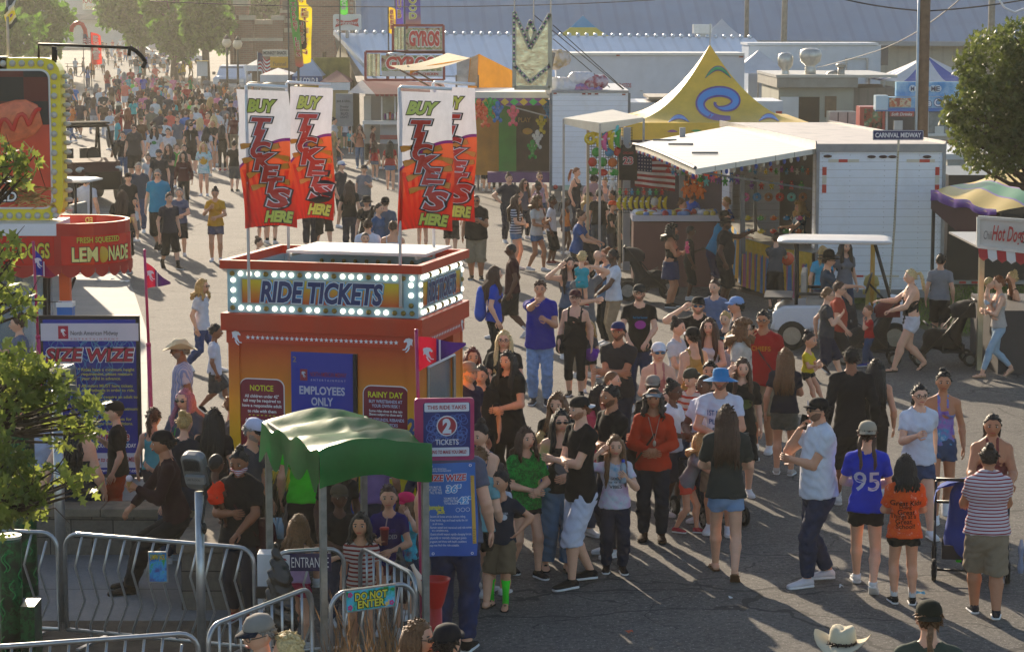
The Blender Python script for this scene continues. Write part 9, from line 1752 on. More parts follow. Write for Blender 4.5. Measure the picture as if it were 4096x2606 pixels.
Q(2455,1384,999,-75,'man in a white tee, glasses and khaki trousers with clasped hands',hair='short',hc='black',glasses='clear',beard=.5,tc='#ccd0da',bot='pants',bc='#9a8468',skin=4,arms='lap lap',w=1.1)
Q(3098,1236,932,165,'boy in a charcoal tee and black shorts leaning over the game counter',hair='messy',hc='brown',tc='#4a4c50',bot='long_shorts',bc='#101012',sc='#101012',arms='reach reach',lean=8,lod=1)
Q(2895,1215,873,78,'large man in a black cap and navy tee pointing over the game counter',hat='capback',ak='#0c0c0e',beard=1,hair='short',hc='black',tc='#0e1018',bot='long_shorts',bc='#0c0c10',skin=4,w=1.3,arms='point down',belly=.6,socks=('#0c0c0e','mid'),sc='#101010')
Q(2850,1178,838,100,'man in a teal tee and navy shorts bending to the counter',hat='cap',ak='#15151a',hair='short',hc='brown',tc='#1c7aa0',bot='long_shorts',bc='#16224a',lean=20,w=1.15,arms='reach reach',sc='#20242c')
Q(2755,1192,903,95,'boy all in black with white shoe soles by the counter',hair='buzz',hc='black',tc=BLK_,bot='long_shorts',bc=BLK_,skin=4,arms='cup down',sc='#c8c8c8')
a=Q(2681,1222,897,80,'woman with dark curls, black camisole and denim skirt holding pink plush',fem=1,hair='curly',hc='black',top='cami',tc=BLK_,bot='skirt',bc='#1c2c50',skin=2,w=1.22,arms='carry carry',sc='#101010',hem=-.08);bA(a['hands'][1][0]+[.05,-.1,.1],'bear','#e0507a',.1,'pink plush animal hugged by the curly haired woman',1.)
Q(2722,1098,798,60,'girl in a neon coral tank top by the prize counter',fem=1,hair='bun',hc='lbrown',top='tank',tc='#e04a3a',bot='leggings',bc=BLK_,lod=1)
a=Q(2616,1105,791,170,'man with white hair, pale grey tee and light denim shorts, blue plush on his back',hair='short',hc='white',tc='#85899a',bot='long_shorts',bc='#7a98b8',socks=('#d0d0d0','low'),sc='#5a5040',w=1.12,arms='belly belly');bA(a['chest']+[-.25,-.28,-.35],'bear','#2a9ac8',.26,'big sky blue plush slung on the back of the white-haired man')
P(2305,842,1.66,75,'woman with a high curly bun in a blue tee leaning on a stroller',fem=1,hair='bun',hc='brown',tc='#23508a',bot='capri',bc=BLK_,arms='push push',lean=8,skin=1,w=1.1);aA(W(2400,1150),100,'dark stroller with a mint trim beside the blue tee woman','#15171c','#20242c',s=1)
g=G();g.ell((0,0,0),(.15,.13,.1),12,8);o=g.bH('candy_floss',M('#c8a0c0',.6,0,.4,8),None,True);o.location=tuple(D(2335,972,49));tag(o,'pink and blue bag of candy floss on the stroller hood','candy floss')
aA(W(2590,1198),85,'jogging stroller with a big front wheel behind the black tee man','#1a1c22','#1a1c22',jog=True);aA(W(2570,1058),95,'small stroller beside the man with the blue plush','#2a3a44','#2a4a50')
for x,y,hy,yaw,lb,k in((2445,1048,805,70,'boy in an orange cap and black tee',dict(hat='cap',ak='#d8481c',tc=BLK_,bot='shorts',bc='#141c34',arms='belly belly')),(2395,1030,758,175,'man in a black tee and jeans, back turned, left of the orange cap boy',dict(hair='short',hc='black',tc='#121214',bot='jeans',bc='#3a4a5a',w=1.1)),(2145,1078,784,55,'young woman with a huge sunlit afro of curls, white tee, denim shorts',dict(fem=1,hair='afro',hc='lbrown',tc='#c8c4be',bot='micro',bc='#4a6a90',skin=2,arms='cup belly',sc='#d8d8d8',legs='step')),(2062,1072,781,70,'girl in a navy striped tee and denim shorts',dict(fem=1,hair='long',hc='brown',tc=aB('#1a2034','#b8bcc8',18,2,.5),bot='micro',bc='#5a7aa0',arms='belly belly',w=1.05)),(2205,1050,784,75,'boy in a white tee and black striped shorts',dict(hair='messy',hc='black',tc='#c4c8d4',bot='long_shorts',bc=BLK_,skin=4,sc='#6a2a2a')),(2262,1010,790,60,'girl with braids in an orange and yellow tank',dict(fem=1,hair='braids',hc='black',top='tank',tc='#d8803a',bot='micro',bc='#3a4a6a',skin=4)),(2150,960,728,50,'girl in a pale pink outfit with curly puff',dict(fem=1,hair='bun',hc='black',tc='#c08a9a',bot='micro',bc='#c0788a',skin=4)),(2095,950,716,30,'woman in a blue face mask and grey tee',dict(fem=1,hair='wavy',hc='brown',glasses='sun',tc='#5a5e6a',bot='jeans',bc=NVY)),(2035,965,696,20,'broad person in a slate blue tee with hair in a knot',dict(hair='bun',hc='brown',tc='#1c2436',bot='jeans',bc=NVY,w=1.3,arms='hip hip')),(2158,930,690,10,'woman with sunglasses and top bun in a lilac tank',dict(fem=1,hair='bun',hc='lbrown',glasses='sun',top='tank',tc='#a89ab0',bot='micro',bc=DEN)),(2350,1000,770,70,'blonde woman in a black cap and grey tee',dict(fem=1,hat='cap',ak=BLK_,hair='long',hc='blonde',tc='#8a8e9c',bot='jeans',bc=DEN)),(2372,960,699,170,'heavy person in a dusty pink tee, back turned',dict(hair='short',hc='black',tc='#b08a8a',bot='jeans',bc=NVY,w=1.4)),(2302,930,672,60,'woman with an auburn ponytail in a dark tank near the prize rack',dict(fem=1,hair='pony',hc='ginger',top='tank',tc='#20242c',bot='jeans',bc=NVY)),(2420,950,714,-20,'woman with pale pinned hair left of the hanging jersey',dict(fem=1,hair='bun',hc='blonde',top='tank',tc='#a8a0a0',bot='micro',bc=DEN)),(2484,1060,793,80,'person in an olive hooded top under the wire shelf',dict(hair='short',hc='black',top='long',tc='#3a3e34',bot='jeans',bc='#2a2c30')),(2452,1010,764,-60,'man in a black and white striped shirt',dict(hair='short',hc='black',tc=aB('#17171a','#b8b8bc',9,2,.5),bot='shorts',bc=BLK_,skin=2)),(2380,910,705,170,'man in a black cap near the trailer corner',dict(hat='cap',ak='#101418',hair='short',tc='#3a4250',bot='jeans',bc=NVY)),(2766,1030,758,-50,'man in a royal blue polo and lanyard at the prize booth',dict(hair='short',hc='black',top='polo',tc='#1450b0',bot='pants',bc=BLK_,skin=2)),(2907,1060,790,-70,'blond worker in a blue polo behind the counter',dict(hair='messy',hc='blonde',top='polo',tc='#1450a0',bot='pants',bc=BLK_,Y_=1)),(2681,960,693,-10,'bald man in a slate tee behind the toy counter',dict(hair='buzz',hc='black',tc='#4a5468',bot='pants',bc=BLK_,skin=3)),(2718,985,717,-60,'worker in a dark cap reading, by the orange bears',dict(hat='cap',ak='#2a2a30',hair='short',tc='#22304a',bot='pants',bc=BLK_)),(1905,1112,780,-4,'heavy man in a black logo tee and khaki shorts holding a plate of food',dict(hair='buzz',hc='black',glasses='sun',tc='#0c0c0e',bot='long_shorts',bc='#8a7c66',skin=2,w=1.32,belly=.5,arms='cup down',sc='#0c0c0e',print_=[('Champion',0,-.16,.05,.25,'#b8b8c0')])),(1805,1010,745,175,'man in black shirt and shorts behind the rear banner',dict(hair='short',tc='#0f0f12',bot='long_shorts',bc='#101014',w=1.1)),(1690,1000,770,178,'person in a pale denim shirt and ripped shorts behind the banner poles',dict(fem=1,hair='bun',hc='brown',top='long',tc='#6a8ab0',bot='micro',bc='#4a6a98')),(3199,1120,805,-70,'curly blonde attendant in a teal polo inside the trailer game',dict(fem=1,hair='curly',hc='blonde',top='polo',tc='#0c4c6a',bot='pants',bc=BLK_,arms='reach belly'))):
 k.pop('Y_',0);k.setdefault('lod',1);Q(x,y,hy,yaw,lb,**k)
for x,y,hy,yaw,lb,k in((865,1040,752,4,'woman with a top bun in a mustard tee and plaid shorts, drinking',dict(fem=1,hair='bun',hc='dark',tc='#c8901a',bot='short',bc='#4a4c66',arms='belly hold2',ao=-15,skin=1,w=1.08)),(817,780,570,3,'woman in a long turquoise tie-dye tee with a yellow smiley patch',dict(fem=1,hair='bob',hc='blonde',top='big',tc=aJ(['#3a9ab0','#8ac8d0','#c8dce0','#3a8ac0'],5.),bot='micro',bc='#3a6a8a',hem=-.3,print_=[('blob',0,-.25,.25,.25,'#c8a02a')])),(890,682,499,178,'woman in black crop top and leggings, back turned',dict(fem=1,hair='long',hc='dark',top='tank',tc='#141414',bot='leggings',bc='#121214',sc='#a83a3a')),(938,762,563,175,'man in black tee and grey shorts beside the first banner',dict(hair='short',tc='#121214',bot='shorts',bc='#4a4c50',sc='#141414')),(737,830,608,2,'woman with curly dark hair and a maroon sweatshirt',dict(fem=1,hair='curly',hc='dark',top='long',tc='#4a0e18',bot='leggings',bc=BLK_,print_=[('Champion',0,-.15,.04,.2,'#c8b8b8')],w=1.1)),(637,995,673,-2,'older man in a turquoise polo, sunglasses and black shorts',dict(hair='short',hc='grey',glasses='sun',top='polo',tc='#1282a8',bot='long_shorts',bc='#0e0e12',sc='#101010',socks=('#101010','mid'),w=1.15,legs='walk')),(560,925,652,0,'grey-haired man in a slate polo behind the turquoise polo man',dict(hair='short',hc='grey',top='polo',tc='#3a4250',bot='jeans',bc='#3a4a6a',w=1.15)),(517,960,693,30,'man in a black cap and black tee left of the slate polo man',dict(hat='cap',ak=BLK_,hair='short',tc='#101012',bot='jeans',bc=NVY,w=1.1)),(495,1088,762,178,'big long-haired person in a black vest and shorts, back turned',dict(hair='wavy',hc='brown',top='tee',tc='#111012',bot='long_shorts',bc='#0f0f12',w=1.3,socks=('#141414','low'),sc='#6a6a70')),(680,1068,767,30,'boy in a navy tee and black shorts looking down',dict(hair='short',hc='brown',tc='#1c2234',bot='long_shorts',bc='#0e0e12',sc='#101010',socks=('#101010','low'),legs='walk')),(722,1018,752,5,'older woman with short grey hair and a slate blue vest',dict(fem=1,hair='short',hc='grey',tc='#4a5674',bot='shorts',bc='#16181c',arms='belly belly',sc='#c8c8c8',w=1.08)),(350,1000,705,172,'man in a white tee and navy cap standing by the half hidden cart',dict(hat='cap',ak='#1a2238',hair='short',tc='#b8bcc8',w=1.3,bot='shorts',bc=GRY)),(494,720,526,5,'girl in an open black striped jacket over a white top',dict(fem=1,hair='pony',hc='black',top='long',tc='#14161c',bot='jeans',bc='#3a5a80')),(541,730,499,-5,'heavy person in a charcoal tee and black shorts with sunglasses',dict(fem=1,hair='bun',hc='brown',glasses='sun',tc='#333236',bot='shorts',bc='#121214',w=1.3)),(622,740,503,0,'woman in a white printed tee and black trousers',dict(fem=1,hair='wavy',hc='dark',glasses='sun',tc='#c8ccd4',bot='leggings',bc=BLK_,print_=[('blob',0,-.2,.12,.16,'#2a8a4a')])),(676,735,514,0,'boy in a plain white tee right of the printed tee woman',dict(hair='short',hc='black',tc='#c4c8d0',bot='shorts',bc=GRY)),(767,690,488,178,'man in a black tee with a white spine print',dict(hair='buzz',hc='black',tc='#0f0f11',bot='shorts',bc=BLK_,ay=[('blob',0,-.2,.25,.03,'#a8a8a8')])),(640,850,599,5,'bearded man in a grey cap and dark tee',dict(hat='cap',ak='#4a4c50',beard=1.2,hair='short',hc='brown',tc='#1a1f2a',bot='shorts',bc=GRY,w=1.15)),(679,800,577,-20,'woman carrying a child in green near the bearded man',dict(fem=1,hair='wavy',hc='brown',tc='#20242a',bot='jeans',bc=NVY,arms='carry carry')),(740,790,579,10,'woman with pale arms in a pink tank',dict(fem=1,hair='pony',hc='dark',top='tank',tc='#c8a0a0',bot='micro',bc=DEN)),(711,745,576,5,'child in a lime and black shirt',dict(hair='short',hc='brown',tc='#3a9a2a',bot='shorts',bc=BLK_)),(596,800,617,0,'little girl in a white top in front of the printed tee woman',dict(fem=1,hair='bun',hc='brown',tc='#c8ccd0',bot='micro',bc='#b88a9a')),(541,960,790,20,'toddler in a white tank beside the long-haired person',dict(hair='short',hc='black',top='tank',tc='#c8c8cc',bot='shorts',bc=GRY)),(714,640,467,0,'man in a mid grey tee with food',dict(hair='short',hc='brown',tc='#5a626e',bot='shorts',bc=KHA,w=1.1)),(828,700,508,170,'girl in a white tee and pale skirt from behind',dict(fem=1,hair='wavy',hc='black',tc='#c4c4cc',bot='skirt',bc='#6a7a90')),(858,660,461,175,'woman with very long pale blonde hair and royal blue skirt',dict(fem=1,hair='long',hc='pale',top='tank',tc='#8a8a80',bot='skirt',bc='#1a2a9a')),(611,610,429,178,'large man in a khaki tee, back turned',dict(hair='short',hc='grey',tc='#77705e',bot='shorts',bc=DEN,w=1.35)),(476,540,414,178,'person all in red under a pale conical straw hat',dict(hair='long',hc='black',hat='cone',ak='#c8c0a0',top='big',tc='#b0141c',bot='bag',bc='#b0141c')),(535,520,391,175,'woman in a turquoise tee and black trousers with a dark ponytail',dict(fem=1,hair='pony',hc='black',tc='#3ab0b0',bot='leggings',bc=BLK_)),(696,560,417,170,'tall man in a navy polo seen from behind',dict(hair='buzz',hc='black',top='polo',tc='#1c2430',bot='pants',bc='#1a1c24',w=1.15)),(1440,670,499,0,'woman with wavy brown hair, peach top and ripped jeans, hand on hip',dict(fem=1,hair='wavy',hc='brown',tc='#c07a5c',bot='jeans',bc='#5a7490',arms='mouth hip')),(1383,590,464,170,'woman in a white tee near the grey menu board',dict(fem=1,hair='bob',hc='ginger',tc='#c8c4c8',bot='short',bc=DEN)),(1402,612,508,170,'child in an aqua tee and black shorts by the menu board',dict(hair='short',hc='dark',tc='#2aa0a8',bot='shorts',bc=BLK_)),(1352,690,553,60,'woman in black with a white headband behind the second banner',dict(fem=1,hair='pony',hc='black',tc='#121212',bot='jeans',bc=DEN)),(1499,715,564,170,'girl in a red tee and grey shorts beside the pink balloon stall',dict(fem=1,hair='long',hc='brown',tc='#b0202a',bot='micro',bc='#5a6a80')),(1561,755,564,175,'woman in a scarlet tee and denim shorts with dark hair, back turned',dict(fem=1,hair='long',hc='black',tc='#a81420',bot='micro',bc='#5a7aa0',shoes='flip',w=1.12)),(1365,905,646,60,'man in a blue and white cap and dark tee, purple roll under arm',dict(hat='cap',ak=('#c8ccd4','#1a3a8a'),hair='short',tc='#1c2230',bot='shorts',bc=BLK_,w=1.1)),(1458,880,661,3,'boy in a grey and blue ringer tee holding a red drink',dict(hat='cap',ak='#141c2c',hair='short',hc='brown',tc='#77787e',bot='shorts',bc=GRY,arms='cup down',w=1.2,belly=.4)),(1400,1003,723,178,'woman in a black tee and dark jeans, back turned, behind the booth',dict(fem=1,hair='wavy',hc='brown',tc='#101012',bot='jeans',bc='#18243c',w=1.1)),(1240,985,700,170,'man in navy overalls behind the booth poles',dict(hair='short',tc='#16203a',bot='pants',bc='#121a2c',w=1.15)),(1295,985,690,20,'man in black tee and black shorts striding behind the second banner',dict(hair='short',tc='#121214',bot='long_shorts',bc='#121214',legs='walk')),(1050,965,730,175,'child in a pale blue tie-dye tee behind the first banner',dict(hair='short',tc=aJ(['#8ab8c8','#c8d8dc','#6aa8c0'],7.),bot='shorts',bc='#2a3a6a')),(1085,970,700,175,'man in dark clothes and tall black socks behind the first banner',dict(hair='short',tc='#1a1a1e',bot='shorts',bc='#1a1a1e',socks=('#101010','mid'))),(810,1475,1108,68,'woman with a blonde bob, sunglasses, white eyelet tee and rolled jeans',dict(fem=1,hair='bob',hc='blonde',glasses='sun',tc='#c8ccd8',bot='jeans',bc='#2a4478',legs='walk',w=1.05,hem=-.14)),(860,1640,1290,95,'boy in white tee and grey shorts disappearing behind the booth',dict(hair='short',hc='black',top='big',tc='#c8ccd8',bot='shorts',bc='#3a3a3c',legs='walk',sc='#101012',skin=3)),(1946,760,573,175,'man in a red football jersey at the balloon game',dict(hair='short',hc='blonde',top='big',tc='#a8121c',bot='shorts',bc='#17171a',ay=[('15',0,-.25,.16,.16,'#c8c0c0')])),(1940,740,535,178,'man in a wide grey sun hat at the balloon game',dict(hat='bucket',ak='#5a5448',hair='short',tc='#3a3a3c',bot='shorts',bc=GRY)),(1988,765,555,175,'woman with a flowered head wrap and dark dress at the balloon game',dict(fem=1,hair='bun',hc='dark',top='dress',tc='#1c181a',bot='leggings',bc=BLK_)),(2035,745,593,178,'child in a green tee with a strap at the balloon game',dict(hair='curly',hc='brown',tc='#1a7a4a',bot='shorts',bc='#8a1c24')),(2165,740,590,-80,'worker in black at the right end of the balloon game',dict(hair='short',tc='#101012',bot='pants',bc='#101012'))):
 k.setdefault('lod',0 if y>1400 else 1);Q(x,y,hy,yaw,lb,**k)
for x,y,H,yaw,lb,k in((1467,784,1.66,-10,'woman in a black brimmed hat and face mask behind the booth',dict(fem=1,hat='bucket',ak=BLK_,tc='#17171a')),(1511,814,1.64,60,'woman with a dark ponytail and denim jacket',dict(fem=1,hair='pony',hc='black',top='long',tc='#3a5a80')),(1540,790,1.74,175,'man in a backwards black cap and backpack, grey top',dict(hat='capback',ak=BLK_,hair='short',hc='brown',tc='#4a5a70')),(1471,878,1.76,178,'man in a bright white tee from behind, just over the booth roof',dict(hair='short',hc='brown',tc='#ccd2e0',w=1.1)),(1571,885,1.74,175,'man in a white tank with black straps, back turned',dict(hair='short',hc='brown',top='tank',tc='#c8ccd4',skin=1)),(1030,950,1.1,80,'toddler girl in pale pink with a tiny bun, behind the booth roof',dict(fem=1,hair='bun',hc='brown',tc='#c8a8b0')),(1112,985,1.2,100,'child with black hair just showing over the booth roof',dict(hair='short',hc='black',tc='#16161a')),(1460,930,1.55,10,'person in a knitted black cap low behind the booth',dict(hair='buzz',hc='black',tc='#26262c'))):
 P(x,y,H,yaw,lb,lod=1,**k)
a=P(728,1362,1.76,-80,'older man in a cream cowboy hat and blue striped shirt',hat='cowboy',ak=('#cfc4a4','#b8aa84'),glasses='clear',hair='short',hc='grey',beard=.5,top='polo',tc=aB('#7a88b4','#b8b0bc',26,0,.45),skin=3,w=1.12,bot='pants',bc='#3a3430',arms='down down')
a=P(743,1555,1.62,-25,'woman with pink-tinted hair and sunglasses holding a lime cup',fem=1,hair='wavy',hc='pink',glasses='sun',tc='#3c4658',w=1.35,arms='belly belly',bot='jeans',bc=NVY);cup(a,1,'lime green tumbler with a green straw held by the pink-haired woman','#4ab82a',1.1,'#c8d030',straw='#1a9a2a')
P(966,1668,1.7,60,'grey-bearded man in a white mesh cap and grey tee looking down',hat='cap',ak=('#c4c4da','#14161c'),hair='short',hc='grey',beard=1,tc='#3a3c46',ao=-22,lean=12,w=1.1,skin=1)
P(925,1672,1.5,100,'head of a fair-haired child behind the white mesh cap man',hair='short',hc='lbrown',tc='#4a4a50',Y=25.3)
P(468,1642,1.45,-88,'boy in a black cap, black tee and orange shorts behind the low wall',hat='cap',ak='#0b0b0d',hair='buzz',hc='brown',tc='#0a0a0c',bot='pants',bc='#a83a0c',arms='down hold2',Y=25.2,top='big')
P(612,1622,1.35,172,'girl in an aqua tank top and navy shorts behind the magenta pole',fem=1,hair='pony',hc='brown',top='tank',tc='#5ab0bc',bot='micro',bc='#14203a',shoes='flip',legs='walk')
P(296,1745,1.66,175,'large woman in a charcoal tank top sitting on the wall, back turned',fem=1,hair='wavy',hc='black',top='tank',tc='#1c2028',bot='jeans',bc='#1c2434',w=1.6,sitz=.5,legs='sit',Y=24.7,arms='prop down')
P(172,1748,1.7,170,'person in a white tee sitting on the wall under the oak leaves',hair='short',hc='black',tc='#a8b0c8',bot='jeans',bc=DEN,sitz=.5,legs='sit',Y=25.0,w=1.2)
P(78,1270,1.66,-80,'woman in a grey tee at the lemonade counter',fem=1,hair='bun',hc='brown',tc='#6a7084',Y=30.9,arms='belly reach',w=1.15)
P(25,1420,1.6,-60,'person in dark clothes behind the lower oak leaves',hair='short',tc='#2a1c1c',Y=27.5)
a=P(705,1792,1.78,-78,'man in a backwards black cap and maroon sweatshirt sitting with an ice cream cone',hat='capback',ak='#0c0c10',hair='short',hc='black',top='long',tc='#2a0a10',bot='pants',bc='#101014',shoes='boot',sc='#3a2c20',sitz=.62,legs='sit',arms='cup lap',skin=2,lean=10,Y=22.75)
g=G();w_=a['hands'][1][0];g.bK([(.006,-.1),(.03,0)],w_+[0,0,.03],10,0);g.ell(w_+[0,0,.06],(.034,.034,.035),10,8,1);o=g.bH('ice_cream_cone',[M('#a87a3a',.8),M('#d8c8d0',.5)],None,True);tag(o,'half eaten ice cream cone held by the man in maroon','ice cream')
P(674,1770,1.35,-90,'fair-haired boy between the maroon man and the pink-haired woman',hair='short',hc='lbrown',tc='#3a4458',Y=23.9,arms='down hold2');P(736,1765,1.5,160,'woman with ash blonde tied-back hair beside the fair-haired boy',fem=1,hair='bun',hc='blonde',tc='#2a2c34',Y=24.2)
P(855,1760,1.55,178,'person with long glossy black hair seen from behind on the pier',fem=1,hair='long',hc='black',tc='#121018',Y=24.2)
a=P(961,1798,1.62,-18,'woman with a curly top knot and flag mask under her chin, holding a baby',fem=1,hair='bun',hc='black',top='big',tc='#101013',bot='leggings',bc='#1c2230',skin=3,arms='lap carry',w=1.25,ao=-10,sc='#8a1c24')
g=G();h=a['head'];g.bM([h+np.array([-.065,-.02,-.05]),h+np.array([0,-.10,-.09]),h+np.array([.065,-.02,-.05])],[.02,.032,.02],8);o=g.bH('face_mask',aB('#a02a30','#c8c8d0',60,2,.5),None,True);tag(o,'red, white and blue face mask under the mother\'s chin','mask')
b=aK(a,.72,150,'baby in a bright orange tee held over an arm',dx=-.16,dy=-.22,dz=-.42,tc='#e8340c',bot='micro',bc='#e8340c',shoes='bare',skin=4,hair='buzz',hc='black')
strap(a,'maroon and olive tote bag reading HISTORY beside the mother','#3a0c18',1,name='tote_bag',big=1.3)
Q(1820,2585,1700,172,'man in a grey tee and blue jeans behind the hanging banner',hair='short',tc='#5c6070',bot='jeans',bc='#1c3058',sc='#141416',w=1.2)
P(1225,1815,1.7,178,'person in a neon green tee under the green canopy',hair='short',hc='black',tc='#3ac81a',Y=22.9,skin=1,bot='shorts',bc=BLK_,w=1.1)
P(1350,1905,1.45,10,'child with a white mask on the chin beside the booth',hair='curly',hc='black',tc='#101014',skin=4,Y=22.3);P(1355,2030,1.3,20,'boy in a camouflage cap between the canopy posts',hat='cap',ak='#4a4030',hair='buzz',hc='black',tc='#1a1a1c',skin=4,Y=21.4,arms='belly belly')
Q(1195,2570,2059,150,'small girl with long curly hair and lilac tank gripping the canopy post',fem=1,hair='wavy',hc='lbrown',top='tank',tc='#a88ab0',bot='micro',bc='#a02a4a',arms='down side',skin=0)
P(1443,2048,1.26,-6,'girl with black bangs and a red and white striped tee in the queue',fem=1,hair='bob',hc='black',tc=aB('#8a2a24','#c8b8b0',26,2,.45),skin=1,bot='micro',bc=BLK_)
a=P(1555,1938,1.38,0,'girl in a purple BASES LOADED tee holding a red drink',fem=1,hair='braids',hc='brown',tc='#1c1468',arms='belly cup',bot='micro',bc='#5a1c34',print_=[('BASES',.0,-.13,.04,.16,'#5a4ab0'),('LOADED',0,-.2,.05,.19,'#b8c0c8')]);cup(a,-1,'clear cup with a red lid and straw held by the purple tee girl','#7a2a34',.9,'#c02a24',straw='#c8b0b0')
P(1630,1972,1.18,-55,'small girl in a hot pink cap and turquoise horse-print top',fem=1,hat='cap',ak='#d81c5a',hair='bob',hc='lbrown',tc=aJ(['#2aa8c0','#4ac0d0','#2a9ab8','#6a5a6a'],9.),bot='skirt',bc='#17304a',arms='brow down')
P(1500,1720,1.6,175,'person in a lavender plaid shirt behind the canopy',hair='short',hc='black',tc='#8a6aa0',Y=23.1,skin=2);P(1710,1800,1.5,40,'child in a white and navy raglan tee at the booth corner',hair='short',hc='dark',top='long',tc='#1a2440',Y=22.8)
for i in range(4):g=G();g.bK([(.03,0),(.033,.12),(.014,.18),(.014,.2)],(0,0,0),10);o=g.bH('water_bottle',M('#a8c0d0',.1,0,.1,alpha=.7),None,True);c=W(1082+i*14,2150,.652);o.location=(c[0],c[1]-.02*(i%2),.652);tag(o,f'{ORD[i]} of four clear water bottles in a row on the block pier','bottle')
CC=dict(red='#a8202a',maroon='#5a141c',white='#c8ccd0',black='#141416',navy='#1a2238',blue='#2a6ab0',royal='#1a3aa8',teal='#2aa0a8',green='#1f8a4a',lime='#5ac03a',yellow='#c8a01c',orange='#d8701c',pink='#d87a9a',coral='#d86a5a',purple='#5a3a8a',grey='#6a6e76',charcoal='#303236',khaki='#8a7c60',brown='#5a3c28',olive='#4a5034',lilac='#a898b8',cream='#c8bca0')
BT=dict(jeans='#2c4264',black='#141416',khaki='#8a7c64',grey='#4a4c52',denim='#4f6f98',white='#b8bcc4')
ARCH=[]
for i,k in enumerate((dict(arms='down down',legs='walk',bot='shorts'),dict(arms='fwd back',legs='walk2',bot='jeans',fem=1,hair='long'),dict(arms='belly belly',legs='stand',bot='jeans',w=1.15),dict(arms='cup down',legs='shift',bot='short',fem=1,hair='pony'),dict(arms='hip down',legs='stand',bot='shorts',hair='buzz',w=1.2),dict(arms='down fwd',legs='step',bot='leggings',fem=1,hair='bun'),dict(arms='back fwd',legs='walk',bot='shorts',hat='cap'),dict(arms='brow down',legs='step',bot='short',fem=1,hair='wavy'))):
 k.setdefault('hair','short');k.setdefault('hat',None);big,mats,ix=aT((0,0,0),1.72,0,label='',merge=True,lod=2,**k);ARCH.append((big.mesh('person',mats,True),ix,k))
HN=['black','dark','brown','lbrown','blonde','pale','grey','ginger'];HW=dict(black='black',dark='dark brown',brown='brown',lbrown='light brown',blonde='blonde',pale='pale blonde',grey='grey',ginger='ginger')
rc=np.random.RandomState(77);SEEN=set()
def zone(x,y):
 if y<262:return 'far street' if x<600 else 'under far trees'
 if x>1000:return 'by food stands'
 return('left' if x<480 else 'middle' if x<720 else 'right')+' in '+('rear' if y<330 else 'dense' if y<400 else 'nearer')+' crowd'
def far(x,y,top,bot=None,hair=None,a=None,H=None,yaw=None):
 a=rc.randint(len(ARCH))if a is None else a;me,ix,k=ARCH[a];H=H or rc.uniform(1.58,1.82);hair=hair or HN[rc.randint(len(HN))];bot=bot or list(BT)[rc.randint(6)];sk=[0,0,1,1,2,3,4][rc.randint(7)]
 yaw=rc.choice([0,10,175,180,165,-15,60,-70,90])+rc.uniform(-15,15)if yaw is None else yaw
 tn={'shorts':'shorts','jeans':'trousers','short':'hotpants','leggings':'leggings'}[k['bot']];fc='back turned' if 120<abs(yaw)else 'facing us' if abs(yaw)<45 else 'side view';kid='child' if H<1.4 else 'woman' if k.get('fem')else 'man'
 for t_ in range(60):
  lb=f'{kid} in {top} top, {bot} {tn}, {HW[hair]} hair, {fc}, {zone(x, y)}'
  if lb not in SEEN:break
  hair=HN[rc.randint(len(HN))];bot=list(BT)[rc.randint(6)]
 SEEN.add(lb);o=bpy.data.objects.new('person',me);COL.objects.link(o);p=hd(x,y,H);o.location=(p[0],p[1],0);s_=H/1.72;o.scale=(s_*rc.uniform(.95,1.12),s_,s_);o.rotation_euler=(0,0,R(yaw));tag(o,lb,'person','people in the far crowd')
 for nm,m in(('body',bu(sk)),('shirt',fab(CC[top])),('hair',M(HAIR[hair],.55,0,.45,60.,.5,.4)),('shorts',fab(BT[bot])),('jeans',fab(BT[bot])),('leggings',fab(BT[bot])),('hat',fab(CC[top]))):
  if nm in ix:sl=o.material_slots[ix[nm]];sl.link='OBJECT';sl.material=m
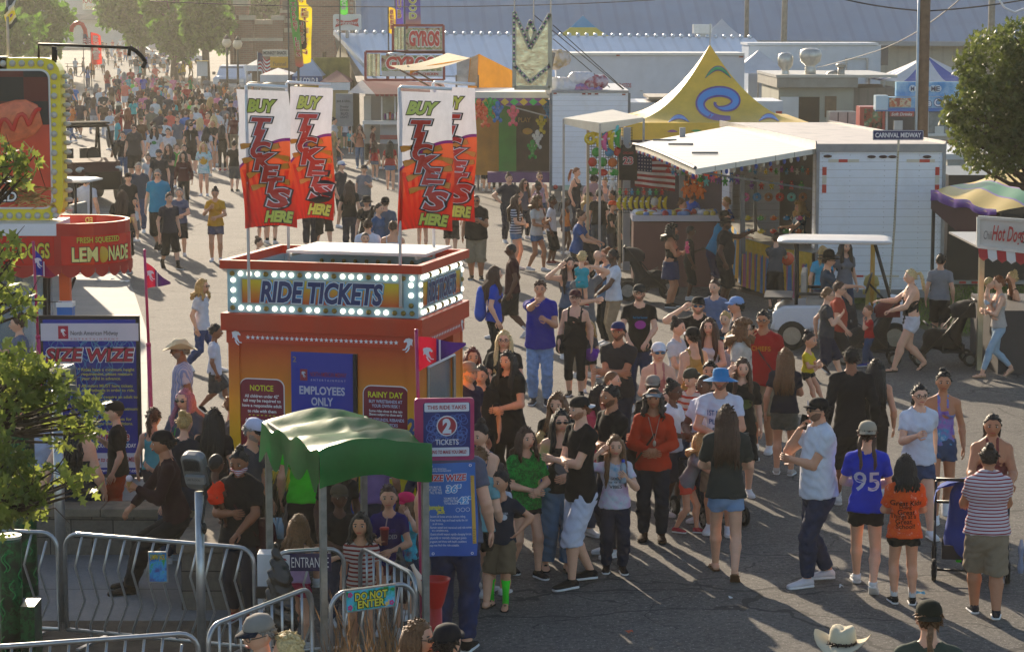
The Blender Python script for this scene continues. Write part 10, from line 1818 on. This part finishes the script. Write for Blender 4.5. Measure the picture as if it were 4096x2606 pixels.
for s_ in '''460,212,white 431,197,navy 479,197,red 332,229,navy 369,238,orange 617,217,charcoal 654,220,white 543,226,navy 708,238,red 734,241,yellow 761,232,yellow 720,252,yellow 257,279,teal 282,270,white 429,279,red 522,273,red 496,285,pink 517,303,teal 552,294,pink 573,300,royal 590,308,grey 611,294,pink 646,305,brown 666,288,cream 693,303,pink 711,329,black 762,300,green 793,332,brown 825,303,grey 855,332,grey 875,326,olive 896,329,orange 955,338,khaki 914,361,olive 940,352,grey 298,338,blue 344,350,black 352,367,charcoal 373,385,grey 414,367,charcoal 417,408,brown 276,335,black 261,379,black 473,336,red 526,370,black 582,370,pink 593,376,navy 634,361,charcoal 655,414,black 673,376,navy 717,379,brown 737,376,cream 767,364,black 808,373,black 811,414,red 743,414,brown 784,423,white 864,411,white 899,414,grey 743,447,blue 908,449,white 934,455,maroon 564,467,brown
 545,330,white 470,300,navy 500,325,coral 620,330,red 640,340,teal 680,335,white 560,345,maroon 735,345,green 700,360,coral 660,350,lilac 590,345,orange 530,320,lime 610,350,black 830,350,white 775,345,navy 745,335,red 870,370,pink 840,385,black 885,395,orange 925,400,navy 700,400,teal 620,395,white 560,410,charcoal 510,430,maroon 640,440,navy 590,440,pink 870,440,white 830,450,coral 905,370,white 950,380,lilac 960,420,black 785,400,cream 760,400,lime 400,350,white 385,330,maroon 320,395,navy 290,410,orange 445,345,khaki 440,400,grey 680,440,coral 765,450,charcoal 965,460,white 850,480,black 800,470,lilac 660,470,white 640,500,navy 470,460,teal 440,440,white
 300,232,white 395,210,pink 410,225,white 445,182,white 470,178,red 500,190,coral 520,205,white 560,205,black 585,215,royal 560,250,teal 475,262,white 670,235,white 620,262,coral 350,262,blue 385,178,white 425,172,navy 500,168,white 450,160,red 480,156,white 410,162,black 540,175,white 575,190,pink 610,200,white 640,200,grey
 1010,340,red 1035,352,brown 1015,372,pink 1320,430,navy 1335,470,white 1330,520,khaki 1470,470,white 1490,500,maroon'''.split():
 x,y,c=s_.split(',');far(float(x),float(y),c)
for x,y,c in((435,300,'green'),(458,305,'red'),(305,432,'purple'),(560,380,'pink'),(650,455,'lime'),(720,330,'red'),(845,345,'teal')):far(x,y,c,H=1.2)
